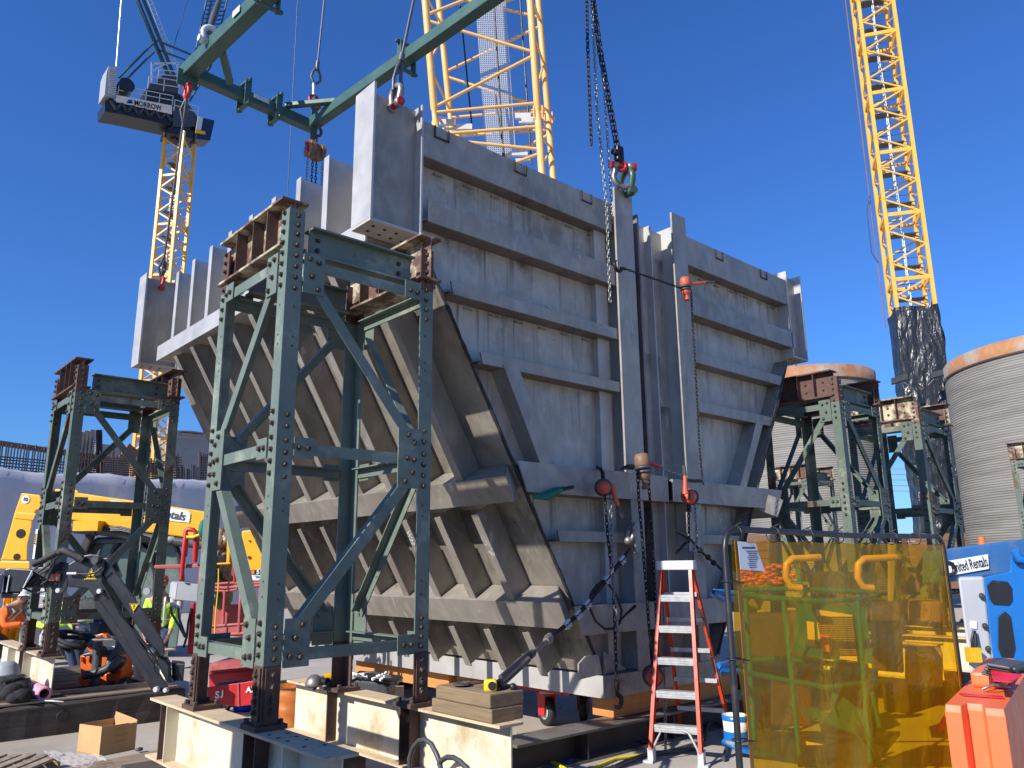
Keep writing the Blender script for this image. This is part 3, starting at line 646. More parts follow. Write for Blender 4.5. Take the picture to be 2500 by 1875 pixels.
# ---------------------------------------------------------------- wood texture with grain and end rings
def grain(name, c1, c2, mp, sc=5, rough=.8, bump=.25):
    m = bpy.data.materials.new(name); m.use_nodes = True; N = m.node_tree; n = N.nodes; L = N.links; b = n['Principled BSDF']
    tc = n.new('ShaderNodeNewGeometry'); q = n.new('ShaderNodeMapping'); q.inputs['Scale'].default_value = mp; L.new(tc.outputs[0], q.inputs[0])
    a = n.new('ShaderNodeTexNoise'); a.inputs['Scale'].default_value = sc; a.inputs['Detail'].default_value = 7; a.inputs['Distortion'].default_value = .6; L.new(q.outputs[0], a.inputs[0])
    w_ = n.new('ShaderNodeTexWave'); w_.inputs['Scale'].default_value = sc*1.3; w_.inputs['Distortion'].default_value = 3; w_.inputs['Detail'].default_value = 3; w_.bands_direction = 'Z'; L.new(q.outputs[0], w_.inputs[0])
    mm = n.new('ShaderNodeMix'); mm.inputs[0].default_value = .35; L.new(a.outputs[0], mm.inputs[2]); L.new(w_.outputs['Fac'], mm.inputs[3])
    r = n.new('ShaderNodeValToRGB'); L.new(mm.outputs[0], r.inputs[0]); e = r.color_ramp.elements; e[0].position = .28; e[0].color = (*c2, 1); e[1].position = .68; e[1].color = (*c1, 1)
    L.new(r.outputs[0], b.inputs['Base Color']); b.inputs['Roughness'].default_value = rough
    u = n.new('ShaderNodeBump'); u.inputs['Strength'].default_value = bump; u.inputs['Distance'].default_value = .004; L.new(a.outputs[0], u.inputs['Height']); L.new(u.outputs[0], b.inputs['Normal'])
    return m
M['blockwood'] = grain('brown_block_timber', (.30, .215, .125), (.15, .10, .055), (3, .5, 7), 6)
M['plywood'] = grain('orange_cribbing', (.66, .29, .085), (.46, .17, .045), (2, .4, 8), 4, .6, .1)
M['matwood'] = grain('grey_crane_mat', (.105, .082, .068), (.03, .023, .02), (.35, 4, 7), 3, .9, .6)
M['plank'] = grain('bare_plank', (.42, .33, .24), (.22, .16, .11), (.6, 6, 4), 4, .8, .3)
M['palplank'] = grain('pallet_boards', (.36, .29, .215), (.17, .12, .085), (5, 1.2, 3), 4, .85, .4)
def block(name, label, cat, x0, x1, y0, y1, z0, z1, m, group=None, bev=.006, rot=0):
    b = MB()
    if rot:
        a = V((math.cos(rot), math.sin(rot), 0)); c_ = V((-math.sin(rot), math.cos(rot), 0))
        b.obox(((x0+x1)/2, (y0+y1)/2, (z0+z1)/2), a, c_, (0, 0, 1), x1-x0, y1-y0, z1-z0)
    else: b.box(x0, x1, y0, y1, z0, z1)
    o = b.build(name, m, bevel=bev); return tag(o, label, cat, group)
block('cribbing_block', 'orange cribbing under the long left rail behind the black case', 'timber', 6.15, 6.5, 8.04, 10.2, .272, .487, M['plywood'], 'orange timbers under the hoppers')
block('cribbing_block', 'orange cribbing under the front corner of the hopper beside the caster wheels', 'timber', 6.22, 8.4, 5.47, 5.75, .273, .487, M['plywood'], 'orange timbers under the hoppers')
block('cribbing_block', 'small orange cribbing offcut below the hopper rail between tower and dolly', 'timber', 6.2, 6.5, 7.7, 7.95, .2, .46, M['wood'])

for lab, x0, x1, y0, y1 in (('timber packer under the near ends of the two cream girders', 2.0, 3.9, 4.15, 4.45), ('timber packer under the far ends of the two cream girders', 2.0, 3.9, 6.25, 6.55), ('timber packer under the girders of the tower right of the hopper', 10.0, 14.8, 4.2, 4.5), ('timber packer under the far ends of the right hand girders', 10.0, 14.8, 6.3, 6.6)):
    block('timber_packer', lab, 'timber', x0, x1, y0, y1, .003, .349, M['oldwood'], 'timber packers under the girders')
# ================================================================ CRANES
def mast(t, N, ul, uu, W, z0, z1, sec, zr, leg=.17, my=None, zig=4, ph=0, dg=.075):
    """square lattice mast: N near corner, ul/uu horizontal unit edges to the left and right neighbours"""
    my = my or M['yellow']; N = V((N[0], N[1], 0)); A = N+ul*W; B_ = N+uu*W; D_ = N+ul*W+uu*W; zz = V((0, 0, 1))
    for c in (N, A, B_, D_):
        b = MB(); b.bar(c+zz*z0, c+zz*z1, leg, leg, up=ul); b.build('mast_leg', my, t)
    faces = [(N, A), (N, B_), (A, D_), (B_, D_)]
    rings = []; z = zr
    while z > z0: z -= sec
    while z < z1:
        if z > z0: rings.append(z)
        z += sec
    for k, (p, q) in enumerate(faces):
        for z in rings:
            b = MB()
            for dz in (-.056, .056): b.bar(p+zz*(z+dz), q+zz*(z+dz), .11, .11)
            b.build('horizontal_strut', my, t)
        b = MB(); z = rings[0]-sec; s = 0; st = sec/zig
        while z < z1:
            for j in range(zig):
                za, zb = z+j*st, z+(j+1)*st
                if za >= z0 and zb <= z1+.2:
                    a_, c_ = (p, q) if (j+k) % 2 == 0 else (q, p); b.bar(a_+zz*za, c_+zz*zb, dg, dg)
            z += sec
        b.build('lattice', my, t)
    # ladder, platforms and rails inside
    cc = (N+D_)/2; b = MB()
    z = rings[0]-sec; i = 0
    while z < z1-1:
        for s in (0, 1):
            zz0 = z+s*sec/2
            if zz0 < z0: continue
            off = (ul*.28+uu*.1)*(1 if (i+s) % 2 else -1)
            p0 = cc+off+ul*.05; p1 = cc-off*.2; b = MB()
            for e in (-.2, .2): b.bar(p0+ul*e+zz*zz0, p1+ul*e+zz*min(z1, zz0+sec/2+.9), .045, .045)
            for r in range(9): 
                k = r/9; q = p0.lerp(p1, k)+zz*(zz0+(sec/2+.9)*k); b.bar(q-ul*.2, q+ul*.2, .03, .03)
            b.build('ladder', M['lgrey'], t)
        i += 1; z += sec
    for z in rings:
        for dz in (sec*.28, sec*.78):
            if z+dz < z1 and z+dz > z0: b = MB(); b.obox(cc+ul*.35+zz*(z+dz), ul, uu, zz, W*.3, W*.8, .06); b.obox(cc+ul*.1+zz*(z+dz+.5), ul, uu, zz, .04, W*.7, .04); b.obox(cc+ul*.1+zz*(z+dz+.9), ul, uu, zz, .04, W*.7, .04); b.build('landing', M['dgrey'], t)
# --- left luffing tower crane
YC = 80
t = thing('tower_crane', 'luffing tower crane far left with a lettered machinery deck on a yellow lattice mast', 'crane', (23.6, 80, 0), 'yellow crane masts against the sky')
Np = at('A', 1163, 830, 'y', YC-1.2); uv = V((Np.x, Np.y, 0)).normalized(); lt_ = V((-uv.y, uv.x, 0))
ul = lt_*.82+uv*.57; uu = -lt_*.57+uv*.82
mast(t, Np, ul, uu, 2.15, 0, Np.z, 5.55, 42.03, leg=.3, dg=.14)
def P(x, y, o=0): return at('A', x, y, 'y', YC+o)
def poly(pts, th, nm, mt, o=0, par=None):
    b = MB(); b.prism([P(x, y, o) for x, y in pts], (0, th, 0)); return b.build(nm, mt, par or t)
poly([(690, 415), (742, 424), (730, 615), (662, 600), (676, 455)], 2.2, 'counterweight', M['grey'], -1.0)
b = MB()
for i in range(14): b.bar(P(688, 430+i*12, -1.03), P(738, 436+i*12, -1.03), .05, .05)
b.build('counterweight_joint', M['lgrey'], t)
poly([(735, 642), (1086, 722), (1084, 795), (760, 722), (664, 706), (664, 645), (700, 618)], 2.6, 'machinery_deck', M['black'], -.6)
b = MB()
for x in range(700, 1060, 70):
    b.bar(P(x, 640+(x-735)*.23+5, -.75), P(x+35, 700+(x-735)*.21, -.75), .22, .22); b.bar(P(x+35, 700+(x-735)*.21, -.75), P(x+70, 648+(x-735+70)*.23, -.75), .22, .22)
b.build('deck_truss', M['dgrey'], t)
M['signtan'] = mat('sign_tan', (.85, .68, .54), .5, 0, .05, 3); M['navy'] = mat('navy', (.01, .012, .03), .4); M['cblue'] = mat('sign_blue', (.02, .13, .40), .4)
poly([(735, 600), (1090, 668), (1087, 722), (735, 643)], .15, 'sign_board', M['signtan'], -.85)
pa, pb = P(850, 650, -.9), P(1022, 686, -.9); xd = (pb-pa).normalized()
text('MORROW', (pa+pb)/2, xd, zup-xd*xd.z, .80, M['navy'], t, wid=(pb-pa).length, bold=.012)
b = MB()
for k in (0, 14): b.prism([P(800+k, 652, -.9), P(812+k, 630, -.9), P(824+k, 630, -.9), P(838+k*.2, 655, -.9)], (0, .03, 0))
b.build('emblem', M['cblue'], t)
b = MB(); c = P(783, 565); b.cyl(c, (0, 1, 0), .75, 2.2, 28); b.build('winch_drum', M['black'], t)
poly([(930, 560), (1130, 590), (1190, 640), (1190, 700), (1090, 690), (930, 620)], 2.4, 'machinery_housing', M['black'], -.7)
poly([(1000, 500), (1050, 462), (1100, 470), (1130, 560), (1130, 592), (935, 562), (950, 525), (995, 528)], 2.2, 'winch_house', M['dgrey'], -.5)
poly([(1110, 655), (1180, 640), (1250, 740), (1250, 800), (1095, 800), (1095, 690)], 2.4, 'slewing_platform', M['dgrey'], -.8)
poly([(1070, 805), (1250, 830), (1255, 885), (1060, 840)], 2.4, 'slewing_ring', M['black'], -.8)
M['cabglass'] = mat('cab_glass', (.02, .035, .07), .12, 0, .1, 3)
cab = poly([(1255, 738), (1358, 762), (1330, 888), (1242, 880)], 1.8, 'cab', M['cabglass'], -1.2)
poly([(1255, 736), (1286, 744), (1272, 822), (1240, 815)], .1, 'cab_side_panel', M['lgrey'], -1.31, cab); poly([(1240, 815), (1300, 833), (1298, 850), (1237, 840)], .1, 'cab_stripe', M['teleyel'], -1.31, cab)
b = MB()
def rail(pts, h=1.1, o=-.85):
    P3 = [P(x, y, o) for x, y in pts]
    for i in range(len(P3)-1):
        a, c = P3[i], P3[i+1]
        for k in (h, h*.5): b.bar(a+zup*k, c+zup*k, .07, .07)
        n = max(1, int((c-a).length/1.1))
        for j in range(n+1): q = a.lerp(c, j/n); b.bar(q, q+zup*h, .07, .07)
rail([(745, 600), (1090, 665)]); rail([(1100, 700), (1250, 745)], 1.3); rail([(935, 562), (1130, 592)], 1.5); rail([(1000, 500), (1130, 510)], 1.1); rail([(745, 600), (1090, 665)], 1.1, 1.5)
for (x0, y0, x1, y1) in ((960, 520, 960, 395), (960, 402, 1130, 400), (965, 450, 1050, 402), (1120, 400, 1130, 500)): b.bar(P(x0, y0), P(x1, y1), .16, .16)
b.build('railings', M['lgrey'], t)
M['cgreen'] = mat('crane_dark_green', (.035, .075, .065), .45, 0, .1, 3)
for (x0, y0, x1, y1, r) in ((845, -60, 1055, 465, .19), (885, -60, 1112, 505, .19), (870, -20, 1075, 480, .08), (990, 255, 1205, 345, .12), (1010, 318, 1185, 385, .10), (975, 270, 752, 492, .11), (975, 328, 772, 530, .11)):
    b = MB(); b.tube([P(x0, y0), P(x1, y1, .3)], r, 8); b.build('frame_tube', M['cgreen'], t)
b = MB()
for i in range(13):
    k = i/12; x0, y0 = 930+(1080-930)*k, 0+380*k; b.bar(P(x0, y0, .3), P(x0+26, y0-8, .3), .06, .06)
for e in (0, 26): b.bar(P(925+e, -20, .3), P(1085+e, 385, .3), .07, .07)
b.build('frame_ladder', M['lgrey'], t)
b = MB()
ch = [((1312, -20), (1188, 560)), ((1448, -40), (1335, 420), (1200, 640)), ((1345, -20), (1215, 560), (1195, 620))]
for c in ch: b.tube([P(x, y, .4*i) for i, (x, y) in enumerate(c)], .10, 6)
for i in range(22):
    k = i/21; x0, y0 = 1312+(1188-1312)*k, -20+580*k; k2 = k+.02
    y1 = -20+560*k2; x1 = 1443+(1335-1443)*(y1+40)/460 if y1 < 420 else 1335+(1200-1335)*(y1-420)/220
    b.bar(P(x0, y0), P(x1, y1, .3), .075, .075); b.bar(P(x1, y1, .3), P(x0-5, y0+28), .06, .06)
b.build('jib_lattice', M['cgreen'], t)
for (x0, y0, x1, y1, r) in ((775, -80, 737, 422, .10), (1200, -40, 1100, 290, .035)): b = MB(); b.tube([P(x0, y0), P(x1, y1)], r, 6); b.build('pendant_rope', M['refl'] if r > .05 else M['black'], t)
# --- right tower crane with black wrap
t = thing('tower_crane', 'yellow lattice crane mast at the right, its foot wrapped in black plastic sheet', 'crane', (0, 0, 0), 'yellow crane masts against the sky')
Np = dp('F', 1400, 400, 43.); uv = V((Np.x, Np.y, 0)).normalized(); rt_ = V((uv.y, -uv.x, 0)); al = R_(11)
u1 = rt_*math.cos(al)+uv*math.sin(al); u2 = -rt_*math.sin(al)+uv*math.cos(al)
t.location = (Np.x, Np.y, 0)
mast(t, Np, u2, u1, 1.98, 2, 44, 4.05, dp('C', 1215, 228, 43).z, leg=.2, zig=4, dg=.085)
zt = dp('F', 1400, 405, 43).z+.1
b = MB(); c0 = V((Np.x, Np.y, 0))+u2*2.1-u1*.35; b.tube([c0+zup*z for z in (zt-.5, 30, 44)], .035, 6); b.build('cable', M['waler'], t)
b = MB(); b.tube([c0+u1*.03+zup*z-uv*.2+rt_*(-.0 if z in (19.5, 24) else -.28) for z in (19.5, 20.2, 21.5, 23, 24)], .03, 6); b.build('cable_loop', M['black'], t)
def sheet_mat():
    m = mat('black_sheet', (.02, .021, .024), .32, 0, .2, 2, bump=.0)
    n = m.node_tree.nodes; L = m.node_tree.links
    g_ = n.new('ShaderNodeNewGeometry'); q = n.new('ShaderNodeMapping'); q.inputs['Scale'].default_value = (.9, .9, .28); L.new(g_.outputs[0], q.inputs[0])
    a = n.new('ShaderNodeTexNoise'); a.inputs['Scale'].default_value = 2.2; a.inputs['Detail'].default_value = 3; a.inputs['Distortion'].default_value = 1.0; L.new(q.outputs[0], a.inputs[0])
    u = n.new('ShaderNodeBump'); u.inputs['Strength'].default_value = .9; u.inputs['Distance'].default_value = .25; L.new(a.outputs[0], u.inputs['Height']); L.new(u.outputs[0], n['Principled BSDF'].inputs['Normal'])
    return m
M['sheet'] = sheet_mat()
zt = dp('F', 1400, 405, 43).z+.1; W = 1.98; N0 = V((Np.x, Np.y, 0)); cc = N0+(u1+u2)*W/2
b = MB(); nz, nu = 70, 80; rows = []
for j in range(nz+1):
    z = .2+(zt-.2)*j/nz; row = []
    for i in range(nu):
        s = 4*i/nu; k = int(s); f = s-k; h = W/2+.13
        p = [(-h+2*h*f, -h), (h, -h+2*h*f), (h-2*h*f, h), (-h, h-2*h*f)][k]
        tuck = 1-.015*math.exp(-((z-9.2)/1.3)**2)-.02*math.sin(z*1.3)
        w_ = .05*math.sin(f*17+z*.9+k*2)+.05*math.sin(z*2.3+f*9+k)+.03*math.sin(f*31-z*3)
        rr = 1.0+abs(w_)*(0.6+.8*math.exp(-((z-9)/2.5)**2)); zz = z+(.05*math.sin(i*.35) if j == nz else 0)
        row.append(cc+u1*(p[0]*tuck*rr)+u2*(p[1]*tuck*rr)+zup*zz)
    rows.append(row)
vs = [q for r in rows for q in r]
b.add(vs, [(j*nu+i, j*nu+(i+1) % nu, (j+1)*nu+(i+1) % nu, (j+1)*nu+i) for j in range(nz) for i in range(nu)], True)
b.build('black_wrap', M['sheet'], t)
for (x, y) in ((1415, 845), (1665, 810)):
    b = MB(); p = dp('F', x, y, 41.3); b.obox(p, (rt_*.9+zup*.2).normalized(), uv, (zup*.95-uv*.3).normalized(), .85, .35, .3); b.tube([p, p+zup*-.6+rt_*(.6 if x < 1500 else -.6)], .06, 6); b.build('floodlight', M['dgrey'], t)
# --- crawler crane boom in the middle
BD = 24.
t = thing('crane_boom', 'thick yellow tubular lattice boom rising behind the hoppers, with a white mesh walkway', 'crane', (0, 0, 0), 'yellow crane masts against the sky')
q = dp('B', 950, 1500, BD); t.location = (q.x, q.y, 0)
LG = {'a': ((530, -260), (668, 1400), BD), 'c': ((1199, -260), (1312, 1400), BD), 'b': ((612, -260), (775, 1400), BD+2.6), 'd': ((1246, -260), (1385, 1400), BD+2.3)}
def LP(k, y):
    (x0, y0), (x1, y1), d_ = LG[k]; return dp('B', x0+(x1-x0)*(y-y0)/(y1-y0), y, d_)
for k in LG:
    b = MB(); ys_ = [-260, 690, 700, 760, 770, 1400]; b.tube([LP(k, y) for y in ys_], [.125, .125, .095, .095, .125, .125] if k in 'ac' else [.115, .115, .09, .09, .115, .115], 14); b.build('main_chord', M['yellow_lt'], t)
def lac(k0, y0, k1, y1, r=.056, nm='lacing'):
    b = MB(); b.tube([LP(k0, y0), LP(k1, y1)], r, 10); b.build(nm, M['yellow_lt'], t)
for (k0, y0, k1, y1) in (('a', 95, 'c', -160), ('a', 130, 'c', 330), ('a', 680, 'c', 350), ('b', 455, 'd', 165), ('b', 485, 'd', 690), ('c', 652, 'a', 712), ('b', 745, 'd', 690), ('c', 800, 'a', 850), ('b', 862, 'd', 820), ('a', 880, 'c', 945), ('b', 1160, 'd', 850), ('c', 970, 'a', 1200), ('b', -40, 'd', 110), ('b', 150, 'd', -60), ('c', -30, 'd', 130)): lac(k0, y0, k1, y1)
for (k0, y0, k1, y1) in (('a', -40, 'b', 150), ('a', 380, 'b', 240), ('a', 440, 'b', 690), ('a', 740, 'b', 760), ('c', 200, 'd', 400), ('c', 580, 'd', 400), ('c', 655, 'd', 700), ('c', 800, 'd', 820), ('c', 860, 'd', 930), ('c', 1060, 'd', 940)): lac(k0, y0, k1, y1, .045, 'side_lacing')
b = MB()                                                        # mesh walkway
def wp(u, y): return dp('B', (872+u*185)+(y)*.068, y, BD+1.6)
for i in range(16): b.bar(wp(i/15, -200), wp(i/15, 980), .034, .02)
for j in range(92): y = -200+1180*j/91; b.bar(wp(0, y), wp(1, y), .034, .02)
b.build('mesh_walkway', M['refl'], t)
b = MB()
for (x0, y0, x1, y1) in ((765, -50, 850, 820), (1150, -50, 1225, 1040), (985, -50, 1045, 1000), (995, 600, 1055, 1000)): b.tube([dp('B', x0, y0, BD+1.2), dp('B', x1, y1, BD+1.2)], .035, 6)
b.build('boom_rope', M['black'], t)
for (x, y) in ((690, 775), (800, 805), (1170, 735), (1210, 760), (1150, 970)): b = MB(); p = dp('B', x, y, BD+.6); b.obox(p, rgt, fwd, zup, .55, .12, .2); b.obox(p-zup*.25+rgt*.1, rgt, fwd, zup, .5, .1, .06); b.build('walkway_bracket', M['lgrey'], t)
for k, y in (('c', 715), ('d', 752), ('b', 800)): b = MB(); p = LP(k, y); b.obox(p+rgt*.14, rgt, fwd, zup, .05, .16, .5); b.obox(p-rgt*.14, rgt, fwd, zup, .05, .16, .5); b.cyl(p, rgt, .05, .5, 10); b.build('pin_joint', M['yellow_lt'], t)
# ================================================================ SPREADER FRAME AND RIGGING
t = thing('spreader_frame', 'dark green rectangular spreader frame hanging over the hoppers', 'spreader', (4.4, 9.5, 9.0))
P1, P2 = V((3.37, 10.9, 9.0)), V((5.45, 11.05, 9.0)); dY = V((.31, -4.18, 0)).normalized()
hs = .20
def bm(a, b_, nm='beam', w=.2, h=.2, m_='spread'):
    b = MB(); b.bar(a, b_, w, h); return b.build(nm, M[m_], t, bevel=.012)
bm(P1-dY*.15, P1+dY*8, w=.2, h=.21); bm(P2-dY*.1, P2+dY*8, w=.17, h=.18); bm(P1+V((.1, 0, -.02)), P2+V((-.08, 0, -.02)), w=.17, h=.17)
bm(at('A', 1405, 320, 'z', 9.0), at('A', 1455, 520, 'z', 8.97), 'corner_brace', .1, .1)
bm(at('A', 1810, 668, 'z', 9.1), at('A', 2125, 640, 'z', 9.1), 'corner_brace', .1, .08)
def clampat(c, ax):
    b = MB(); ax = V(ax).normalized(); o_ = ax.cross(zup)
    for s in (-1, 1): b.obox(c+o_*.13*s, ax, o_, zup, .10, .02, .46)
    for e in (-1, 1):
        b.obox(c+zup*.21*e, ax, o_, zup, .06, .34, .03)
        for s in (-1, 1): b.bolt(c+o_*.14*s+zup*.2*e, o_*s, .03, .05)
    b.build('clamp', M['spread'], t)
dX = (P2-P1).normalized()
for k in (.42, .68): clampat(P1.lerp(P2, k), dX)
clampat(P1+dY*2.35, dY); clampat(P2+dY*2.55, dY); clampat(P2+dY*5.6, dY)
for k in (.54,):
    b = MB(); q = P1.lerp(P2, k); b.obox(q+V((0, -.113, .0))-V((0,0,.0)), dX, (0, 1, 0), zup, .26, .006, .07); b.build('name_plate', M['lgrey'], t)
b = MB(); b.obox(P1+dY*1.7+V((-.123, 0, .02)), dY, (1, 0, 0), zup, .2, .006, .1); b.build('name_plate', M['lgrey'], t)
b = MB(); b.obox(P1+V((-.02, -.02, -.16)), dX, (0, 1, 0), zup, .3, .03, .25); b.build('end_lug', M['spread'], t)
b = MB(); b.obox(P2+V((.0, -.1, 0.0)), dX, (0, 1, 0), zup, .12, .03, .62); b.build('end_lug', M['spread'], t)
def shackle(name, label, p, pin, up, R, r, m1, m2=None, group='shackles on the lifting gear', sx=.82):
    """bow shackle: pin centre p, pin direction, direction from pin to bow"""
    p = V(p); pin = V(pin).normalized(); up = V(up).normalized()
    b = MB(); pts = [p-pin*R*.75, p-pin*R*.8+up*R*.6]
    for i in range(9):
        a = math.pi*(1-i/8); pts.append(p+up*(R*1.3+math.sin(a)*R*.95)+pin*math.cos(a)*R*1.0*(1 if True else 1))
    pts += [p+pin*R*.8+up*R*.6, p+pin*R*.75]
    t_ = thing(name, label, 'shackle', tuple(p), group)
    b.tube(pts, r, 10); b.sphere(p-pin*R*.78, r*1.55, 12); b.sphere(p+pin*R*.78, r*1.55, 12); b.build('bow', m1, t_)
    b = MB(); b.cyl(p, pin, r*1.05, R*2.1, 12); b.cyl(p+pin*R*1.15, pin, r*1.5, r*1.3, 8); b.cyl(p-pin*R*1.15, pin, r*1.3, r*1.0, 8); b.build('pin', m2 or m1, t_)
    return t_
def chain(b, pts, L=.06, w=.5, r=.14):
    """links along a polyline; L pitch"""
    pts = [V(p) for p in pts]; k = 0; rem = 0
    for i in range(len(pts)-1):
        a, c = pts[i], pts[i+1]; d = c-a; ln = d.length; d.normalize(); s = rem
        n1 = d.cross(V((0.3, .9, .2))); n1.normalize(); n2 = d.cross(n1)
        while s < ln:
            p = a+d*s; s_, q_ = (n1, n2) if k % 2 else (n2, n1); h = L*.72; ww = L*w*.62; rr = L*r
            ring = []
            for j in range(8):
                an = 6.28319*(j+.5)/8; ring.append(p+d*math.cos(an)*h+s_*math.sin(an)*ww)
            N_ = 4; P_ = []
            for j in range(8):
                o_ = (ring[j]-p).normalized()
                for e in range(N_): an = 6.28319*e/N_; P_.append(ring[j]+o_*math.cos(an)*rr+q_*math.sin(an)*rr)
            b.add(P_, [(j*N_+e, j*N_+(e+1) % N_, ((j+1) % 8)*N_+(e+1) % N_, ((j+1) % 8)*N_+e) for j in range(8) for e in range(N_)], True)
            s += L; k += 1
        rem = s-ln
def mkchain(label, pts, L=.06, m_='chain', name='lifting_chain', cat='chain', group='chains of the lifting gear', **k):
    b = MB(); chain(b, pts, L, **k); o = b.build(name, M[m_]); return tag(o, label, cat, group)
# far post sling
pf = at('D', 1015, 268, 'y', 11.66)
shackle('shackle', 'red shackle on the far corner post at the left end of the hopper', pf, (0, 1, .2), (.1, 0, 1), .075, .028, M['shackle_red'])
shackle('shackle', 'red shackle under the left corner of the green spreader frame', P1+V((-.02, -.05, -.30)), (0, 1, 0), (0, 0, -1), .08, .03, M['shackle_red'])
b = MB(); top = P1+V((-.02, -.05, -.50)); bot = pf+V((0, 0, .17))
pt = [top.lerp(bot, k/12) for k in range(13)]; b.tube(pt, .017, 8)
for e in (-1, 1): b.tube([top+zup*.02, top.lerp(bot, .06)+V((.05*e, .03, 0)), top.lerp(bot, .13)], .02, 6); b.tube([bot+zup*-.02, bot.lerp(top, .05)+V((.05*e, .03, 0)), bot.lerp(top, .12)], .02, 6)
tag(b.build('wire_sling', M['rope']), 'wire rope sling hanging from the frame down to the far left corner post', 'sling', 'wire rope slings')
# near post sling (in front of the frame)
pn = at('B', 362, 668, 'y', 5.44)
shackle('shackle', 'dark red shackle bolted through the tall near corner post', pn, (0.05, 1, 0), (.03, -.05, 1), .085, .031, M['shackle_grey'], M['shackle_red'])
b = MB(); e1 = at('B', 350, 572, 'y', 5.44); sp_ = at('B', 400, 375, 'y', 5.44); tp = at('B', 492, -60, 'y', 5.44)
b.tube([e1, at('B', 352, 500, 'y', 5.44), at('B', 372, 430, 'y', 5.44), sp_], .017, 8); b.tube([e1+V((.1, 0, 0)), at('B', 398, 500, 'y', 5.44), at('B', 400, 430, 'y', 5.44), sp_], .017, 8); b.tube([e1, e1+V((.05, 0, -.03)), e1+V((.1, 0, 0))], .017, 8)
b.tube([sp_, tp], .015, 8); b.tube([sp_.lerp(tp, -.03), sp_.lerp(tp, .07)], .03, 8)
tag(b.build('wire_sling', M['rope']), 'wire rope sling rising from the near corner post out of the photo', 'sling', 'wire rope slings')
# sling to the middle corner of the frame
ps = P2+V((-.02, -.1, .35))
shackle('shackle', 'pinkish red shackle on top of the middle corner of the spreader frame', ps-zup*.05, dX, (0, 0, 1), .085, .03, M['shackle_red'])
b = MB(); q0 = at('A', 1993, 540, 'y', 10.95); q1 = at('A', 2008, 420, 'y', 10.95); q2 = at('A', 2058, -60, 'y', 10.95)
for e in (-1, 1): b.tube([q0, q0.lerp(q1, .35)+V((.09*e, 0, 0)), q0.lerp(q1, .6)+V((.07*e, 0, 0)), q1], .022, 8)
b.tube([q1, q2], .017, 8); b.tube([q1.lerp(q2, -.05), q1.lerp(q2, .06)], .035, 8)
tag(b.build('wire_sling', M['rope']), 'wire rope sling holding the middle corner of the spreader frame', 'sling', 'wire rope slings')
b = MB(); b.tube([q0+V((-.02, 0, .02)), at('A', 1985, 620, 'y', 10.95)], .03, 8); tag(b.build('lifting_link', M['alu']), 'pale steel link between the middle sling and the frame shackle', 'link')
# shackle at P1 top with light shackle
shackle('shackle', 'pale shackle on the upper side of the left spreader beam', at('A', 1315, 262, 'z', 9.05), dX, (.15, -.1, 1), .10, .04, M['lgrey'])
b = MB(); a0 = at('A', 1320, 205, 'z', 9.3); b.tube([a0, at('A', 1358, 90, 'z', 9.9), at('A', 1400, -30, 'z', 10.5)], [.04, .055, .03], 8); tag(b.build('wire_sling', M['rope']), 'thick spliced sling eye above the left spreader beam', 'sling', 'wire rope slings')
# chain hoist under P2
hs_ = P2+V((-.02, -.1, -.42))
shackle('shackle', 'red shackle under the middle corner of the spreader frame', hs_, dX, (0, 0, -1), .085, .03, M['shackle_red'])
t = thing('chain_block', 'rusty chain block hanging under the middle corner of the spreader frame', 'chain hoist', tuple(hs_-zup*.9), 'hand chain hoists')
hb = V(at('A', 1995, 965, 'y', 10.95)); 
b = MB(); b.sphere(hb, .15, 16, (.9, .7, 1.15)); b.cyl(hb+V((-.09, 0, .03)), (1, 0, 0), .15, .09, 18); b.cyl(hb+V((.10, 0, .03)), (1, 0, 0), .14, .07, 18); b.build('body', M['hoist_rust'], t)
b = MB(); b.tube([hb+zup*.2, hb+zup*.3], .03, 8); b.torus(hb+zup*.4, (0, 1, 0), .09, .025, 16, 8); b.build('top_hook', M['rust'], t)
for dx_, m_ in ((-.13, 'chain_lt'), (-.04, 'chain'), (.03, 'chain'), (.14, 'chain_lt')):
    b = MB(); chain(b, [hb+V((dx_, 0, -.18)), hb+V((dx_*1.15, 0, -3.2))], .055); b.build('chain', M[m_], t)
# far thin hoist line
b = MB(); b.tube([at('A', 1885, -40, 'y', 60), at('A', 1820, 1225, 'y', 60), at('A', 1810, 1700, 'y', 60)], .035, 5); tag(b.build('hoist_line', M['black']), 'single thin dark hoist line hanging against the sky above the green tower', 'cable')
# ================================================================ CHAINS AND HOISTS ON THE FRONT
YF = 5.30
def f(v, x, y, yy=YF): return at(v, x, y, 'y', yy)
mkchain('loose thick black chain end hanging left of the double chain', [f('B', 1572, -60), f('B', 1583, 400), f('B', 1604, 925)], .062)
mkchain('taut black chain, left of the pair running up from the column top', [f('B', 1600, -60), f('B', 1652, 330), f('B', 1765, 965)], .062)
mkchain('taut black chain, right of the pair running up from the column top', [f('B', 1612, -60), f('B', 1668, 330), f('B', 1782, 965)], .062)
mkchain('thin pale chain hanging beside the column down to the second band', [f('B', 1603, -60), f('B', 1640, 700), f('B', 1700, 1300), f('B', 1722, 1900)], .05, 'chain_lt')
mkchain('thin pale chain, the shorter right one beside the column', [f('B', 1618, -60), f('B', 1688, 600), f('B', 1728, 1240), f('B', 1732, 1420)], .045, 'chain_lt')
q = f('B', 1778, 975); b = MB(); b.obox(q, (1, 0, 0), (0, 1, 0), (0, 0, 1), .12, .07, .2); b.cyl(q+V((-.07, 0, 0)), (1, 0, 0), .04, .06, 10); tag(b.build('chain_coupler', M['chain'], bevel=.02), 'black coupler joining the chain pair over the red hook', 'coupler')
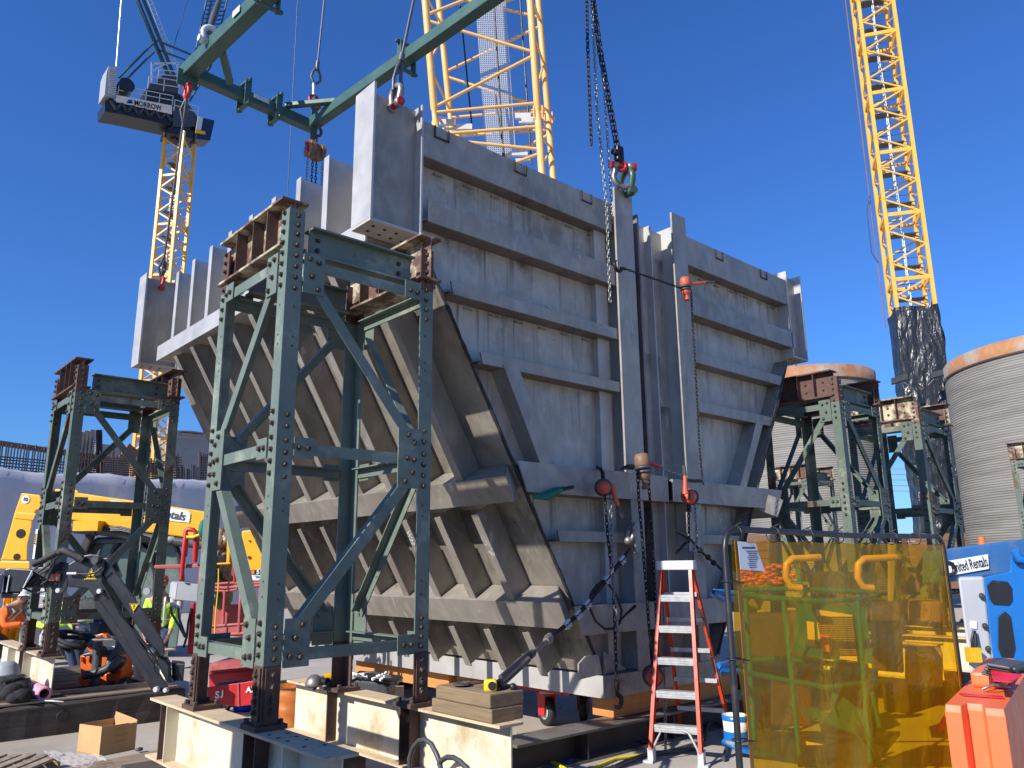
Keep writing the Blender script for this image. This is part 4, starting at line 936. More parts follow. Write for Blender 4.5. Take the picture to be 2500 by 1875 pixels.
q = f('B', 1790, 1050); b = MB(); b.torus(q, (.5, .8, 0), .06, .022, 18, 8); tag(b.build('master_link', M['shackle_red']), 'red oval link between the coupler and the big grey shackle', 'link')
shackle('shackle', 'big grey shackle with a red pin below the double black chain', f('B', 1803, 1050), (1, -.5, .0), (0, 0, -1), .12, .035, M['shackle_grey'], M['shackle_red'])
M['dgreen_link'] = mat('link_green', (.05, .09, .065), .45, .2, .2, 10)
shackle('shackle', 'long dark green shackle pinned through the top of the middle column', f('B', 1825, 1235, 5.36), (.3, 1, 0), (-.05, -.1, 1), .13, .038, M['dgreen_link'])
def drum_hoist(label, c, ax, R, th, m_='hoist', lev=None, extra=None):
    t = thing('lever_hoist', label, 'lever hoist', tuple(c), 'lever hoists on the hopper front')
    c = V(c); ax = V(ax).normalized()
    b = MB(); b.lathe(c-ax*th/2, [(0, 0), (R*.75, 0), (R*.95, th*.12), (R, th*.3), (R*.9, th*.42)], 24, ax); b.build('gear_cover', M[m_], t)
    b = MB(); b.lathe(c-ax*th*.06, [(0, 0), (R*1.05, 0), (R*1.05, th*.1), (0, th*.1)], 24, ax); b.lathe(c+ax*th*.1, [(0, 0), (R*1.0, 0), (R*1.0, th*.08), (0, th*.08)], 24, ax); b.build('side_frame', M['dgrey'], t)
    b = MB(); b.lathe(c+ax*th*.2, [(R*.8, 0), (R*.78, th*.15), (R*.4, th*.2), (R*.35, th*.4), (R*.55, th*.42), (R*.5, th*.5), (0, th*.5)], 24, ax); b.build('brake_cover', M[m_], t)
    b = MB(); b.torus(c-ax*th*.51, ax, R*.45, .006, 20, 6); b.build('cover_ring', M['dgrey'], t)
    if lev:
        b = MB(); p0, p1, p2 = map(V, lev); b.tube([p0, p0.lerp(p1, .5), p1], [R*.42, R*.3, R*.26], 6); b.build('lever', M[m_], t)
        b = MB(); b.tube([p1, p2], [R*.27, R*.22], 8); b.build('grip', M['dgrey'], t)
    return t
def hook(b, p, d, n, R=.045, r=.013):
    p = V(p); d = V(d).normalized(); n = V(n).normalized(); s = d.cross(n); b.tube([p, p+d*R*.8], r*1.1, 8)
    b.tube([p+d*(R*.8+R+math.cos(a)*-R)+s*math.sin(a)*R for a in [i*.35 for i in range(13)]], [r*1.3]*10+[r, r*.8, r*.5], 8)
# upper hoist across the gap
mkchain('black chain stretched across the gap to the upper lever hoist', [f('E', 1800, 140, 5.2), f('E', 1990, 205, 5.2), f('E', 2170, 268, 5.2)], .042)
b = MB(); hook(b, f('E', 1815, 148, 5.2), (-1, 0, .1), (0, 1, 0), .06, .016); b.build('hook', M['chain']); tag(bpy.data.objects[-1] if False else b and [o for o in C.objects if o.name.startswith('hook')][-1], 'black hook biting the column edge at the upper cross chain', 'hook')
q = f('F', 62, 262, 5.2)
drum_hoist('upper orange lever hoist with its handle sticking out to the right', q, (0, -.05, -1), .065, .24, lev=(q+zup*.03, f('F', 185, 233, 5.15), f('F', 243, 231, 5.15)))
mkchain('long chain hanging from the upper lever hoist down the right column', [f('F', 96, 290, 5.2), f('F', 128, 850, 5.2), f('F', 152, 1300, 5.2), f('F', 168, 1480, 5.2)], .042)
b = MB(); b.tube([f('c', 1340, 540, 5.2), f('c', 1440, 560, 5.2), f('c', 1590, 560, 5.2)], .02, 8); b.tube([f('c', 1600, 540, 5.2), f('c', 1650, 630, 5.2)], .008, 6); b.build('hook_bar', M['chain']); tag([o for o in C.objects if o.name.startswith('hook_bar')][-1], 'dark hook and end ring resting on the big band under the long chain', 'hook')
# middle rusty hoist lying level
q = f('c', 530, 330, 5.12); ax = V((0, -.12, -1))
t = drum_hoist('rust coloured hoist lying level over the big band at the gap', q, ax, .085, .30, 'hoist_rust')
b = MB(); b.tube([f('c', 340, 300, 5.12), f('c', 240, 300, 5.12), f('c', 120, 340, 5.12)], [.03, .028, .008], 8); b.build('hook', M['chain'], t)
b = MB(); b.tube([f('c', 600, 200, 5.1), f('c', 880, 310, 5.1)], [.025, .015], 8); b.build('lever', M['shackle_red'], t)
mkchain('shiny chain stretched from the rusty hoist to the upright orange hoist', [f('c', 700, 285, 5.12), f('c', 960, 370, 5.12), f('c', 1240, 465, 5.12)], .045, 'chain_lt')
mkchain('left chain hanging from the rusty hoist to the orange block below', [f('c', 430, 460, 5.12), f('c', 450, 900, 5.12), f('c', 510, 1600, 5.12), f('H', 1990, 1030, 5.12)], .05)
mkchain('right chain hanging from the rusty hoist beside its twin', [f('c', 625, 490, 5.12), f('c', 660, 1000, 5.12), f('c', 700, 1640, 5.12), f('H', 2030, 1010, 5.12)], .05)
q = f('H', 1993, 1075, 5.12); drum_hoist('dirty orange chain block hanging at the bottom rail beside the ladder', q, (-.6, -.8, 0), .10, .16)
b = MB(); hook(b, q-zup*.1, (0, 0, -1), (0, 1, 0), .05, .016); b.build('bottom_hook', M['chain']); tag([o for o in C.objects if o.name.startswith('bottom_hook')][-1], 'black hook hanging from the orange chain block at the rail', 'hook')
# upright orange lever hoist right of the gap
q = f('c', 1400, 850, 5.1)
drum_hoist('upright orange lever hoist right of the gap, lever pointing up', q, (.95, .3, 0), .085, .24, lev=(f('c', 1310, 800, 5.02), f('c', 1300, 460, 5.02), f('c', 1275, 265, 5.02)))
mkchain('dark chain hanging from the upright orange hoist', [f('c', 1362, 950, 5.1), f('c', 1370, 1640, 5.1), f('H', 2140, 300, 5.1)], .05)
mkchain('pale chain hanging from the upright orange hoist', [f('c', 1478, 960, 5.1), f('c', 1520, 1640, 5.1), f('I', 90, 330, 5.1), f('I', 98, 690, 5.1)], .045, 'chain_lt')
# left orange lever hoist
q = f('e', 1258, 185, 5.18)
drum_hoist('orange lever hoist left of the gap with its red lever hanging down', q, (-.7, -.7, 0), .085, .20, lev=(f('e', 1350, 150, 5.12), f('e', 1420, 390, 5.1), f('e', 1480, 520, 5.1)))
b = MB(); b.tube([q+zup*.08, f('e', 1250, 20, 5.2), f('e', 1225, -25, 5.25), f('e', 1190, -40, 5.35)], .02, 8); b.build('band_hook', M['chain']); tag([o for o in C.objects if o.name.startswith('band_hook')][-1], 'dark hook gripping the big band above the left orange hoist', 'hook')
mkchain('twin chain, dark strand, from the left orange hoist to the rail', [f('e', 1275, 300, 5.15), f('e', 1310, 760, 5.15), f('e', 1370, 1260, 5.15), f('H', 1765, 1120, 5.15)], .05)
mkchain('twin chain, pale strand, from the left orange hoist to the rail', [f('e', 1338, 290, 5.13), f('e', 1352, 700, 5.13), f('e', 1365, 1250, 5.13), f('e', 1400, 1600, 5.13), f('H', 1770, 830, 5.13)], .05, 'chain_lt')
q = f('H', 1765, 1130, 5.2); b = MB(); b.obox(q, (1, 0, 0), (0, 1, 0), zup, .04, .03, .1); hook(b, q-zup*.05, (0, 0, -1), (0, 1, 0), .055, .018); b.build('rail_hook', M['chain']); tag([o for o in C.objects if o.name.startswith('rail_hook')][-1], 'black hook pulling under the corner of the bottom rail', 'hook')
M['teal'] = mat('green_strap', (.012, .17, .10), .7, 0, .15, 20)
b = MB(); b.tube([f('e', 470, 285, 5.35), f('e', 620, 290, 5.28), f('e', 800, 205, 5.2)], [.022, .036, .02], 8); b.tube([f('e', 560, 270, 5.32), f('e', 700, 205, 5.28), f('e', 820, 190, 5.2)], .018, 8); tag(b.build('strap', M['teal']), 'green webbing strap looped over the big band edge', 'strap')
b = MB(); b.tube([f('e', 800, 205, 5.2), f('e', 915, 180, 5.2)], .018, 8); b.build('strap_end', M['chain']); tag([o for o in C.objects if o.name.startswith('strap_end')][-1], 'dark ratchet end of the green strap', 'strap end')
shackle('shackle', 'dull galvanised shackle in the upper hole of the pulling lug', f('e', 1570, 640, 5.30), (.4, 1, 0), (-.35, 0, -1), .07, .022, M['shackle_grey'])
b = MB(); b.sphere(f('e', 1540, 785, 5.28), .045, 12); b.sphere(f('e', 1565, 790, 5.28), .03, 10); b.build('shackle_nut', M['shackle_grey']); tag([o for o in C.objects if o.name.startswith('shackle_nut')][-1], 'round pin head under the galvanised lug shackle', 'pin')
# turnbuckle and rope tie
_cq = at('H', 972, 1382, 'z', tz(.532)); ZB1 = at('H', 968, 1288, 'x', _cq.x).z; ZB2 = at('H', 960, 1192, 'x', _cq.x).z
Bp = at('H', 1015, 1125, 'z', ZB2+.035); Tp = f('H', 1340, 835, 5.2)
t = thing('turnbuckle', 'steel rod turnbuckle sloping up from the timber blocks to the rope tie', 'turnbuckle', tuple(Bp))
for k0, k1 in ((0, .35), (.6, .93)): b = MB(); b.tube([Bp.lerp(Tp, k0), Bp.lerp(Tp, k1)], .017, 8); b.build('threaded_rod', M['shackle_grey'], t)
b = MB(); sd2 = (Tp-Bp).cross(zup).normalized(); u3 = sd2.cross((Tp-Bp).normalized())
for e in (-1, 1): b.tube([Bp.lerp(Tp, .03)+u3*.03*e, Bp.lerp(Tp, .5)+u3*.03*e, Bp.lerp(Tp, .56)+u3*.015*e], .015, 8)
b.tube([Bp.lerp(Tp, .52), Bp.lerp(Tp, .6)], .032, 8); b.build('body', M['dgrey'], t)
b = MB(); b.tube([Bp.lerp(Tp, .9), Bp.lerp(Tp, .97)], [.03, .045], 8); b.sphere(Tp, .045, 12, (1, .6, 1)); b.build('jaw', M['shackle_grey'], t)
b = MB(); b.cyl(Bp, (Tp-Bp), .026, .07, 10); b.build('foot_nut', M['chain'], t)
def H_(x, y, o=5.2): return f('H', x, y, o)
t = thing('wire_rope_tie', 'black wire rope tie with clamps and a big loose loop below the lug', 'rope', tuple(H_(1580, 620)))
b = MB()
for o_ in (-9, 9): b.tube([Tp, H_(1455, 745+o_), H_(1520, 685+o_), H_(1580, 620+o_), H_(1640, 540+o_), H_(1705, 460+o_), H_(1800, 340+o_), H_(1850, 270)], .013, 8)
b.tube([H_(1590, 640), H_(1600, 560), H_(1640, 500), H_(1700, 480), H_(1760, 560), H_(1795, 660), H_(1785, 740), H_(1750, 775), H_(1690, 780), H_(1630, 730), H_(1595, 650), H_(1590, 620)], .012, 8)
b.tube([H_(1600, 600), H_(1610, 540), H_(1655, 490), H_(1705, 460)], .012, 8); b.tube([H_(1780, 730), H_(1830, 680), H_(1880, 635)], [.012, .012, .018], 8)
b.build('rope', M['chain'], t)
for (x, y) in ((1455, 745), (1520, 685), (1580, 620), (1705, 460), (1800, 340)):
    b = MB(); c = H_(x, y, 5.17); d_ = (H_(1705, 460)-H_(1455, 745)).normalized(); s_ = d_.cross(V((0, -1, 0)))
    for e in (-1, 1): b.torus(c+d_*.018*e, d_, .026, .006, 10, 6, 0, 4.7); b.cyl(c+d_*.018*e+s_*.03, s_, .012, .03, 6)
    b.obox(c-s_*.02, d_, s_, V((0, -1, 0)), .07, .018, .03); b.build('rope_clip', M['lgrey'], t)
b = MB(); b.tube([f('I', 0, 160), f('I', 90, 210), f('I', 150, 280), f('I', 230, 350), f('I', 300, 410)], .015, 8)
for k_ in ((150, 280), (205, 325), (240, 360)): b.sphere(f('I', *k_), .035, 8)
tag(b.build('rope_lashing', M['chain']), 'black rope lashing with clips running down behind the screen edge', 'rope')
b = MB(); b.box(*sorted((f('I', 70, 0).x, f('I', 140, 0).x)), 5.30, 5.32, f('I', 100, 290).z, f('I', 100, 40).z); tag(b.build('steel_lug', M['steel']), 'flat steel plate hanging on the right column behind the pale chain', 'plate')
# ================================================================ CASTER DOLLY
t = thing('dolly', 'red wheeled dolly under the hopper rail, two grey caster wheels showing', 'dolly', (6.5, 6.6, 0))
b = MB(); b.bar((6.35, 6.15, .43), (6.35, 7.9, .43), .08, .07); b.bar((6.3, 6.3, .43), (8, 6.3, .43), .08, .07); b.build('frame', M['red'], t)
for (vx, vy, yaw_) in ((1322, 1392, .5), (1556, 1362, -.2)):
    g0 = at('H', vx, vy, 'z', 0); c = g0+zup*.15+fwd*.02; axw = (rgt*math.cos(yaw_)+fwd*math.sin(yaw_)).normalized()
    b = MB(); b.lathe(c-axw*.035, [(.085, 0), (.138, 0), (.15, .012), (.15, .065), (.138, .077), (.085, .077)], 28, axw); w_ = b.build('wheel', M['rubber'], t)
    b = MB(); b.lathe(c-axw*.034, [(0, 0), (.1, 0), (.1, .07), (0, .07)], 20, axw); b.build('hub', M['lgrey'], w_)
    b = MB(); u_ = axw.cross(zup)
    for e in (-1, 1): b.prism([c+axw*.06*e+u_*-.06+zup*-.04, c+axw*.06*e+u_*.06+zup*-.04, c+axw*.06*e+u_*.09+zup*.19, c+axw*.06*e+u_*-.09+zup*.19], axw*.01*e)
    b.obox(c+zup*.195, axw, u_, zup, .16, .18, .012); b.build('fork', M['red'], t)
    b = MB(); b.obox(c+zup*.235-fwd*.12, rgt, fwd, zup, .16, .006, .07); pl = b.build('label_plate', M['lgrey'], t)
    text('8 6 2 2', c+zup*.235-fwd*.124, rgt, zup, .035, M['black'], pl, ex=.0005)
# ================================================================ STEPLADDER
t = thing('stepladder', 'orange stepladder with aluminium steps standing open in front of the hopper', 'ladder', (6.2, 4.9, 0))
A_ = at('H', 1985, 1622, 'z', 0); B_ = at('I', 165, 1652, 'z', 0); md = (A_+B_)/2; wv = (B_-A_).normalized(); bk = wv.cross(zup); bk = -bk if bk.dot(fwd) < 0 else bk
TA = md-wv*.145+bk*.40+zup*1.70; TB_ = md+wv*.145+bk*.40+zup*1.70
def chan(b, p, q, w=.075, d=.03):
    b.ext([(-w/2, -d/2), (w/2, -d/2), (w/2, d/2), (w/2-.006, d/2), (w/2-.006, -d/2+.006), (-w/2+.006, -d/2+.006), (-w/2+.006, d/2), (-w/2, d/2)], p, q, up=wv)
for p, q in ((A_+zup*.1, TA), (B_+zup*.1, TB_)):
    b = MB(); chan(b, p, q, .08, -.032 if p is A_ else .032); o = b.build('front_rail', M['ladder'], t)
RA, RB = A_+wv*.0+bk*1.18, B_+wv*.06+bk*1.18
for p, q in ((RA+zup*.06, TA+bk*.05), (RB+zup*.06, TB_+bk*.05)):
    b = MB(); chan(b, p, q, .055, .028); b.build('rear_rail', M['ladder'], t)
for i in range(5):
    z = .305*(i+1)*.93+.03; k = z/1.70; p, q = A_.lerp(TA, k), B_.lerp(TB_, k); p = V((p.x, p.y, z)); q = V((q.x, q.y, z))
    b = MB(); b.obox((p+q)/2, wv, bk, zup, (q-p).length-.02, .085, .006); b.obox((p+q)/2-bk*.044-zup*.028, wv, bk, zup, (q-p).length+.005, .005, .062)
    for e in (-.01, .01): b.obox((p+q)/2-bk*.048-zup*(.028+e), wv, bk, zup, (q-p).length, .004, .005)
    b.build('step', M['alu'], t)
for z in (.30, .6, .9, 1.2, 1.45):
    k = z/1.7; p, q = RA.lerp(TA, k), RB.lerp(TB_, k); p = V((p.x, p.y, z)); q = V((q.x, q.y, z)); b = MB(); b.obox((p+q)/2, wv, bk, zup, (q-p).length, .03, .04); b.build('rear_brace', M['alu'], t)
b = MB(); b.obox((TA+TB_)/2+zup*.03+bk*.03, wv, bk, zup, .37, .16, .09); b.build('top_cap', mat('ladder_cap', (.62, .6, .55), .6), t, bevel=.012)
for p, s in ((A_, -1), (B_, 1)):
    b = MB(); b.obox(p+zup*.06+bk*.015, wv, bk, zup, .05, .10, .12); b.obox(p+zup*.012+wv*.02*s, wv, bk, zup, .09, .12, .02); b.build('foot', M['lgrey'], t)
b = MB(); b.tube([B_+zup*.04-wv*.0, B_+zup*.14-wv*.03, B_+zup*.27-wv*.1, B_+zup*.29-wv*.16], [.015, .012, .012, .008], 6); b.build('corner_brace', M['alu'], t); b = MB(); b.tube([A_+zup*.04, A_+zup*.14+wv*.03, A_+zup*.27+wv*.1], [.015, .012, .008], 6); b.build('corner_brace', M['alu'], t)
for y in (.72, 1.12):
    k = y/1.7; p = RB.lerp(TB_, k); b = MB(); b.obox(V((p.x, p.y, y))+wv*.017-bk*.001, bk, wv, (TB_-RB).normalized(), .04, .004, .22); b.build('rail_label', M['black'] if y > 1 else M['lgrey'], t)
mkchain('loose pale chain hanging down behind the ladder to the concrete', [H_(2068, 1130, 5.0), H_(2072, 1400, 5.0), at('H', 2074, 1555, 'z', .03), at('H', 2010, 1560, 'z', .02)], .045, 'chain_lt')
mkchain('short chain lying on the dark beam left of the ladder', [at('H', 1910, 1500, 'z', .02), at('H', 1960, 1515, 'z', .02), at('H', 1990, 1500, 'z', .02)], .045, 'chain')
# ================================================================ AMBER WELDING SCREEN
def vtx(lat, dep, z): return rgt*lat+fwd*dep+zup*z
sL, sR = vtx(.949, 3.6, 0), vtx(.537*5.12, 5.12, 0); sd3 = (sR-sL).normalized(); sn = sd3.cross(zup); sn = -sn if sn.dot(fwd) > 0 else sn; SW = (sR-sL).length
def amber():
    m = bpy.data.materials.new('amber_vinyl'); m.use_nodes = True; N = m.node_tree; n = N.nodes; L = N.links; n.clear()
    out = n.new('ShaderNodeOutputMaterial'); tr = n.new('ShaderNodeBsdfTransparent'); df = n.new('ShaderNodeBsdfTranslucent'); d2 = n.new('ShaderNodeBsdfDiffuse'); gl = n.new('ShaderNodeBsdfGlossy')
    tr.inputs[0].default_value = (.98, .60, .015, 1); df.inputs[0].default_value = (1, .56, .01, 1); d2.inputs[0].default_value = (1, .50, .008, 1); gl.inputs['Roughness'].default_value = .12
    a1 = n.new('ShaderNodeMixShader'); a1.inputs[0].default_value = .5; L.new(df.outputs[0], a1.inputs[1]); L.new(d2.outputs[0], a1.inputs[2])
    g_ = n.new('ShaderNodeNewGeometry'); no = n.new('ShaderNodeTexNoise'); no.inputs['Scale'].default_value = 5; no.inputs['Detail'].default_value = 9; no.inputs['Distortion'].default_value = 1.5; L.new(g_.outputs[0], no.inputs[0])
    mr = n.new('ShaderNodeMapRange'); L.new(no.outputs[0], mr.inputs[0]); mr.inputs[1].default_value = .3; mr.inputs[2].default_value = .8; mr.inputs[3].default_value = .36; mr.inputs[4].default_value = .48
    a2 = n.new('ShaderNodeMixShader'); L.new(mr.outputs[0], a2.inputs[0]); L.new(tr.outputs[0], a2.inputs[1]); L.new(a1.outputs[0], a2.inputs[2])
    fr = n.new('ShaderNodeLayerWeight'); fr.inputs[0].default_value = .25; fm = n.new('ShaderNodeMath'); fm.operation = 'MULTIPLY_ADD'; L.new(fr.outputs['Facing'], fm.inputs[0]); fm.inputs[1].default_value = .12; fm.inputs[2].default_value = .02
    a3 = n.new('ShaderNodeMixShader'); L.new(fm.outputs[0], a3.inputs[0]); L.new(a2.outputs[0], a3.inputs[1]); L.new(gl.outputs[0], a3.inputs[2])
    wv_ = n.new('ShaderNodeTexNoise'); wv_.inputs['Scale'].default_value = 3.2; wv_.inputs['Detail'].default_value = 5; wv_.inputs['Distortion'].default_value = 2.5; L.new(g_.outputs[0], wv_.inputs[0])
    bp = n.new('ShaderNodeBump'); bp.inputs['Strength'].default_value = .5; bp.inputs['Distance'].default_value = .03; L.new(wv_.outputs[0], bp.inputs['Height'])
    for s in (gl, d2): L.new(bp.outputs[0], s.inputs['Normal'])
    L.new(a3.outputs[0], out.inputs[0]); return m
t = thing('welding_screen', 'amber see-through welding screen in a black tube frame standing right of the ladder', 'screen', tuple((sL+sR)/2))
zt_, zb_ = 1.90, .10
def SP(u, z, o=0): return sL+sd3*u+zup*z+sn*o
b = MB(); r_ = .0145
pts = [SP(0, zb_), SP(0, zt_-.09), SP(.012, zt_-.045), SP(.04, zt_-.012), SP(.09, zt_), SP(SW*.5, zt_-.012), SP(SW-.09, zt_), SP(SW-.04, zt_-.012), SP(SW-.012, zt_-.045), SP(SW, zt_-.09), SP(SW, zb_)]
b.tube(pts, r_, 12); b.tube([SP(0, zb_), SP(SW, zb_)], r_, 12); b.build('frame', M['black'], t)
for u in (0, SW):
    b = MB(); b.tube([SP(u, .06, -.35), SP(u, .06, .35)], .017, 10); b.tube([SP(u, .06), SP(u, zb_+.02)], .02, 8); b.build('foot', M['black'], t)
b = MB(); nx, nz = 64, 48; g_ = []
for j in range(nz+1):
    for i in range(nx+1):
        u = .045+(SW-.09)*i/nx; z = zb_+.04+(zt_-zb_-.085)*j/nz
        o_ = .010*math.sin(u*5+z*2)+.007*math.sin(z*8+u*3)+.006*math.sin(u*17-z*6)
        zz = z-.010*math.sin(math.pi*((u-.045)/((SW-.09)/7) % 1))*(j/nz)**6
        g_.append(SP(u, zz, o_))
b.add(g_, [(j*(nx+1)+i, j*(nx+1)+i+1, (j+1)*(nx+1)+i+1, (j+1)*(nx+1)+i) for j in range(nz) for i in range(nx)], True)
b.build('amber_sheet', amber(), t)
for i in range(8):
    b = MB(); b.torus(SP(.09+(SW-.18)*i/7, zt_-.02), sd3, .036, .003, 12, 5); b.tube([SP(.09+(SW-.18)*i/7, zt_+.015), SP(.1+(SW-.18)*i/7, zt_+.03, .03)], .003, 4); b.build('tie_wire', M['black'], t)
for i in range(5):
    for u in (0.015, SW-.015): b = MB(); b.torus(SP(u, .35+i*.33), zup, .034, .003, 12, 5); b.tube([SP(u, .35+i*.33, .02), SP(u+.07*(1 if u < 1 else -1), .34+i*.33, .03)], .003, 4); b.build('tie_wire', M['black'], t)
M['seam'] = mat('amber_hem', (.32, .15, .01), .5)
for (u, w_) in ((.05, .025), (SW-.075, .025)): b = MB(); b.obox(SP(u+w_/2, (zt_+zb_)/2, .02), sd3, sn, zup, w_, .002, zt_-zb_-.1); b.build('hem', M['seam'], t)
M['paper'] = mat('paper', (.75, .76, .78), .6, 0, .03, 10)
pp = MB(); pp.prism([SP(.06, zt_-.055, .03), SP(.20, zt_-.065, .03), SP(.25, zt_-.19, .035), SP(.065, zt_-.18, .03)], sn*.001); pb = pp.build('safety_notice', M['paper'], t)
b = MB()
for i in range(9): b.obox(SP(.165, zt_-.10-i*.009, .034), sd3, sn, zup, .085-.01*(i % 3), .001, .003)
b.obox(SP(.14, zt_-.085, .034), sd3, sn, zup, .1, .001, .008); b.build('printed_lines', M['navy'], pb)
# ================================================================ BLUE BOOM LIFT
t = thing('boom_lift', 'blue boom lift whose basket stands behind the amber screen, boom reaching right', 'boom lift', tuple(vtx(2.6, 6.2, 0)))
bD = 5.9
def Q(x, y, d=bD): return dp('I', x, y, d)
def tb(pts, r, nm, m_='blue'): b = MB(); b.tube(pts, r, 10); return b.build(nm, M[m_], t)
tb([Q(420, 590, 6.6), Q(300, 590, 6.3), Q(235, 560, 5.9), Q(240, 545, 5.7), Q(330, 548), Q(560, 580), Q(900, 605), Q(1200, 590, 6), Q(1260, 560, 6.6)], .021, 'guard_rail')
tb([Q(420, 990, 6.6), Q(330, 995, 6.3), Q(272, 1010, 5.9), Q(285, 1035, 5.7), Q(380, 1045), Q(720, 1110), Q(950, 1150), Q(1220, 1120, 6), Q(1370, 1100, 6.4)], .021, 'guard_rail')
tb([Q(400, 980, 6.6), Q(680, 968, 6.7), Q(860, 990, 6.7), Q(1200, 1010, 6.7)], .021, 'guard_rail')
tb([Q(420, 530, 6.7), Q(700, 525, 6.7), Q(1290, 545, 6.7)], .021, 'guard_rail')
tb([Q(450, 1440, 6.5), Q(330, 1480, 6.2), Q(312, 1500, 5.8), Q(390, 1530, 5.7), Q(700, 1600), Q(1240, 1655)], .026, 'toe_rail')
for (a, c, d_) in (((440, 560), (500, 1560), 6.3), ((680, 580), (790, 1650), bD), ((1150, 600), (1235, 1650), bD), ((760, 350), (800, 560), 6.6), ((1200, 1000), (1290, 1400), 6.6)): tb([Q(*a, d_), Q(*c, d_)], .019, 'post')
M['lyel'] = mat('grip_yellow', (.70, .42, .02), .4)
for x0, x1 in ((695, 910), (1150, 1390)):
    tb([Q(x0+100, 520, 6), Q(x0+30, 510, 6), Q(x0, 450, 6), Q(x0+5, 370, 6), Q(x0+40, 335, 6), Q(x1, 325, 6.1)], .026, 'grab_handle', 'lyel')
b = MB(); b.prism([Q(860, 620, 6.3), Q(1200, 640, 6.3), Q(1250, 1000, 6.3), Q(850, 960, 6.3)], fwd*.35); b.build('control_panel', M['blue'], t)
b = MB(); b.prism([Q(890, 655, 6.28), Q(1115, 690, 6.28), Q(1150, 985, 6.28), Q(1040, 970, 6.28), Q(1035, 900, 6.28), Q(905, 860, 6.28)], fwd*.012); dc = b.build('instruction_decal', M['sticker'], t)
b = MB()
for i in range(18):
    for j in range(4): b.obox(Q(925+j*55+i*2.5, 705+i*14, 6.275), rgt, fwd, zup, .085, .001, .008)
b.build('printed_lines', M['black'], dc)
b = MB(); b.prism([Q(915, 815, 6.26), Q(968, 820, 6.26), Q(972, 925, 6.26), Q(925, 918, 6.26)], fwd*.01); b.build('red_decal', M['stickor'], t)
b = MB(); b.prism([Q(830, 730, 6.29), Q(875, 735, 6.29), Q(882, 890, 6.29), Q(840, 885, 6.29)], fwd*.01); b.build('small_decal', M['sticker'], t)
b = MB(); b.prism([Q(825, 1490, 5.8), Q(930, 1510, 5.8), Q(940, 1640, 5.8), Q(840, 1625, 5.8)], fwd*.01); d2_ = b.build('floor_decal', M['sticker'], t)
b = MB()
for i in range(7): b.obox(Q(885, 1520+i*17, 5.79), rgt, fwd, zup, .2, .001, .012)
b.build('printed_lines', M['black'], d2_)
b = MB(); b.prism([Q(945, 415, 6.9), Q(1275, 420, 6.9), Q(1270, 560, 6.9), Q(945, 560, 6.9)], fwd*.3); b.build('control_box', M['dgrey'], t)
b = MB(); b.prism([Q(420, 1590, 5.8), Q(1240, 1680, 5.8), Q(1420, 1450, 6.9), Q(500, 1450, 6.9)], zup*.03); b.build('platform_floor', M['dgrey'], t)
b = MB(); b.prism([Q(820, 1500, 6.5), Q(1060, 1500, 6.5), Q(1060, 1659, 6.5), Q(820, 1659, 6.5)], fwd*.3); b.build('step_box', M['blue'], t)
b = MB(); b.prism([Q(800, 1310, 6.6), Q(1240, 1490, 6.6), Q(1240, 1420, 6.6), Q(900, 1290, 6.6)], fwd*.1); b.build('support_arm', M['blue'], t)
b = MB(); b.prism([Q(1050, 1040, 6.8), Q(1280, 1040, 6.8), Q(1280, 1420, 6.8), Q(1060, 1420, 6.8)], fwd*.25); b.build('mount', M['blue'], t)
M['boomblue'] = mat('boom_blue', (.035, .13, .33), .4, 0, .1, 2, dirt=(.10, .17, .27), dsc=3, damt=.45)
# boom tube
b = MB(); b.prism([Q(1560, 290, 7.6), Q(1720, 270, 7.6), Q(2230, 205, 7.6), Q(2230, 410, 7.6), Q(1720, 485, 7.6), Q(1560, 500, 7.6)], hdir([Q(1900, 300, 7.6)])*.32); bo = b.build('boom', M['boomblue'], t, bevel=.02)
b = MB(); b.prism([Q(1700, 352, 7.58), Q(1975, 306, 7.58), Q(1982, 398, 7.58), Q(1700, 448, 7.58)], fwd*.01); sg = b.build('name_board', M['white'], t)
pa, pb = Q(1745, 395, 7.575), Q(1968, 352, 7.575); xd = (pb-pa).normalized(); text('United Rentals', (pa+pb)/2, xd, (zup-xd*xd.z), .135, M['navy'], sg, wid=(pb-pa).length, ex=.002)
b = MB(); b.torus(Q(1722, 400, 7.575), fwd, .06, .02, 16, 6); b.build('emblem', M['navy'], sg)
M['lgp'] = mat('cover_grey', (.50, .51, .52), .5, 0, .06, 3)
b = MB(); b.prism([Q(1785, 455, 7.2), Q(1950, 450, 7.2), Q(2005, 1000, 7.2), Q(1960, 1085, 7.2), Q(1865, 1080, 7.2), Q(1830, 800, 7.2)], hdir([Q(1900, 800, 7.2)])*.5); gc = b.build('grey_cover', M['lgp'], t, bevel=.02)
b = MB(); b.prism([Q(1868, 728, 7.19), Q(1905, 733, 7.19), Q(1905, 780, 7.19), Q(1868, 775, 7.19)], fwd*.01); b.build('round_decal', M['white'], gc)
b = MB(); b.tube([Q(1885, 790, 7.17), Q(1872, 850, 7.15), Q(1880, 940, 7.17)], .012, 6); b.tube([Q(1890, 790, 7.17), Q(1900, 870, 7.15), Q(1890, 950, 7.17)], .012, 6); b.build('cable', M['black'], gc)
b = MB(); b.obox(Q(1882, 942, 7.15), rgt, fwd, zup, .1, .08, .12); b.build('plug', M['lyel'], gc)
def blk(pts, d_, th, nm, m_, par=None): b = MB(); q_ = [Q(x, y, d_) for x, y in pts]; b.prism(q_, hdir(q_)*th); return b.build(nm, M[m_], par or t, bevel=.012)
arm = blk([(1948, 455), (2115, 415), (2118, 300), (2140, 272), (2165, 270), (2200, 300), (2240, 310), (2240, 1000), (2155, 1000), (2120, 965), (2005, 975), (1985, 800)], 6.9, .35, 'riser_arm', 'blue')
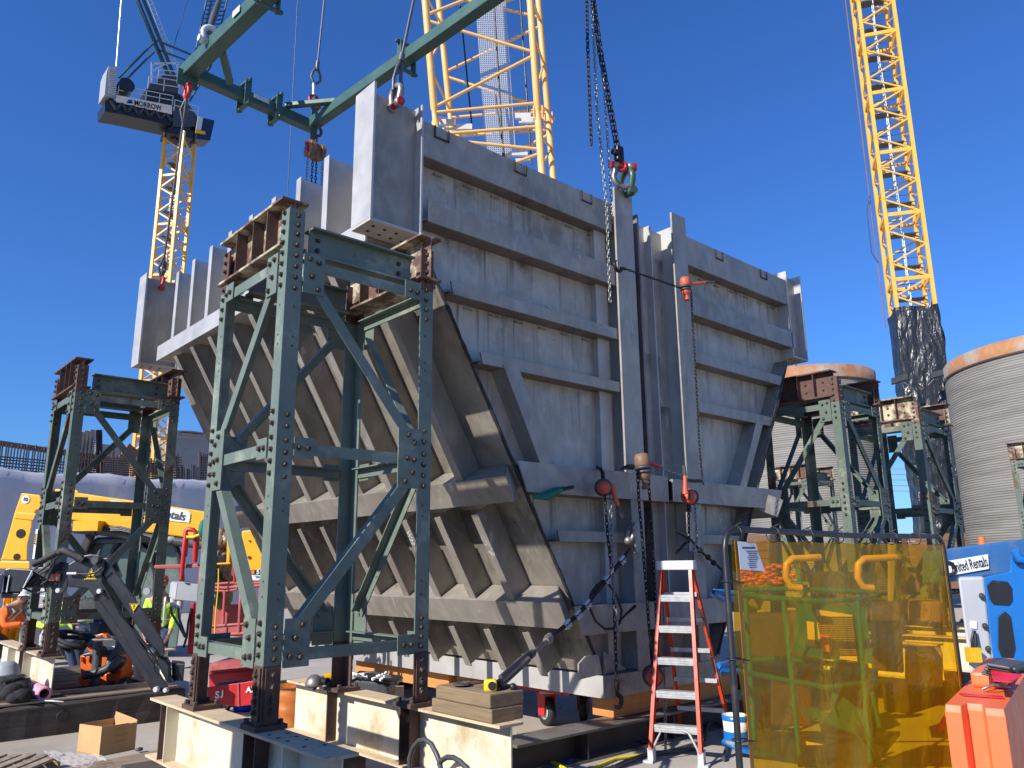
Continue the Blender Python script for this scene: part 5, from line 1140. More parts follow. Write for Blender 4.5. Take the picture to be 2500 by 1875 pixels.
blk([(1968, 505), (2005, 470), (2100, 480), (2128, 520), (2132, 600), (2110, 630), (2010, 625), (1985, 590)], 6.89, .008, 'opening', 'black', arm)
blk([(2040, 700), (2085, 668), (2120, 700), (2150, 900), (2135, 960), (2060, 955), (2040, 900)], 6.89, .008, 'opening', 'black', arm)
b = MB(); b.tube([Q(2148, 285, 6.85), Q(2160, 330, 6.85), Q(2240, 345, 6.85)], .04, 10); b.build('pivot_pipe', M['blue'], arm)
b = MB()
for (x, y) in ((1935, 570), (1955, 760), (1975, 905)): b.bolt(Q(x, y, 7.18), -fwd, .02)
b.build('bolts', M['dgrey'], gc)
tag(block('cardboard_stack', 'brown stack seen low behind the grey lift cover', 'stack', 0, .1, 0, .1, 0, .1, M['wood']), None) if False else None
# equipment behind the screen
M['mach'] = mat('machine_brown', (.10, .075, .06), .6, 0, .3, 4)
def bs(name, label, cat, pts, d_, th, m_, grp=None):
    b = MB(); q_ = [Q(x, y, d_) for x, y in pts]; b.prism(q_, hdir(q_)*th); return tag(b.build(name, M[m_], bevel=.02), label, cat, grp)
bs('compressor', 'dark brown machine housing behind the screen, right of the lift basket', 'machine', [(1225, 640), (1420, 610), (1445, 1060), (1240, 1040)], 7.7, .6, 'mach')
bs('crate', 'pale crate behind the right half of the amber screen', 'crate', [(1450, 900), (1690, 930), (1690, 1150), (1450, 1130)], 8.4, .6, 'card')
bs('crate', 'brown crate standing above the pale one behind the amber screen', 'crate', [(1470, 600), (1680, 610), (1680, 740), (1470, 730)], 8.6, .6, 'wood')
bs('steel_post', 'tall dark post behind the upper left of the amber screen', 'post', [(585, 180), (640, 180), (650, 700), (600, 700)], 8.2, .1, 'dkbeam')
bs('steel_post', 'tall pale post behind the upper right of the amber screen', 'post', [(1340, 230), (1400, 235), (1380, 650), (1340, 650)], 8.2, .1, 'palw')
bs('generator', 'low dark generator standing behind the basket floor', 'generator', [(420, 700), (800, 680), (820, 960), (430, 960)], 7.8, .6, 'mach')
bs('tool_cabinet', 'low rusty brown cabinet seen through the lower left of the amber screen', 'cabinet', [(600, 1130), (860, 1140), (860, 1400), (600, 1390)], 7.6, .4, 'rust')
b = MB()
for i in range(80): b.sphere(Q(random.uniform(400, 760), random.uniform(370, 500), 7.9), random.uniform(.02, .045), 6, (2.2, 1, .5))
tag(b.build('orange_netting', M['hoist']), 'heap of orange netting behind the upper left of the amber screen', 'netting', kind='stuff')
# ================================================================ ORANGE BARRIER
zT = 1.0; a_ = at('I', 1697, 1258, 'z', zT); b_ = at('I', 2080, 1290, 'z', zT); ed = (b_-a_).normalized(); ln = (b_-a_).length; bd = ed.cross(zup); bd = -bd if bd.dot(fwd) < 0 else bd
t = thing('plastic_barrier', 'faded orange plastic barrier at the lower right corner, open groove in its end', 'barrier', tuple((a_+b_)/2-zup*zT))
def plan(sc, z, LN=1.6, g=1.0):
    pts = [(0, 0), (.28, 0), (.32, .09*g), (.33, .11*g), (.60, .11*g), (.64, .09*g), (.68, 0), (1, 0)]
    c0 = (a_+b_)/2; c0 = V((c0.x, c0.y, 0)); out = []
    for u, v in pts: out.append(c0+ed*(u-.5)*ln*sc+bd*(v-(sc-1)*.28)+zup*z)
    out += [c0+ed*.5*ln*sc+bd*LN+zup*z, c0-ed*.5*ln*sc+bd*LN+zup*z]; return out
b = MB(); lv = [(1.42, 0), (1.42, .16), (1.05, .38), (1.0, .40), (.93, .52), (1.0, .56), (1.0, .965), (.97, 1.0)]
R = [plan(s_, z_, g=1 if .3 < z_ else .0) for s_, z_ in lv]; n = len(R[0]); P_ = [q for r in R for q in r]
b.add(P_, [(j*n+i, j*n+(i+1) % n, (j+1)*n+(i+1) % n, (j+1)*n+i) for j in range(len(R)-1) for i in range(n)]); b.add(R[-1], [tuple(range(n))]); b.add(R[0], [tuple(range(n))[::-1]])
b.build('body', M['orange'], t, bevel=.012)
b = MB(); cc_ = (a_+b_)/2+bd*.95; b.obox(V((cc_.x, cc_.y, zT+.045))+bd*.25, ed, bd, zup, ln*.66, .9, .09); b.build('top_ridge', M['orange'], t, bevel=.02)
b = MB(); T0 = V((a_.x, a_.y, 0)); 
b.prism([T0+ed*.05-bd*.01+zup*1.006+bd*.35, T0+ed*ln*.9+bd*.35+zup*1.006, T0+ed*ln*.85+bd*.42+zup*1.006, T0+ed*.02+bd*.40+zup*1.006], zup*.004)
b.prism([at('I', 1990, 1045, 'z', 1.12), at('I', 2190, 1075, 'z', 1.13), at('I', 2120, 1120, 'z', 1.1), at('I', 2010, 1110, 'z', 1.1)], zup*.006)
b.prism([at('I', 1700, 1320, 'z', .96), at('I', 1705, 1400, 'z', .84), at('I', 1655, 1430, 'z', .78), at('I', 1665, 1380, 'z', .86)], -fwd*.004)
tag(b.build('ribbon', M['tape']), 'red plastic ribbon tied over the orange barrier', 'ribbon')
b = MB()
for i in range(9):
    p = at('I', 2060+random.uniform(-60, 90), 1000+i*7, 'z', 1.16-i*.008); b.obox(p, (1, random.uniform(-.4, .4), .05), (0, 1, .1), zup, .22, .12, .018)
tag(b.build('gloves', M['dgrey'], bevel=.008), 'pile of dark grey work gloves on top of the orange barrier', 'gloves')
b = MB()
for o_ in (0, .02): b.tube([at('I', 1940, 1160, 'z', 1.02), at('I', 2010, 1130, 'z', 1.03+o_), at('I', 2110, 1150, 'z', 1.02)], .008, 6)
b.sphere(at('I', 2030, 1128, 'z', 1.03), .02, 8); tag(b.build('pliers', M['shackle_grey']), 'small steel pliers lying on the barrier ribbon', 'pliers')
# blue bucket behind ladder
t = thing('paint_pail', 'blue and white labelled pail half hidden at the left edge of the screen', 'pail', tuple(at('I', 370, 1480, 'z', .3)))
c = dp('I', 385, 1480, 5.0); c = V((c.x, c.y, 0)); zz0 = dp('I', 385, 1500, 5.0).z; zz1 = dp('I', 385, 1320, 5.0).z
b = MB(); b.lathe(c, [(0, zz0), (.068, zz0), (.075, zz1), (.07, zz1), (.062, zz0+.02), (0, zz0+.02)], 24); b.build('body', M['white'], t)
b = MB(); b.lathe(c, [(.076, zz1-.03), (.079, zz1), (.074, zz1)], 24); b.build('rim', M['blue'], t)
b = MB(); b.lathe(c, [(.0725, zz0+.02), (.0755, zz0+.07)], 24); b.build('label_band', M['blue'], t)
# floor cables at the foot of the ladder
b = MB(); b.tube([at('H', x, y, 'z', .02) for x, y in ((1100, 1600), (1180, 1583), (1260, 1600), (1340, 1610), (1400, 1640), (1440, 1665))], .016, 6); b.tube([at('H', x, y, 'z', .025) for x, y in ((1095, 1580), (1220, 1578), (1300, 1600), (1420, 1655))], .016, 6)
tag(b.build('air_hose', M['vinyl']), 'coiled yellow air hose on the ground beside the cream girder end', 'hose')
b = MB(); b.tube([at('H', x, y, 'z', .02) for x, y in ((1560, 1690), (1660, 1640), (1750, 1600), (1850, 1585), (1960, 1570), (2150, 1540), (2290, 1520))], .014, 6); tag(b.build('air_hose', M['vinyl']), 'yellow hose running straight under the ladder', 'hose')
b = MB(); b.tube([at('H', x, y, 'z', .03) for x, y in ((1700, 1680), (1820, 1620), (1920, 1585), (2050, 1560), (2300, 1530))], .02, 8); tag(b.build('power_cable', M['dgrey']), 'thick grey cable running beside the yellow hose under the ladder', 'cable')
b = MB(); b.tube([at('I', x, y, 'z', .03) for x, y in ((185, 1500), (195, 1400), (240, 1350), (300, 1400), (330, 1500), (300, 1600))], .018, 8); tag(b.build('power_cable', M['dgrey']), 'dark cable curling on the concrete right of the ladder', 'cable')
b = MB(); b.box(0, .06, 0, .05, 0, .04); o = b.build('plug', M['bucket'], bevel=.006); o.location = at('H', 1460, 1640, 'z', .0); tag(o, 'small blue plug on the ground at the yellow hose end', 'plug')
# ================================================================ LEFT BACKGROUND
YB = 33.
t = thing('sheeted_wall', 'long low wall covered in pale grey plastic sheet at the far left', 'wall', (8, YB, 0))
M['sheetgrey'] = mat('grey_plastic_sheet', (.46, .45, .48), .42, 0, .08, .7, col2=(.36, .355, .40), amt=.42, s2=.7, sharp=.3, bump=.3, bs=2.5)
zt = at('D', 500, 1440, 'y', YB).z
b = MB(); b.box(-25, 16, YB, YB+.3, 0, zt-.5); nx = 200; vs = []
for i in range(nx+1):
    x = -25+41*i/nx
    for k, (z, o_) in enumerate(((.02, -.05), (zt-.9, -.05), (zt-.45, -.12), (zt-.12, -.10), (zt, .05), (zt-.02, .4))):
        vs.append((x, YB+o_+.05*math.sin(x*3+k)*(k > 0)+random.uniform(-.02, .02)*(k > 1), z+(.06*math.sin(x*1.7)+random.uniform(-.03, .03) if k > 1 else 0)))
b.add(vs, [(i*6+k, (i+1)*6+k, (i+1)*6+k+1, i*6+k+1) for i in range(nx) for k in range(5)], True); b.build('sheet', M['sheetgrey'], t)
def pt(v, x, y, Y): return at(v, x, y, 'y', Y)
# rebar on the wall
t = thing('rebar_mat', 'rows of thin rebar and a brown waler standing over the sheeted wall at far left', 'rebar', tuple(pt('D', 200, 1430, 36)))
b = MB()
for i in range(34):
    x = -40+i*19+random.uniform(-5, 5); p = pt('D', x, 1440, 36); z1 = pt('D', x, 1250+x*.1+random.uniform(-15, 10), 36).z; b.tube([p-zup*.4, V((p.x, p.y, z1))], .03, 5)
b.build('upright_bars', M['rebar'], t)
b = MB()
for k in (1335, 1352, 1372, 1392, 1410): b.tube([pt('D', -60, k-6, 36), pt('D', 620, k+54, 36)], .028, 5)
b.build('level_bars', M['rebar'], t)
b = MB(); b.prism([pt('D', -60, 1222, 36.2), pt('D', 700, 1336, 36.2), pt('D', 700, 1366, 36.2), pt('D', -60, 1252, 36.2)], (0, .3, 0)); b.build('waler', M['waler'], t)
t = thing('rebar_cage', 'tall rebar column cage with pale formwork posts behind the left tower', 'rebar', tuple(pt('D', 560, 1450, 38)))
b = MB()
for i in range(9): x = 505+i*12; p = pt('D', x, 1175+(i % 3)*4-i*2, 38); b.bar(V((p.x, 38+(i % 2)*.4, zt-1)), p, .09, .09)
b.build('pale_posts', M['palw'], t)
b = MB()
for i in range(7): x = 612+i*5; b.bar(pt('D', x, 1480, 38), pt('D', x, 1165, 38), .05, .05)
for i in range(26): y = 1180+i*12; b.tube([pt('D', 505, y, 38.2), pt('D', 650, y+6, 38.2)], .02, 4)
b.build('ties', M['rebar'], t)
b = MB()
for i in range(26): x = 640+i*17; p = pt('D', x, 1500, 37.5); b.tube([p, pt('D', x+random.uniform(-10, 10), 1290+i*4+random.uniform(-25, 25), 37.5)], .03, 5)
for i in range(12): y = 1330+i*14; b.tube([pt('D', 480, y, 37.6), pt('D', 1100, y+40, 37.6)], .03, 4)
tag(b.build('rebar_grid', M['rebar']), 'dense low rebar grid between the cage and the crane mast', 'rebar')
b = MB(); b.prism([pt('D', 820, 1250, 40), pt('D', 1000, 1400, 40), pt('D', 1000, 1450, 40), pt('D', 760, 1330, 40)], (0, .3, 0)); tag(b.build('timber_form', M['waler']), 'slanted brown timber form panel behind the rebar grid', 'formwork')
t = thing('concrete_building', 'plain grey concrete building behind the rebar and the crane mast', 'building', tuple(pt('D', 1200, 1500, 98)))
def wb(pts, Y, th, nm, m_): b = MB(); b.prism([pt('D', x, y, Y) for x, y in pts], (0, th, 0)); return b.build(nm, m_, t)
wb([(1110, 1168), (1205, 1170), (1460, 1200), (1460, 1900), (1110, 1900)], 98, 12, 'tower_wall', M['conc'])
wb([(620, 1250), (860, 1280), (860, 1900), (620, 1900)], 100, 8, 'low_wall', M['conc']); wb([(850, 1275), (1110, 1290), (1110, 1900), (850, 1900)], 103, 8, 'low_wall', M['conc'])
b = MB(); b.prism([pt('D', 1110, 1205, 97.8), pt('D', 1460, 1238, 97.8), pt('D', 1460, 1243, 97.8), pt('D', 1110, 1210, 97.8)], (0, .05, 0)); b.build('cast_joint', M['grey'], t)
b = MB()
for i in range(34): x = 1060+i*11; b.tube([pt('D', x, 1570, 45), pt('D', x+random.uniform(-4, 4), (1400 if 1130 < x < 1250 else 1320)+random.uniform(-20, 20), 45)], .03, 4)
for i in range(14): y = 1340+i*16; b.tube([pt('D', 1270, y, 45), pt('D', 1330, y, 45)], .03, 4); b.tube([pt('D', 1090, y, 45), pt('D', 1150, y, 45)], .03, 4)
for y in (1480, 1495, 1512, 1530, 1548, 1565): b.tube([pt('D', 1050, y, 44.8), pt('D', 1330, y+4, 44.8)], .03, 4)
tag(b.build('rebar_starters', M['rebar']), 'thin rebar starters in front of the grey concrete building', 'rebar')
b = MB(); b.box(13, 34, 44, 44.4, 0, pt('D', 1200, 1575, 44).z); tag(b.build('block_wall', M['conc']), 'dark grey wall with small openings below the concrete building', 'wall')
b = MB(); b.prism([pt('D', 1195, 1590, 43.9), pt('D', 1250, 1592, 43.9), pt('D', 1250, 1700, 43.9), pt('D', 1195, 1700, 43.9)], (0, .05, 0)); tag(b.build('framed_opening', M['waler']), 'small rusty framed opening in the dark grey wall', 'opening')
# ================================================================ YELLOW TELEHANDLER
D0 = 16.
t = thing('telehandler', 'yellow telescopic loader parked at the left behind the small green tower', 'loader', tuple(vtx(-5.5, D0+1, 0)))
def TP(v, pts, d_, th, nm, m_, par=None, bev=.03):
    b = MB(); q_ = [dp(v, x, y, d_) for x, y in pts]; b.prism(q_, hdir(q_)*th); return b.build(nm, M[m_], par or t, bevel=bev)
rp = TP('P', [(258, 15), (480, 42), (500, 130), (470, 215), (430, 225), (385, 330), (380, 420), (330, 640), (325, 820), (0, 815), (20, 790), (130, 420), (175, 250)], D0, .5, 'boom_end_frame', 'teleyel')
for (x, y, r) in ((247, 500, .09), (200, 778, .065)):
    b = MB(); b.cyl(dp('P', x, y, D0-.005), fwd, r, .02, 24); b.build('lightening_hole', M['darkhole'], rp)
b = MB(); b.prism([dp('P', 190, 245, D0-.02), dp('P', 430, 262, D0-.02), dp('P', 395, 345, D0-.02), dp('P', 165, 320, D0-.02)], fwd*.03); b.build('boss_plate', M['teleyel'], rp, bevel=.02)
bm_ = TP('L', [(640, 1290), (900, 1330), (1300, 1385), (1850, 1470), (1960, 1490), (1960, 1740), (1300, 1655), (640, 1545)], D0+.1, .42, 'boom', 'teleyel')
TP('L', [(495, 1265), (700, 1275), (720, 1320), (490, 1320)], D0+.1, .4, 'boom_top_box', 'teleyel')
c = dp('P', 305, 95, D0-.01); b = MB(); b.cyl(c, fwd, .082, .012, 28); nb = b.build('number_disc', M['white'], rp); text('10', c-fwd*.012, rgt-zup*.12, zup, .105, M['navy'], nb, bold=.002)
b = MB(); b.prism([dp('L', 1480, 1425, D0+.08), dp('L', 1690, 1462, D0+.08), dp('L', 1715, 1490, D0+.08), dp('L', 1702, 1570, D0+.08), dp('L', 1470, 1550, D0+.08)], fwd*.015); dn = b.build('name_board', M['white'], bm_)
b = MB(); b.prism([dp('L', 990, 1368, D0+.08), dp('L', 1200, 1395, D0+.08), dp('L', 1200, 1412, D0+.08), dp('L', 1000, 1400, D0+.08)], fwd*.015); b.build('name_board_end', M['white'], bm_)
pa, pb = dp('L', 1492, 1492, D0+.07), dp('L', 1668, 1520, D0+.07); xd = (pb-pa).normalized(); text('ntals', (pa+pb)/2, xd, zup-xd*xd.z+xd*.12, .235, M['dgrey'], dn, wid=(pb-pa).length, bold=.003)
b = MB(); b.tube([dp('G', 440, 128, D0+.2), dp('G', 620, 150, D0+.2)], .13, 14); b.tube([dp('G', 620, 152, D0+.2), dp('G', 850, 190, D0+.2), dp('G', 1290, 245, D0+.2)], .10, 14); b.build('lift_cylinder', M['dgrey'], t)
b = MB(); b.obox(dp('G', 565, 128, D0+.0), rgt, fwd, zup, .5, .3, .2); b.build('cylinder_bracket', M['teleyel'], t)
b = MB()
for k in range(3): b.tube([dp('G', 600, 140+k*8, D0+.1), dp('G', 760, 135+k*10, D0), dp('G', 900, 175+k*6, D0)], .025, 6)
b.build('hydraulic_hoses', M['black'], t)
# cab
M['teleglass'] = mat('tinted_glass', (.10, .14, .13), .12, 0, .25, 1.5, dirt=(.22, .24, .2), dsc=1.2, damt=.4)
cabb = TP('G', [(560, 250), (600, 222), (1080, 215), (1110, 240), (1140, 330), (1160, 600), (1120, 900), (700, 900), (540, 640), (520, 330)], D0+.45, 1.3, 'cab_glass', 'teleglass')
b = MB()
for pts in (((540, 300), (575, 240), (620, 215), (900, 208), (1085, 212)), ((700, 335), (600, 350), (560, 350)), ((745, 235), (690, 330), (720, 420)), ((880, 225), (945, 300), (985, 430), (980, 700)), ((1085, 212), (1120, 262), (1148, 380), (1155, 560)), ((960, 380), (970, 300), (1010, 285))):
    b.tube([dp('G', x, y, D0+.38) for x, y in pts], .055, 8)
b.build('cab_frame', M['black'], cabb)
TP('G', [(575, 232), (620, 205), (1088, 204), (1095, 225), (1070, 232), (620, 238)], D0+.3, 1.4, 'cab_roof', 'dgrey')
b = MB(); b.cyl(dp('G', 930, 540, D0+.3), fwd, .07, .04, 18); b.sphere(dp('G', 1090, 215, D0+.2), .13, 10, (1.4, 1, .6)); b.build('round_mirror', M['grey'], t)
b = MB(); b.obox(dp('G', 543, 255, D0+.2), rgt, fwd, zup+rgt*.3, .2, .1, .5); b.build('side_mirror', M['rubber'], t, bevel=.04)
TP('G', [(0, 345), (190, 350), (190, 405), (0, 400)], D0-.3, .9, 'rear_deck', 'teleyel')
TP('G', [(120, 560), (330, 545), (520, 600), (520, 900), (420, 960), (130, 900)], D0+.3, 1.2, 'chassis', 'dgrey')
b = MB(); c = dp('G', 590, 790, D0+.5); b.lathe(c-fwd*.25, [(.2, 0), (.58, 0), (.66, .05), (.66, .4), (.58, .45), (.2, .45)], 32, fwd); b.build('tyre', M['rubber'], t)
hd = TP('G', [(1530, 158), (1640, 145), (1720, 260), (1720, 500), (1560, 505), (1530, 300)], D0-.6, .5, 'boom_head', 'teleyel')
b = MB()
for (x, y, r) in ((1580, 222, .018), (1647, 238, .022), (1577, 326, .03)): b.cyl(dp('G', x, y, D0-.61), fwd, r, .02, 14)
b.build('pin_holes', M['rust'], hd)
b = MB(); b.cyl(dp('G', 1652, 308, D0-.62), fwd, .055, .06, 16); b.build('pivot_pin', M['lyel'], hd)
b = MB(); b.prism([dp('G', 1588, 432, D0-.61), dp('G', 1690, 432, D0-.61), dp('G', 1690, 500, D0-.61), dp('G', 1592, 500, D0-.61)], fwd*.008); dw = b.build('model_decal', M['white'], hd)
b = MB(); b.prism([dp('G', 1586, 405, D0-.62), dp('G', 1690, 405, D0-.62), dp('G', 1690, 434, D0-.62), dp('G', 1586, 434, D0-.62)], fwd*.008); db = b.build('model_decal', M['black'], hd)
text('510', dp('G', 1650, 419, D0-.63), rgt, zup, .11, M['white'], db, bold=.003); text('500-UR', dp('G', 1636, 447, D0-.63), rgt, zup, .05, M['navy'], dw); text('UnitedRentals', dp('G', 1640, 472, D0-.63), rgt, zup, .06, M['navy'], dw, wid=.33)
b = MB(); b.obox(dp('G', 1600, 419, D0-.632), rgt, fwd, zup, .06, .004, .07); b.build('square_emblem', M['stickor'], db)
# ================================================================ BLACK ARM MACHINE
DA = 8.5
t = thing('hydraulic_arm_machine', 'black jointed hydraulic arm with yellow warning triangles reaching down at the left', 'machine arm', tuple(dp('G', 600, 700, DA)))
def AP(pts, d_, th, nm, m_='armblk', par=None, v='G', bev=.012):
    b = MB(); q_ = [dp(v, x, y, d_) for x, y in pts]; b.prism(q_, hdir(q_)*th); return b.build(nm, M[m_], par or t, bevel=bev)
AP([(600, 545), (640, 520), (690, 545), (1050, 1120), (1075, 1165), (1065, 1195), (1035, 1198), (1000, 1165)], DA, .05, 'lower_link')
AP([(590, 560), (620, 540), (700, 640), (1010, 1130), (1010, 1190), (985, 1195), (955, 1160), (600, 640)], DA+.14, .05, 'lower_link')
AP([(640, 320), (665, 345), (725, 405), (870, 610), (1030, 845), (1042, 880), (1042, 950), (995, 962), (968, 905), (930, 850), (650, 440), (600, 400)], DA+.0, .14, 'upper_boom')
kn = AP([(430, 370), (520, 315), (575, 305), (630, 310), (662, 350), (665, 400), (645, 430), (655, 520), (600, 580), (560, 525), (430, 512), (425, 440)], DA-.03, .2, 'knuckle')
AP([(300, 410), (380, 350), (470, 372), (432, 400), (430, 520), (395, 555), (340, 548), (300, 490)], DA+.02, .14, 'joint_bracket')
AP([(195, 390), (310, 385), (430, 440), (430, 470), (300, 520), (150, 518), (210, 430)], DA+.1, .1, 'slew_column', 'dgrey')
AP([(30, 400), (60, 392), (205, 403), (135, 548), (18, 545)], DA-.15, .35, 'control_cabinet')
AP([(12, 545), (135, 550), (95, 585), (5, 582)], DA-.13, .32, 'cabinet_base')
AP([(-60, 430), (15, 430), (25, 440), (5, 560), (-60, 560)], DA-.2, .4, 'side_cabinet')
AP([(55, 440), (62, 440), (45, 548), (35, 548)], DA-.17, .01, 'chrome_bar', 'alu'); AP([(200, 404), (208, 406), (150, 520), (142, 520)], DA-.16, .01, 'chrome_edge', 'lgrey')
AP([(1010, 955), (1060, 960), (1080, 1000), (1085, 1080), (1110, 1120), (1060, 1120), (1020, 1050), (1000, 1000)], DA+.04, .16, 'tool_mount')
AP([(1085, 990), (1170, 1000), (1160, 1110), (1090, 1110)], DA+.1, .25, 'tool_head', 'black')
def at_(pts, r, nm, m_, d_=None, n=8): b = MB(); b.tube([dp('G', x, y, (d_ or DA)) for x, y in pts], r, n); return b.build(nm, M[m_], t)
at_([(590, 500), (700, 650), (830, 790)], .045, 'cylinder_barrel', 'black', DA+.08, 12); at_([(830, 790), (1000, 975)], .025, 'cylinder_rod', 'shackle_grey', DA+.08, 10); at_([(950, 905), (975, 930)], .03, 'cylinder_collar', 'lgrey', DA+.0)
for (x, y, r) in ((608, 345, .042), (632, 540, .024), (372, 535, .024), (1050, 1165, .022), (990, 1160, .026)):
    b = MB(); b.cyl(dp('G', x, y, DA-.05), fwd, r, .05, 18); b.cyl(dp('G', x, y, DA-.075), fwd, r*.6, .02, 14); b.build('pivot_pin', M['lgrey'] if r < .03 else M['dgrey'], t)
for pts, r in ((((210, 370), (300, 330), (360, 295), (400, 275), (450, 300), (520, 330)), .032), (((370, 300), (400, 285), (460, 310), (530, 345)), .036), (((240, 420), (300, 380), (340, 330), (380, 290)), .012), (((255, 430), (315, 395), (345, 340), (390, 300)), .012), (((220, 400), (290, 350), (330, 320)), .012), (((300, 400), (270, 480), (290, 540), (240, 552), (180, 535)), .01), (((150, 520), (210, 550), (265, 545)), .01), (((330, 320), (320, 400), (300, 470), (260, 500)), .012), (((345, 325), (340, 380), (310, 440)), .012), (((430, 428), (480, 430), (560, 432), (610, 420), (650, 385)), .010), (((190, 480), (230, 450), (250, 470), (220, 490)), .012), (((200, 470), (240, 440), (262, 462)), .012), (((640, 480), (690, 560), (760, 690), (850, 800), (930, 890), (980, 960), (1000, 1010)), .012), (((980, 930), (975, 1040), (1000, 1080)), .01)):
    at_(pts, r, 'hydraulic_hose', 'rubber' if r > .03 else 'black', DA-.07)
b = MB(); b.cyl(dp('G', 455, 428, DA-.07), rgt, .014, .1, 10); b.build('hose_fitting', M['lgrey'], t)
for (x, y, r, up_) in ((575, 437, .068, 1), (848, 642, .052, -1)):
    c = dp('G', x, y, DA-.036 if up_ > 0 else DA-.006); a1_, a2_ = rgt, zup*up_
    b = MB(); b.prism([c+a1_*-r+a2_*-r*.7, c+a1_*r+a2_*-r*.7, c+a2_*r*1.0], -fwd*.002); w1 = b.build('warning_triangle', M['sticker'], t)
    b = MB(); k = .86
    for i in range(3):
        P3 = [c+a1_*-r*k+a2_*-r*.6, c+a1_*r*k+a2_*-r*.6, c+a2_*r*.82]; b.bar(P3[i]-fwd*.003, P3[(i+1) % 3]-fwd*.003, .006, .003)
    b.obox(c-fwd*.004-a2_*r*.1, a1_, fwd, zup, r*.16, .002, r*.7); b.obox(c-fwd*.004-a2_*r*.25, a1_, fwd, zup, r*.6, .002, r*.1); b.build('warning_mark', M['black'], w1)
b = MB(); b.obox(dp('G', 341, 452, DA-.0), rgt, fwd, zup, .13, .01, .07); st_ = b.build('orange_sticker', M['stickor'], t)
b = MB(); b.obox(dp('G', 325, 452, DA-.008), rgt, fwd, zup+rgt*.6, .01, .002, .05); b.obox(dp('G', 335, 452, DA-.008), rgt, fwd, zup-rgt*.6, .01, .002, .05); b.cyl(dp('G', 360, 456, DA-.008), fwd, .014, .002, 10); b.build('sticker_mark', M['lgrey'], st_)
# white capacity stickers on the tower leg
tp = tl.location
XL = tl.location.x-TK*.785-.016
b = MB(); p = at('P', 430, 560, 'x', XL); b.box(XL-.004, XL, p.y-.055, p.y+.055, at('P', 430, 800, 'x', XL).z, at('P', 440, 450, 'x', XL).z); sk_ = b.build('rating_plate', M['white']); tag(sk_, 'white rating plate with yellow panel on the left leg of the small tower', 'sign')
b = MB(); b.box(XL-.008, XL-.005, p.y-.045, p.y+.045, at('P', 430, 640, 'x', XL).z, at('P', 440, 500, 'x', XL).z); yp = b.build('yellow_panel', M['sticker'], sk_)
b = MB()
for i in range(5): zz_ = at('P', 430, 515+i*25, 'x', XL).z; b.box(XL-.012, XL-.009, p.y-.035, p.y+.035-.015*(i % 2), zz_-.010, zz_+.006)
b.build('printed_lines', M['black'], yp)
# ================================================================ RED SCISSOR PLATFORM
DR = 9.2
t = thing('access_platform', 'small red and faded pink access platform between the two left towers', 'lift platform', tuple(dp('b', 800, 1400, DR)))
M['pinkred'] = mat('faded_red', (.42, .085, .08), .5, 0, .12, 4, dirt=(.5, .2, .17), dsc=3, damt=.4)
def RT(pts, r, nm, m_='pinkred', d_=DR, n=8): b = MB(); b.tube([dp('b', x, y, d_) for x, y in pts], r, n); return b.build(nm, M[m_], t)
def RP(pts, th, nm, m_='pinkred', d_=DR): b = MB(); b.prism([dp('b', x, y, d_) for x, y in pts], fwd*th); return b.build(nm, M[m_], t, bevel=.006)
RP([(185, 520), (240, 515), (560, 505), (860, 498), (860, 545), (560, 552), (240, 562), (185, 558)], .35, 'top_tray')
RT([(530, 700), (560, 400), (590, 80), (620, 65), (690, 72), (715, 95), (700, 480)], .026, 'guard_loop', 'red', DR-.05)
RT([(575, 410), (600, 130)], .03, 'guard_post', 'red', DR+.1); RT([(700, 470), (745, 90)], .03, 'guard_post', 'red', DR+.1)
RP([(755, 540), (785, 540), (770, 1650), (690, 1650), (725, 900)], .06, 'mast_post'); RP([(655, 1000), (690, 1000), (670, 1650), (600, 1650)], .06, 'mast_post', 'red')
RT([(940, 760), (1100, 745), (1300, 740), (1560, 745)], .016, 'rail'); RT([(920, 800), (1100, 805), (1290, 785), (1560, 775)], .020, 'rail'); RT([(900, 840), (1100, 845), (1180, 835), (1240, 820)], .015, 'rail')
RT([(1085, 830), (1060, 1260)], .018, 'baluster'); RT([(1290, 790), (1260, 1380)], .02, 'baluster'); RT([(1540, 760), (1520, 1100)], .02, 'baluster'); RT([(1190, 340), (1210, 740)], .018, 'baluster', 'red')
RT([(900, 1290), (1060, 1280), (1400, 1255)], .016, 'rail'); RT([(1160, 1390), (1260, 1385), (1400, 1370)], .02, 'rail')
RP([(880, 1290), (1400, 1270), (1420, 1400), (1400, 1430), (870, 1400)], .1, 'side_panel'); RP([(900, 1020), (1400, 1010), (1440, 1260), (880, 1280)], .05, 'back_panel', d_=DR+.7)
bx_ = RP([(400, 735), (440, 722), (780, 765), (780, 985), (450, 955), (375, 915)], .3, 'control_box', 'grey'); 
b = MB(); b.prism([dp('b', 398, 737, DR-.004), dp('b', 480, 745, DR-.004), dp('b', 455, 955, DR-.004), dp('b', 376, 915, DR-.004)], fwd*.006); b.build('box_end', M['lgrey'], bx_)
for x in (430, 515): b = MB(); b.cyl(dp('b', x, 1000, DR+.05), (0, 0, 1), .035, .12, 12); b.build('cable_gland', M['lgrey'], t)
RT([(400, 1040), (410, 1130), (470, 1230), (540, 1350), (580, 1430)], .014, 'cable', 'dgrey', DR-.02); RT([(495, 1060), (500, 1180), (550, 1320), (590, 1430)], .014, 'cable', 'dgrey', DR-.02); RT([(660, 1060), (620, 1250), (600, 1430), (560, 1560)], .014, 'cable', 'black', DR-.02)
RT([(1005, 560), (1000, 800), (965, 1150), (955, 1390)], .007, 'yellow_cord', 'vinyl', DR-.1)
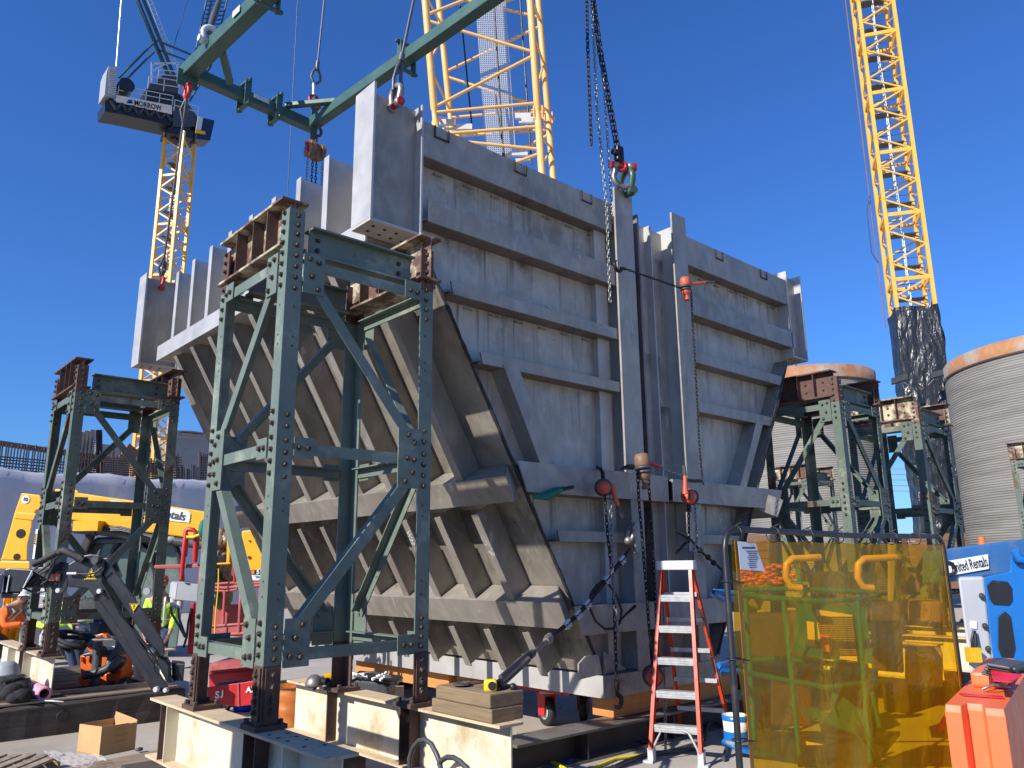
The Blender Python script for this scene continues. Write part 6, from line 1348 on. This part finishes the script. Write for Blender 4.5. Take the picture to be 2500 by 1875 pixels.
RP([(1110, 140), (1160, 140), (1140, 500), (1100, 500)], .06, 'yellow_frame', 'teleyel'); RP([(980, 490), (1150, 480), (1150, 505), (980, 512)], .06, 'yellow_frame', 'teleyel')
M['amberbag'] = mat('plastic_sack', (.25, .17, .09), .3, 0, .5, 14, col2=(.55, .35, .12), amt=.4, s2=25, bump=.9, bs=30)
b = MB()
for i in range(50): b.sphere(dp('b', random.uniform(985, 1120), random.uniform(90, 1000), DR+.35+random.random()*.2), random.uniform(.05, .1), 7, (1, 1, 1.3))
tag(b.build('crumpled_sacks', M['amberbag']), 'crumpled brown plastic sacking behind the red platform', 'sacking', kind='stuff')
b = MB(); b.tube([dp('b', 600, 160, DR-.1), dp('b', 680, 165, DR-.1), dp('b', 790, 120, DR-.1)], .018, 8); tag(b.build('yellow_loop', M['vinyl']), 'yellow strap looped over the red guard rail', 'strap')
b = MB(); b.sphere(dp('b', 800, 60, DR-.1), .07, 10, (.7, .7, 1.6)); tag(b.build('teal_glove', M['teal']), 'teal glove hung by the top of the green tower leg', 'glove')
# ================================================================ SKIP AND TOOL BOXES
def seg(v, x, y, z): return at(v, x, y, 'z', z)
t = thing('tool_chest', 'open red steel job box with white letters behind the front tower foot', 'tool box', tuple(seg('N', 700, 420, .0)))
DC = 9.0
def NP(pts, th, nm, m_, d_=DC, par=None, bev=.006): b = MB(); b.prism([dp('N', x, y, d_) for x, y in pts], fwd*th); return b.build(nm, M[m_], par or t, bevel=bev)
fr_ = NP([(560, 235), (890, 190), (1070, 165), (1070, 420), (900, 440), (560, 420)], .03, 'front_panel', 'red'); NP([(575, 60), (1020, 15), (1085, 25), (1085, 70), (780, 80), (575, 95)], .04, 'lid_edge', 'red', DC+.6)
NP([(575, 95), (1085, 60), (1085, 165), (575, 235)], .02, 'inner_back', 'red', DC+.55); NP([(880, 190), (900, 186), (905, 440), (885, 445)], .01, 'divider', 'pinkred', DC-.012)
b = MB()
for i in range(14): a = dp('N', 700+random.random()*330, 175+random.random()*30, DC+.1+random.random()*.3); b.obox(a, (1, random.uniform(-.6, .6), .1), (0, 1, 0), zup, .2, .05, .03)
b.build('tools', M['dgrey'], t)
text('S', dp('N', 665, 318, DC-.01), rgt, zup, .10, M['white'], fr_, bold=.003); text('J', dp('N', 722, 300, DC-.01), rgt, zup, .08, M['white'], fr_, bold=.003); text('A7', dp('N', 1025, 262, DC-.01), rgt-fwd*.0, zup, .08, M['white'], fr_, bold=.003)
t = thing('job_tarp_box', 'dark red covered box top behind the open job box', 'box', tuple(dp('b', 1000, 1500, 10.2)))
b = MB(); b.prism([dp('N', 580, -20, 10.5), dp('N', 1085, -60, 10.5), dp('N', 1085, 20, 10.5), dp('N', 580, 60, 10.5)], fwd*.8); b.build('cover', M['pinkred'], t)
# blue bucket
cB = seg('N', 865, 520, .02); zt2 = dp('N', 865, 300, cB.dot(fwd)).z
t = thing('blue_bucket', 'blue plastic bucket with rags behind the nearest girder', 'bucket', (cB.x, cB.y, 0))
cB = V((cB.x, cB.y, 0))+fwd*.35; rB = .185; hB = dp('N', 865, 292, cB.dot(fwd)).z
b = MB(); pr = [(0, .005), (.14, .005)]
for i in range(7): z = .05+i*.045; pr += [(.145+.006*i, z), (.152+.006*i, z+.012), (.147+.006*i, z+.024)]
b.lathe(cB, [(r, z*hB/.40) for r, z in pr]+[(rB, hB), (rB-.008, hB), (.14, .03), (0, .03)], 32); b.build('body', M['bucket'], t)
b = MB(); b.torus(cB+zup*hB*.84, zup, rB+.004, .008, 32, 6); b.build('rim', M['bucket'], t)
b = MB(); b.tube([cB+zup*(hB-.2)+rgt*-.23, cB+zup*(hB+.02)-rgt*.13, cB+zup*(hB+.04), cB+zup*(hB+.08)+rgt*.22], .03, 8); tag(b.build('black_hose', M['black']), 'thick black hose lying over the blue bucket', 'hose')
b = MB(); b.tube([cB+zup*(hB-.1)-rgt*.05, cB+zup*(hB+.3)-rgt*.13], .022, 8); tag(b.build('steel_tube', M['alu']), 'shiny steel tube standing in the blue bucket', 'tube')
cO = seg('N', 1440, 690, .0); cO = V((cO.x, cO.y, 0))+fwd*.1
t = thing('steel_drum', 'battered orange drum behind the nearest tower foot', 'drum', (cO.x, cO.y, 0))
b = MB(); hO = dp('N', 1440, 225, cO.dot(fwd)).z; rO = .225
pr = [(0, .01), (rO, .01)]+[(rO+.006*math.sin(z*40)*(1), z) for z in [hO*i/24 for i in range(1, 24)]]+[(rO, hO), (rO+.008, hO+.012), (rO-.01, hO+.012), (rO-.02, hO-.03), (0, hO-.03)]; b.lathe(cO, pr, 32); b.build('body', M['copper'], t)
b = MB(); b.torus(cO+zup*(hO+.005), zup, rO+.004, .009, 32, 6); b.build('rim', M['rust'], t)
# ================================================================ CRANE MAT, VACUUM, BITS
t = thing('crane_mat', 'weathered timber crane mat lying behind the cardboard box', 'timber mat', (1.6, 10.9, 0))
for i, (ya, yb, zt_) in enumerate(((10.1, 10.42, .335), (10.44, 10.78, .34), (10.80, 11.14, .33), (11.16, 11.5, .34), (11.52, 11.85, .335), (11.87, 12.2, .34), (12.22, 12.56, .335), (12.58, 12.9, .34), (12.92, 13.3, .34), (13.32, 13.7, .335))):
    b = MB(); n = 46; P_ = []
    for k in range(n+1):
        x = -3.2+6.95*k/n; j = random.uniform(-.012, .012); wob = -.02 if (i == 0 and 16 < k < 34) else 0
        P_ += [(x, ya+random.uniform(0, .012), .003), (x, ya+random.uniform(0, .01), zt_-.025+j+wob), (x, ya+.03, zt_+j*.4+wob), (x, yb, zt_+j*.4), (x, yb, .003)]
    b.add(P_, [(k*5+e, (k+1)*5+e, (k+1)*5+e+1, k*5+e+1) for k in range(n) for e in range(4)]); b.add(P_[:5], [(0, 1, 2, 3, 4)]); b.add(P_[-5:], [(4, 3, 2, 1, 0)]); b.build('beam', M['matwood'] if i % 2 == 0 else M['oldwood'], t)
b = MB()
for x in (-1.4, .5, 2.43, 3.52): b.cyl((x, 10.095, .19), (0, 1, 0), .055, .03, 20)
b.build('bolt_recess', M['weld'], t)
b = MB(); b.box(1.5, 3.7, 10.15, 10.31, .343, .362); b.box(.6, 3.6, 10.6, 10.7, .343, .385); b.build('loose_plank', M['plank'], t)
CV = seg('v', 950, 1400, .345); dv = CV.dot(fwd)+.1
t = thing('shop_vacuum', 'orange and black shop vacuum with grey hose on the timber mat', 'vacuum', tuple(CV))
def VP(x, y, o=0): return dp('v', x, y, dv+o)
def vp_(pts, th, nm, m_, o=0, bev=.02): b = MB(); b.prism([VP(x, y, o) for x, y in pts], fwd*th); return b.build(nm, M[m_], t, bevel=bev)
vp_([(470, 1200), (520, 1180), (1330, 1120), (1300, 1230), (1250, 1340), (1080, 1400), (880, 1420), (600, 1410), (480, 1330)], .34, 'base_tub', 'vacorange', .0)
vp_([(505, 790), (700, 780), (1260, 770), (1310, 860), (1320, 1140), (900, 1190), (520, 1190)], .3, 'tank', 'vacorange', .03)
vp_([(540, 770), (700, 730), (1180, 720), (1260, 740), (1250, 790), (560, 810)], .36, 'tank_collar', 'dgrey', .0)
vp_([(560, 760), (640, 620), (700, 500), (760, 465), (1150, 460), (1220, 510), (1240, 730), (900, 760)], .3, 'motor_head', 'dgrey', .03)
vp_([(650, 600), (760, 640), (780, 740), (700, 720), (640, 640)], .02, 'vent_panel', 'vacorange', .0, .004)
vp_([(800, 450), (850, 385), (960, 365), (1030, 400), (1060, 480), (1000, 480), (950, 410), (880, 440)], .1, 'carry_handle', 'vacorange', .12, .01)
vp_([(1020, 640), (1190, 605), (1180, 680), (1050, 695)], .01, 'side_badge', 'lgrey', .015, .003)
vp_([(520, 810), (545, 810), (545, 920), (520, 915)], .03, 'latch', 'vacorange', -.01, .004); vp_([(630, 815), (700, 810), (690, 900), (630, 905)], .03, 'latch', 'vacorange', -.01, .004)
b = MB(); b.tube([VP(860, 525, -.1), VP(850, 800, -.12), VP(820, 1180, -.14), VP(790, 1420, -.15)], .055, 14); b.build('wand', M['dgrey'], t)
vp_([(700, 1420), (740, 1380), (750, 1430), (850, 1430), (860, 1380), (890, 1420), (890, 1490), (690, 1490)], .14, 'floor_nozzle', 'grey', -.2, .01)
b = MB(); b.tube([VP(1290, 570, -.02), VP(1250, 680, -.05), VP(1120, 860, -.1), (VP(1060, 1000, -.12)), VP(900, 1150, -.2)], .05, 12); b.tube([VP(590, 1175, -.22), VP(800, 1130, -.22), VP(1000, 1070, -.2), VP(1180, 960, -.18), VP(1280, 860, -.15), VP(1340, 880, -.1), VP(1300, 950, -.05), VP(1150, 1080, 0)], .05, 12); b.build('hose', M['rubber'] if False else M['dgrey'], t)
b = MB(); b.torus(VP(480, 480, .3), (.2, -.3, 1), .27, .03, 28, 8); b.tube([VP(250, 400, .25), VP(150, 450, .2), VP(130, 530, .2), VP(230, 600, .25), VP(350, 700, .25)], .045, 10); b.torus(VP(450, 540, .3), (.1, -.2, 1), .25, .028, 28, 8); b.build('coiled_hose', M['rubber'], t)
for x, y in ((1120, 1370), (1350, 1330), (1410, 1310)): b = MB(); b.cyl(VP(x, y, -.02), rgt, .06, .05, 14); b.build('wheel', M['rubber'], t)
b = MB(); b.tube([VP(890, 880, -.25), VP(850, 1030, -.26), VP(760, 1250, -.27), VP(600, 1460, -.28), VP(480, 1530, -.3), VP(380, 1535, -.3)], .008, 6); b.build('cord', M['black'], t)
# roll, bag, helmet, bottle, flask
c = seg('M', 600, 380, .42); b = MB(); ax = (at('M', 300, 230, 'z', .42)-c).normalized(); b.lathe(c, [(.05, 0), (.075, 0), (.075, 1.1), (.05, 1.1), (.05, 0)], 20, ax); tag(b.build('sheet_roll', M['pink']), 'pink rolled sheet lying on the mat at far left', 'roll')
b = MB()
for i in range(60): c = at('M', 20+290*((i*.618) % 1), 190+240*((i*.37) % 1), 'z', .42); b.sphere(c+V((0, 0, random.uniform(-.03, .06))), random.uniform(.05, .10), 8, (1.2, 1, .8))
tag(b.build('tool_bag', M['brownfab']), 'crumpled black tool bag at the left edge on the mat', 'bag')
b = MB(); c = at('M', 80, 100, 'z', .62); b.lathe(c, [(0, .13), (.07, .12), (.12, .08), (.14, 0), (.165, -.015), (.14, -.02)], 24); tag(b.build('hard_hat', M['grey']), 'grey hard hat at the left edge above the black bag', 'hard hat')
b = MB(); c = at('a', 300, 1600, 'z', .36); b.lathe(c, [(0, 0), (.035, 0), (.035, .16), (.028, .175), (.03, .178), (.03, .23), (.02, .25), (0, .25)], 16); tag(b.build('water_flask', M['blue']), 'bright blue flask standing against the left girder', 'bottle')
b = MB(); c = at('a', 640, 1310, 'z', tz(.53)); b.lathe(c, [(0, .003), (.034, .003), (.036, .06), (.03, .08), (.036, .1), (.036, .17), (.015, .215), (.015, .235), (0, .235)], 14); o = b.build('water_bottle', mat('clear_plastic', (.5, .52, .52), .15, 0, .2, 30)); tag(o, 'clear plastic water bottle on the left girder', 'bottle')
b = MB(); b.tube([at('M', 400, 465, 'z', .36), at('M', 620, 475, 'z', .36), at('M', 860, 488, 'z', .36)], [.012, .012, .004], 6); tag(b.build('pry_rod', M['alu']), 'pale steel spike lying on the mat in front of the bag', 'tool')
# cardboard box on pallet
t = thing('cardboard_box', 'open brown cardboard box on the wooden pallet in the foreground', 'box', tuple(seg('M', 1330, 1235, .12)))
zb = .13
a0 = seg('M', 1335, 1235, zb); a1 = seg('M', 1035, 1170, zb); a2 = seg('M', 1820, 1135, zb); hB = .35
def wallq(p, q, z0, z1, z2, th, nm):
    n_ = (q-p).cross(zup).normalized(); b = MB(); b.prism([p, q, q+zup*z2, p+zup*z1], n_*th); return b.build(nm, M['card'], t)
hB = .25; a3 = a1+(a2-a0)
wallq(a0, a2, 0, hB, hB-.015, -.006, 'side_panel'); wallq(a1, a0, 0, hB-.01, hB, -.006, 'end_panel'); wallq(a3, a1, 0, hB-.01, hB-.01, -.006, 'side_panel'); wallq(a2, a3, 0, hB, hB+.02, -.006, 'end_panel')
b = MB(); b.prism([a0+zup*.004, a2+zup*.004, a3+zup*.004, a1+zup*.004], (0, 0, .006)); b.build('bottom', M['card'], t)
tpv = (a3-a2).normalized(); b = MB(); b.prism([a2+zup*hB, a3+zup*hB, a3+zup*(hB+.05)+tpv*-.0, a2+zup*(hB+.01)+tpv*.03], (a2-a0).normalized()*.005); b.build('flap', M['card'], t)
b = MB(); nf = (a2-a0).cross(zup).normalized(); nf = nf if nf.dot(fwd) < 0 else -nf; mp_ = a0.lerp(a2, .56)+nf*.007
for dz in (.1, .15, .2, .24):
    b.obox(mp_+zup*dz, (a2-a0).normalized(), nf, zup, .12, .001, .01)
b.build('stencil', mat('card_ink', (.45, .27, .12), .8), t)
t = thing('wooden_pallet', 'grey wooden pallet with plywood sheet at the lower left corner', 'pallet', tuple(seg('M', 600, 1300, 0)))
pd_ = (seg('M', 1835, 1140, .1)-seg('M', 1330, 1235, .1)).normalized(); pq = pd_.cross(zup); pq = pq if pq.dot(fwd) < 0 else -pq
P0 = seg('M', 2180, 1150, .11)
bd1 = (seg('M', 620, 1200, .12)-seg('M', 300, 1330, .12)).normalized(); bd2 = bd1.cross(zup); Q0 = seg('M', 620, 1200, .12)
for i in range(-1, 8):
    b = MB(); b.obox(Q0-bd2*(.13*i)-bd1*.65+zup*random.uniform(-.004, .004), bd1, bd2, zup, 1.3, .085, .018); b.build('deck_board', M['palplank'], t)
for k in (.04, .62, 1.2):
    b = MB(); b.obox(Q0-bd2*.45-bd1*k-zup*.055, bd2, bd1, zup, 1.2, .04, .085); b.build('stringer', M['palplank'], t)
b = MB(); b.obox(P0-pd_*.42+pq*.55-zup*.001, pd_, pq, zup, .85, 1.15, .02); b.build('plywood_sheet', M['plank'], t)
b = MB(); b.obox(P0+pq*.55-zup*.06, pq, pd_, zup, 1.15, .02, .1); b.build('end_board', M['plank'], t)
m_ = bpy.data.materials.new('clear_film'); m_.use_nodes = True; bb = m_.node_tree.nodes['Principled BSDF']; bb.inputs['Base Color'].default_value = (.75, .72, .74, 1); bb.inputs['Roughness'].default_value = .18; bb.inputs['Alpha'].default_value = .22; M['film'] = m_
b = MB(); nn = 26; c0 = seg('M', 560, 1170, .15); vx = seg('M', 1380, 1240, .15)-c0; vy = seg('M', 1000, 1360, .15)-seg('M', 800, 1150, .15); vs = []
for j in range(nn+1):
    for i in range(nn+1):
        u, v = i/nn, j/nn; vs.append(c0+vx*(u*(1-.15*v)+.12*v)+vy*(v*(.35+.65*math.sin(math.pi*min(1, u+.15))))+zup*(.012+.012*math.sin(u*23+v*9)*math.sin(v*17-u*5)+random.uniform(0, .008)))
b.add(vs, [(j*(nn+1)+i, j*(nn+1)+i+1, (j+1)*(nn+1)+i+1, (j+1)*(nn+1)+i) for j in range(nn) for i in range(nn)]); tag(b.build('plastic_film', M['film']), 'crumpled clear plastic film spread under the cardboard box', 'plastic film')
b = MB(); b.sphere(seg('M', 1880, 1130, .03), .035, 6, (1.2, 1, .6)); tag(b.build('debris', M['dgrey']), 'small crumpled grey scrap beside the cardboard box', 'scrap')
# ================================================================ ON THE SECOND GIRDER
def orient_block(name, label, cat, v, c, l, r, z0, z1, m_, group=None):
    c, l, r = at(v, *c, 'z', z0), at(v, *l, 'z', z0), at(v, *r, 'z', z0); b = MB(); b.prism([c, r, r+(l-c), l], (0, 0, z1-z0)); o = b.build(name, m_, bevel=.008); return tag(o, label, cat, group)
orient_block('timber_block', 'lower squared timber block with wavy grain on the cream girder', 'timber', 'H', (972, 1382), (592, 1300), (1175, 1345), tz(.532), ZB1, M['blockwood'], 'two squared timber blocks')
orient_block('timber_block', 'upper grey-brown timber block carrying the grinding disc', 'timber', 'H', (962, 1287), (618, 1218), (1178, 1252), ZB1+.002, ZB2, M['blockwood'], 'two squared timber blocks')
b = MB(); c = at('H', 785, 1128, 'z', ZB2+.015); b.lathe(c, [(0, -.004), (.06, -.004), (.062, .002), (.03, .008), (.028, .004), (.012, .003), (.011, .007), (0, .007)], 32); tag(b.build('grinding_disc', M['dgrey']), 'dark round grinding disc lying on the upper timber block', 'disc')
b = MB(); b.obox(at('H', 850, 1120, 'z', ZB2+.004), (1, .2, 0), (0, 1, 0), zup, .16, .1, .006); tag(b.build('steel_shim', M['rust']), 'thin brown steel shim under the grinding disc', 'shim')
t = thing('tape_measure', 'yellow tape measure at the foot of the turnbuckle on the block', 'tape measure', tuple(at('H', 968, 1160, 'z', ZB2)))
c = at('H', 965, 1135, 'z', ZB2+.035); b = MB(); b.obox(c, rgt, fwd, zup, .085, .06, .075); b.build('case', M['sticker'], t, bevel=.015)
b = MB(); b.cyl(c-fwd*.03+rgt*.012, fwd, .027, .01, 18); b.build('side_disc', M['black'], t)
b = MB(); b.tube([at('H', x, y, 'z', ZB2+.015) for x, y in ((1030, 1150), (1070, 1140), (1100, 1135), (1125, 1145))], .01, 8); b.sphere(at('H', 1108, 1145, 'z', ZB2+.02), .025, 10); tag(b.build('rope_thimble', M['black']), 'black rubber cup and cord on the upper block', 'cord')
# black case behind second girder
t = thing('tool_case', 'black plastic tool case with white straps behind the girder', 'case', tuple(at('O', 400, 250, 'y', 6.9)))
dc_ = 8.6
def OP(pts, th, nm, m_, o=0, par=None, bev=.01): b = MB(); b.prism([dp('O', x, y, dc_+o) for x, y in pts], fwd*th); return b.build(nm, M[m_], par or t, bevel=bev)
OP([(150, 140), (400, 165), (480, 185), (560, 240), (580, 300), (560, 420), (180, 400)], .45, 'shell', 'dgrey', 0, None, .03); OP([(150, 120), (420, 140), (640, 180), (665, 215), (560, 200), (440, 170), (160, 145)], .5, 'lid', 'black', -.01, None, .02)
b = MB(); b.tube([dp('O', x, y, dc_-.05) for x, y in ((310, 110), (320, 75), (390, 72), (470, 80), (478, 105))], .012, 8); b.build('handle', M['dgrey'], t)
b = MB()
for i in range(14): b.obox(dp('O', random.choice([200, 230, 260, 460, 500, 540])+random.uniform(-20, 20), 105+random.uniform(-15, 25), dc_), (1, random.uniform(-1, 1), random.uniform(-.5, .5)), (0, 1, 0), zup, .12, .03, .02)
b.build('white_straps', M['white'], t)
b = MB(); b.obox(dp('O', 680, 285, 9.3), rgt, fwd, zup, .1, .1, .12); tag(b.build('offcut', M['palw']), 'small pale offcut beside the black tool case', 'offcut')
t = thing('angle_grinder', 'cordless angle grinder lying on the far end of the second girder', 'grinder', tuple(at('N', 1760, 150, 'z', tz(.53))))
c = at('N', 1760, 165, 'z', tz(.53)+.06)
b = MB(); b.lathe(c+V((-.04, 0, -.04)), [(0, 0), (.07, 0), (.075, .02), (.06, .06), (.03, .09), (0, .095)], 20); b.build('guard', M['shackle_grey'], t)
b = MB(); b.tube([c+rgt*.0, c+rgt*.09-fwd*.06], [.03, .032], 12); b.build('gear_head', M['black'], t)
b = MB(); b.tube([c+rgt*.04+zup*.02+fwd*.05, c+rgt*.17+fwd*.1+zup*.02], .035, 12); b.build('body', M['teleyel'], t)
b = MB(); b.tube([c+rgt*.02-fwd*.03, c-rgt*.02-fwd*.08-zup*.06], .012, 8); b.tube([c+rgt*.1, c+rgt*.12-fwd*.05-zup*.07], .008, 6); b.build('side_handle', M['black'], t)
# grey hose loops before the second girder
b = MB(); hp = [(455, 1700), (452, 1600), (475, 1530), (515, 1485), (550, 1478), (590, 1505), (625, 1570), (645, 1625), (655, 1700)]; b.tube([at('H', x, y, 'x', 3.2) for x, y in hp], .016, 10)
b.tube([at('H', x, y, 'x', 3.2) for x, y in ((640, 1640), (655, 1612), (690, 1590), (730, 1592), (775, 1618), (815, 1660), (840, 1700))], .016, 10); tag(b.build('rubber_hose', M['dgrey']), 'grey rubber hose arching in loops before the cream girder', 'hose')
# pallets, planks behind tower on ground
block('plank', 'pale plank lying beyond the orange drum', 'plank', 5.0, 6.1, 9.4, 9.6, 0, .05, M['plank'])
# brown timber wall far right and gear
t = thing('timber_wall', 'low brown timber lagging wall in the right background', 'wall', (32, 9, 0))
yw_ = 30.; 
b = MB()
zw = dp('I', 1500, 175, yw_).z
for i in range(7): b.obox(vtx(12+3.5*0, yw_, 0)+rgt*4+zup*(zw-.14-.29*i), rgt, fwd, zup, 26, .12, .27)
b.build('boards', M['waler'], t)
b = MB()
for i in range(8): b.obox(vtx(5+i*3.2, yw_-.1, zw/2), rgt, fwd, zup, .16, .1, zw)
b.build('posts', M['rust'], t)
b = MB(); c = dp('I', 1935, 222, 10); b.cyl(c-zup*.05, (0, 0, 1), .05, .04, 16); b.cyl(c, (0, 0, 1), .04, .1, 16, .035); tag(b.build('amber_beacon', M['stickor']), 'orange beacon light on top of the blue lift', 'beacon')
b = MB()
for i in range(5): b.tube([dp('F', 1340, 1410+i*35, 60), dp('F', 1500, 1412+i*35, 60)], .035, 4)
tag(b.build('power_lines', M['grey']), 'thin power lines in the sky between the right towers', 'power line')
# ================================================================ PEOPLE
def skin_fig(name, pts, edges, rad, mt, parent, sub=2):
    me = bpy.data.meshes.new(name); o0 = parent.location if parent else V((0, 0, 0))
    me.from_pydata([tuple(V(p)-o0) for p in pts], edges, []); o = bpy.data.objects.new(name, me); C.objects.link(o); o.parent = parent
    s = o.modifiers.new('skin', 'SKIN'); s.use_smooth_shade = True
    for i, r in enumerate(rad):
        v = me.skin_vertices[0].data[i]; v.radius = r if isinstance(r, tuple) else (r, r); v.use_root = (i == 0)
    u = o.modifiers.new('sub', 'SUBSURF'); u.levels = sub; u.render_levels = sub; me.materials.append(mt); return o
def person(label, base, face, shirt, trousers, hat, lean=0.15, crouch=0., arms='down', h=1.76):
    """one continuous body; base = point between the feet"""
    t = thing('person', label, 'person', tuple(base), 'workers on the site'); B0 = V(base); fx = V((math.cos(face), math.sin(face), 0)); sx = V((-fx.y, fx.x, 0))
    def G(s, f_, z): return B0+sx*s+fx*f_+zup*z
    k = crouch; hip = .93*(1-.5*k); hx = -.22*k; ch = hip+.50*math.cos(lean); cx_ = hx+.50*math.sin(lean); hd = ch+.26*math.cos(lean); hx2 = cx_+.27*math.sin(lean)+.04
    kz = .50*(1-.1*k); kf = .30*k+.04
    P_ = [G(0, hx, hip), G(0, (hx+cx_)/2, (hip+ch)/2), G(0, cx_, ch), G(0, (cx_+hx2)/2, ch+.13), G(0, hx2, hd),
          G(.10, hx, hip-.06), G(.12, kf, kz), G(.12, -.02, .09), G(.12, .16, .04),
          G(-.10, hx, hip-.06), G(-.12, kf, kz), G(-.12, -.02, .09), G(-.12, .16, .04)]
    if arms == 'down': A1 = [(.20, cx_, ch), (.25, cx_+.02, ch-.28), (.22, cx_+.14, ch-.50), (.20, cx_+.20, ch-.58)]
    else: A1 = [(.20, cx_, ch), (.27, cx_+.12, ch-.25), (.16, cx_+.38, ch-.22), (.12, cx_+.47, ch-.22)]
    P_ += [G(s, f_, z) for s, f_, z in A1]+[G(-s, f_, z) for s, f_, z in A1]
    E_ = [(0, 1), (1, 2), (2, 3), (3, 4), (0, 5), (5, 6), (6, 7), (7, 8), (0, 9), (9, 10), (10, 11), (11, 12), (2, 13), (13, 14), (14, 15), (15, 16), (2, 17), (17, 18), (18, 19), (19, 20)]
    Rr = [.14, .135, .15, .06, .085, .10, .07, .048, .042, .10, .07, .048, .042, .07, .052, .038, .035, .07, .052, .038, .035]
    skin_fig('body', P_, E_, Rr, M['skin'], t)
    Rj = [.165, .16, .175, .09]; skin_fig('jacket', [P_[0]-zup*.03, P_[1], P_[2], P_[13], P_[14], P_[15], P_[17], P_[18], P_[19]], [(0, 1), (1, 2), (2, 3), (3, 4), (4, 5), (2, 6), (6, 7), (7, 8)], [.18, .16, .178, .085, .067, .052, .085, .067, .052], shirt, t)
    skin_fig('trousers', [P_[0]-zup*.02, P_[5], P_[6], P_[7], P_[9], P_[10], P_[11]], [(0, 1), (1, 2), (2, 3), (0, 4), (4, 5), (5, 6)], [.15, .115, .085, .068, .115, .085, .068], trousers, t)
    for i in (8, 12): b = MB(); b.sphere(P_[i]-fx*.05, .06, 10, (1.5 if abs(fx.x) > .6 else 1, 1.5 if abs(fx.y) > .6 else 1, .7)); b.build('boot', M['rubber'], t)
    H0 = P_[4]+zup*.05
    b = MB(); b.sphere(H0, .098, 16, (1, .92, 1.22)); b.sphere(H0+fx*.098-zup*.01, .018, 8, (1, 1, 1.4)); b.sphere(H0+sx*.095, .024, 8, (.6, .6, 1.3)); b.sphere(H0-sx*.095, .024, 8, (.6, .6, 1.3)); b.build('head', M['skin'], t)
    b = MB(); b.sphere(H0+fx*.03-zup*.07, .078, 12, (1, .95, .75)); b.build('beard', M['rebar'], t)
    b = MB()
    for s in (-1, 1): b.sphere(H0+fx*.085+sx*.036*s+zup*.02, .026, 8, (.5, 1, .7))
    b.bar(H0+fx*.09+sx*-.09+zup*.025, H0+fx*.09+sx*.09+zup*.025, .01, .012); b.build('sunglasses', M['black'], t)
    b = MB(); b.lathe(H0+zup*.045, [(.135, -.012), (.14, 0), (.115, .004), (.112, .05), (.09, .09), (.05, .112), (0, .118)], 24); b.bar(H0+zup*.05+fx*.10, H0+zup*.04+fx*.19, .15, .012); b.build('hard_hat', hat, t)
    for s, a, b2, cc in ((1, 13, 15, 16), (-1, 17, 19, 20)):
        q = P_[cc]; dr = (P_[cc]-P_[cc-1]).normalized(); b = MB(); b.obox(q+dr*.04, dr, sx, dr.cross(sx).normalized(), .09, .03, .085)
        nrm = dr.cross(sx).normalized()
        for j in range(4): o_ = (j-1.5)*.022; L_ = [.075, .085, .08, .065][j]; b.tube([q+dr*.08+nrm*o_, q+dr*(.08+L_*.5)+nrm*o_-sx*.008*s, q+dr*(.08+L_)+nrm*o_-sx*.03*s], [.0105, .0095, .008], 7)
        b.tube([q+dr*.02+nrm*.04, q+dr*.06+nrm*.065, q+dr*.09+nrm*.06-sx*.02*s], [.012, .011, .009], 7); b.build('hand', M['skin'], t, bevel=.008)
    b = MB()
    for s in (-1, 1): b.tube([P_[0]+sx*.08*s+fx*.16+zup*.05, P_[1]+sx*.09*s+fx*.17, P_[2]+sx*.09*s+fx*.165, P_[2]+sx*.08*s+zup*.12], .022, 6)
    b.torus((P_[0]+P_[1])/2+zup*.04, zup, .17, .022, 20, 6); b.build('reflective_stripes', M['refl'], t)
    return t
pf_ = dp('b', 290, 800, 14.6); person('worker in lime vest and red hard hat crouching by the loader cab window', (pf_.x, pf_.y, 0), math.atan2(-fwd.y, -fwd.x)+.3, M['hv'], M['jeans'], M['hatred'], lean=.25, crouch=.5)
pf_ = dp('a', 1320, 560, 14.2); person('worker in lime jacket bending forward behind the small left tower', (pf_.x, pf_.y, 0), math.atan2(-rgt.y, -rgt.x), M['hv'], M['jeans'], M['white'], lean=.95, crouch=.35, arms='fwd')
pf_ = dp('a', -60, 700, 14.8); person('worker in orange and lime jacket crouching at the left edge of the photo', (pf_.x, pf_.y, 0), math.atan2(rgt.y, rgt.x), M['hvo'], M['dgrey'], M['white'], lean=.8, crouch=.55, arms='fwd')
b = MB(); q = dp('a', 180, 700, 15.2); n = 14; vs = []
for j in range(n+1):
    for i in range(n+1): vs.append(dp('a', 40+i*18, 380+j*60, 15.2)+fwd*.12*math.sin(i*.9+j*.35))
b.add(vs, [(j*(n+1)+i, j*(n+1)+i+1, (j+1)*(n+1)+i+1, (j+1)*(n+1)+i) for j in range(n) for i in range(n)], True); tag(b.build('yellow_tarpaulin', M['teleyel']), 'yellow tarpaulin hanging behind the worker at the left edge', 'tarpaulin')
b = MB()
for (x0, x1, y0, y1) in ((340, 800, 440, 640), (340, 560, 640, 860), (900, 1200, 980, 1100), (560, 720, 400, 620)): b.obox(dp('a', (x0+x1)/2, (y0+y1)/2, 15.5), rgt+zup*.2, fwd, zup-rgt*.2, .9, .3, .35)
tag(b.build('rubble_sacks', M['grey'], bevel=.08), 'grey sacks and rubble piled behind the small left tower', 'sacks', kind='stuff')

b = MB()
for i in range(160):
    x, y = random.uniform(.5, 9), random.uniform(2.5, 9.8)
    if (x > 1.9 and x < 4.2 and y > 3.9) : continue
    b.sphere(V((x, y, .004)), random.uniform(.006, .018), 6, (1, 1, .6))
tag(b.build('gravel', M['grey']), 'scattered small stones and grit on the concrete', 'gravel', kind='stuff')

for o in C.objects:
    if o.parent is None and o.get('label') and not o.get('kind'): o['kind'] = 'thing'
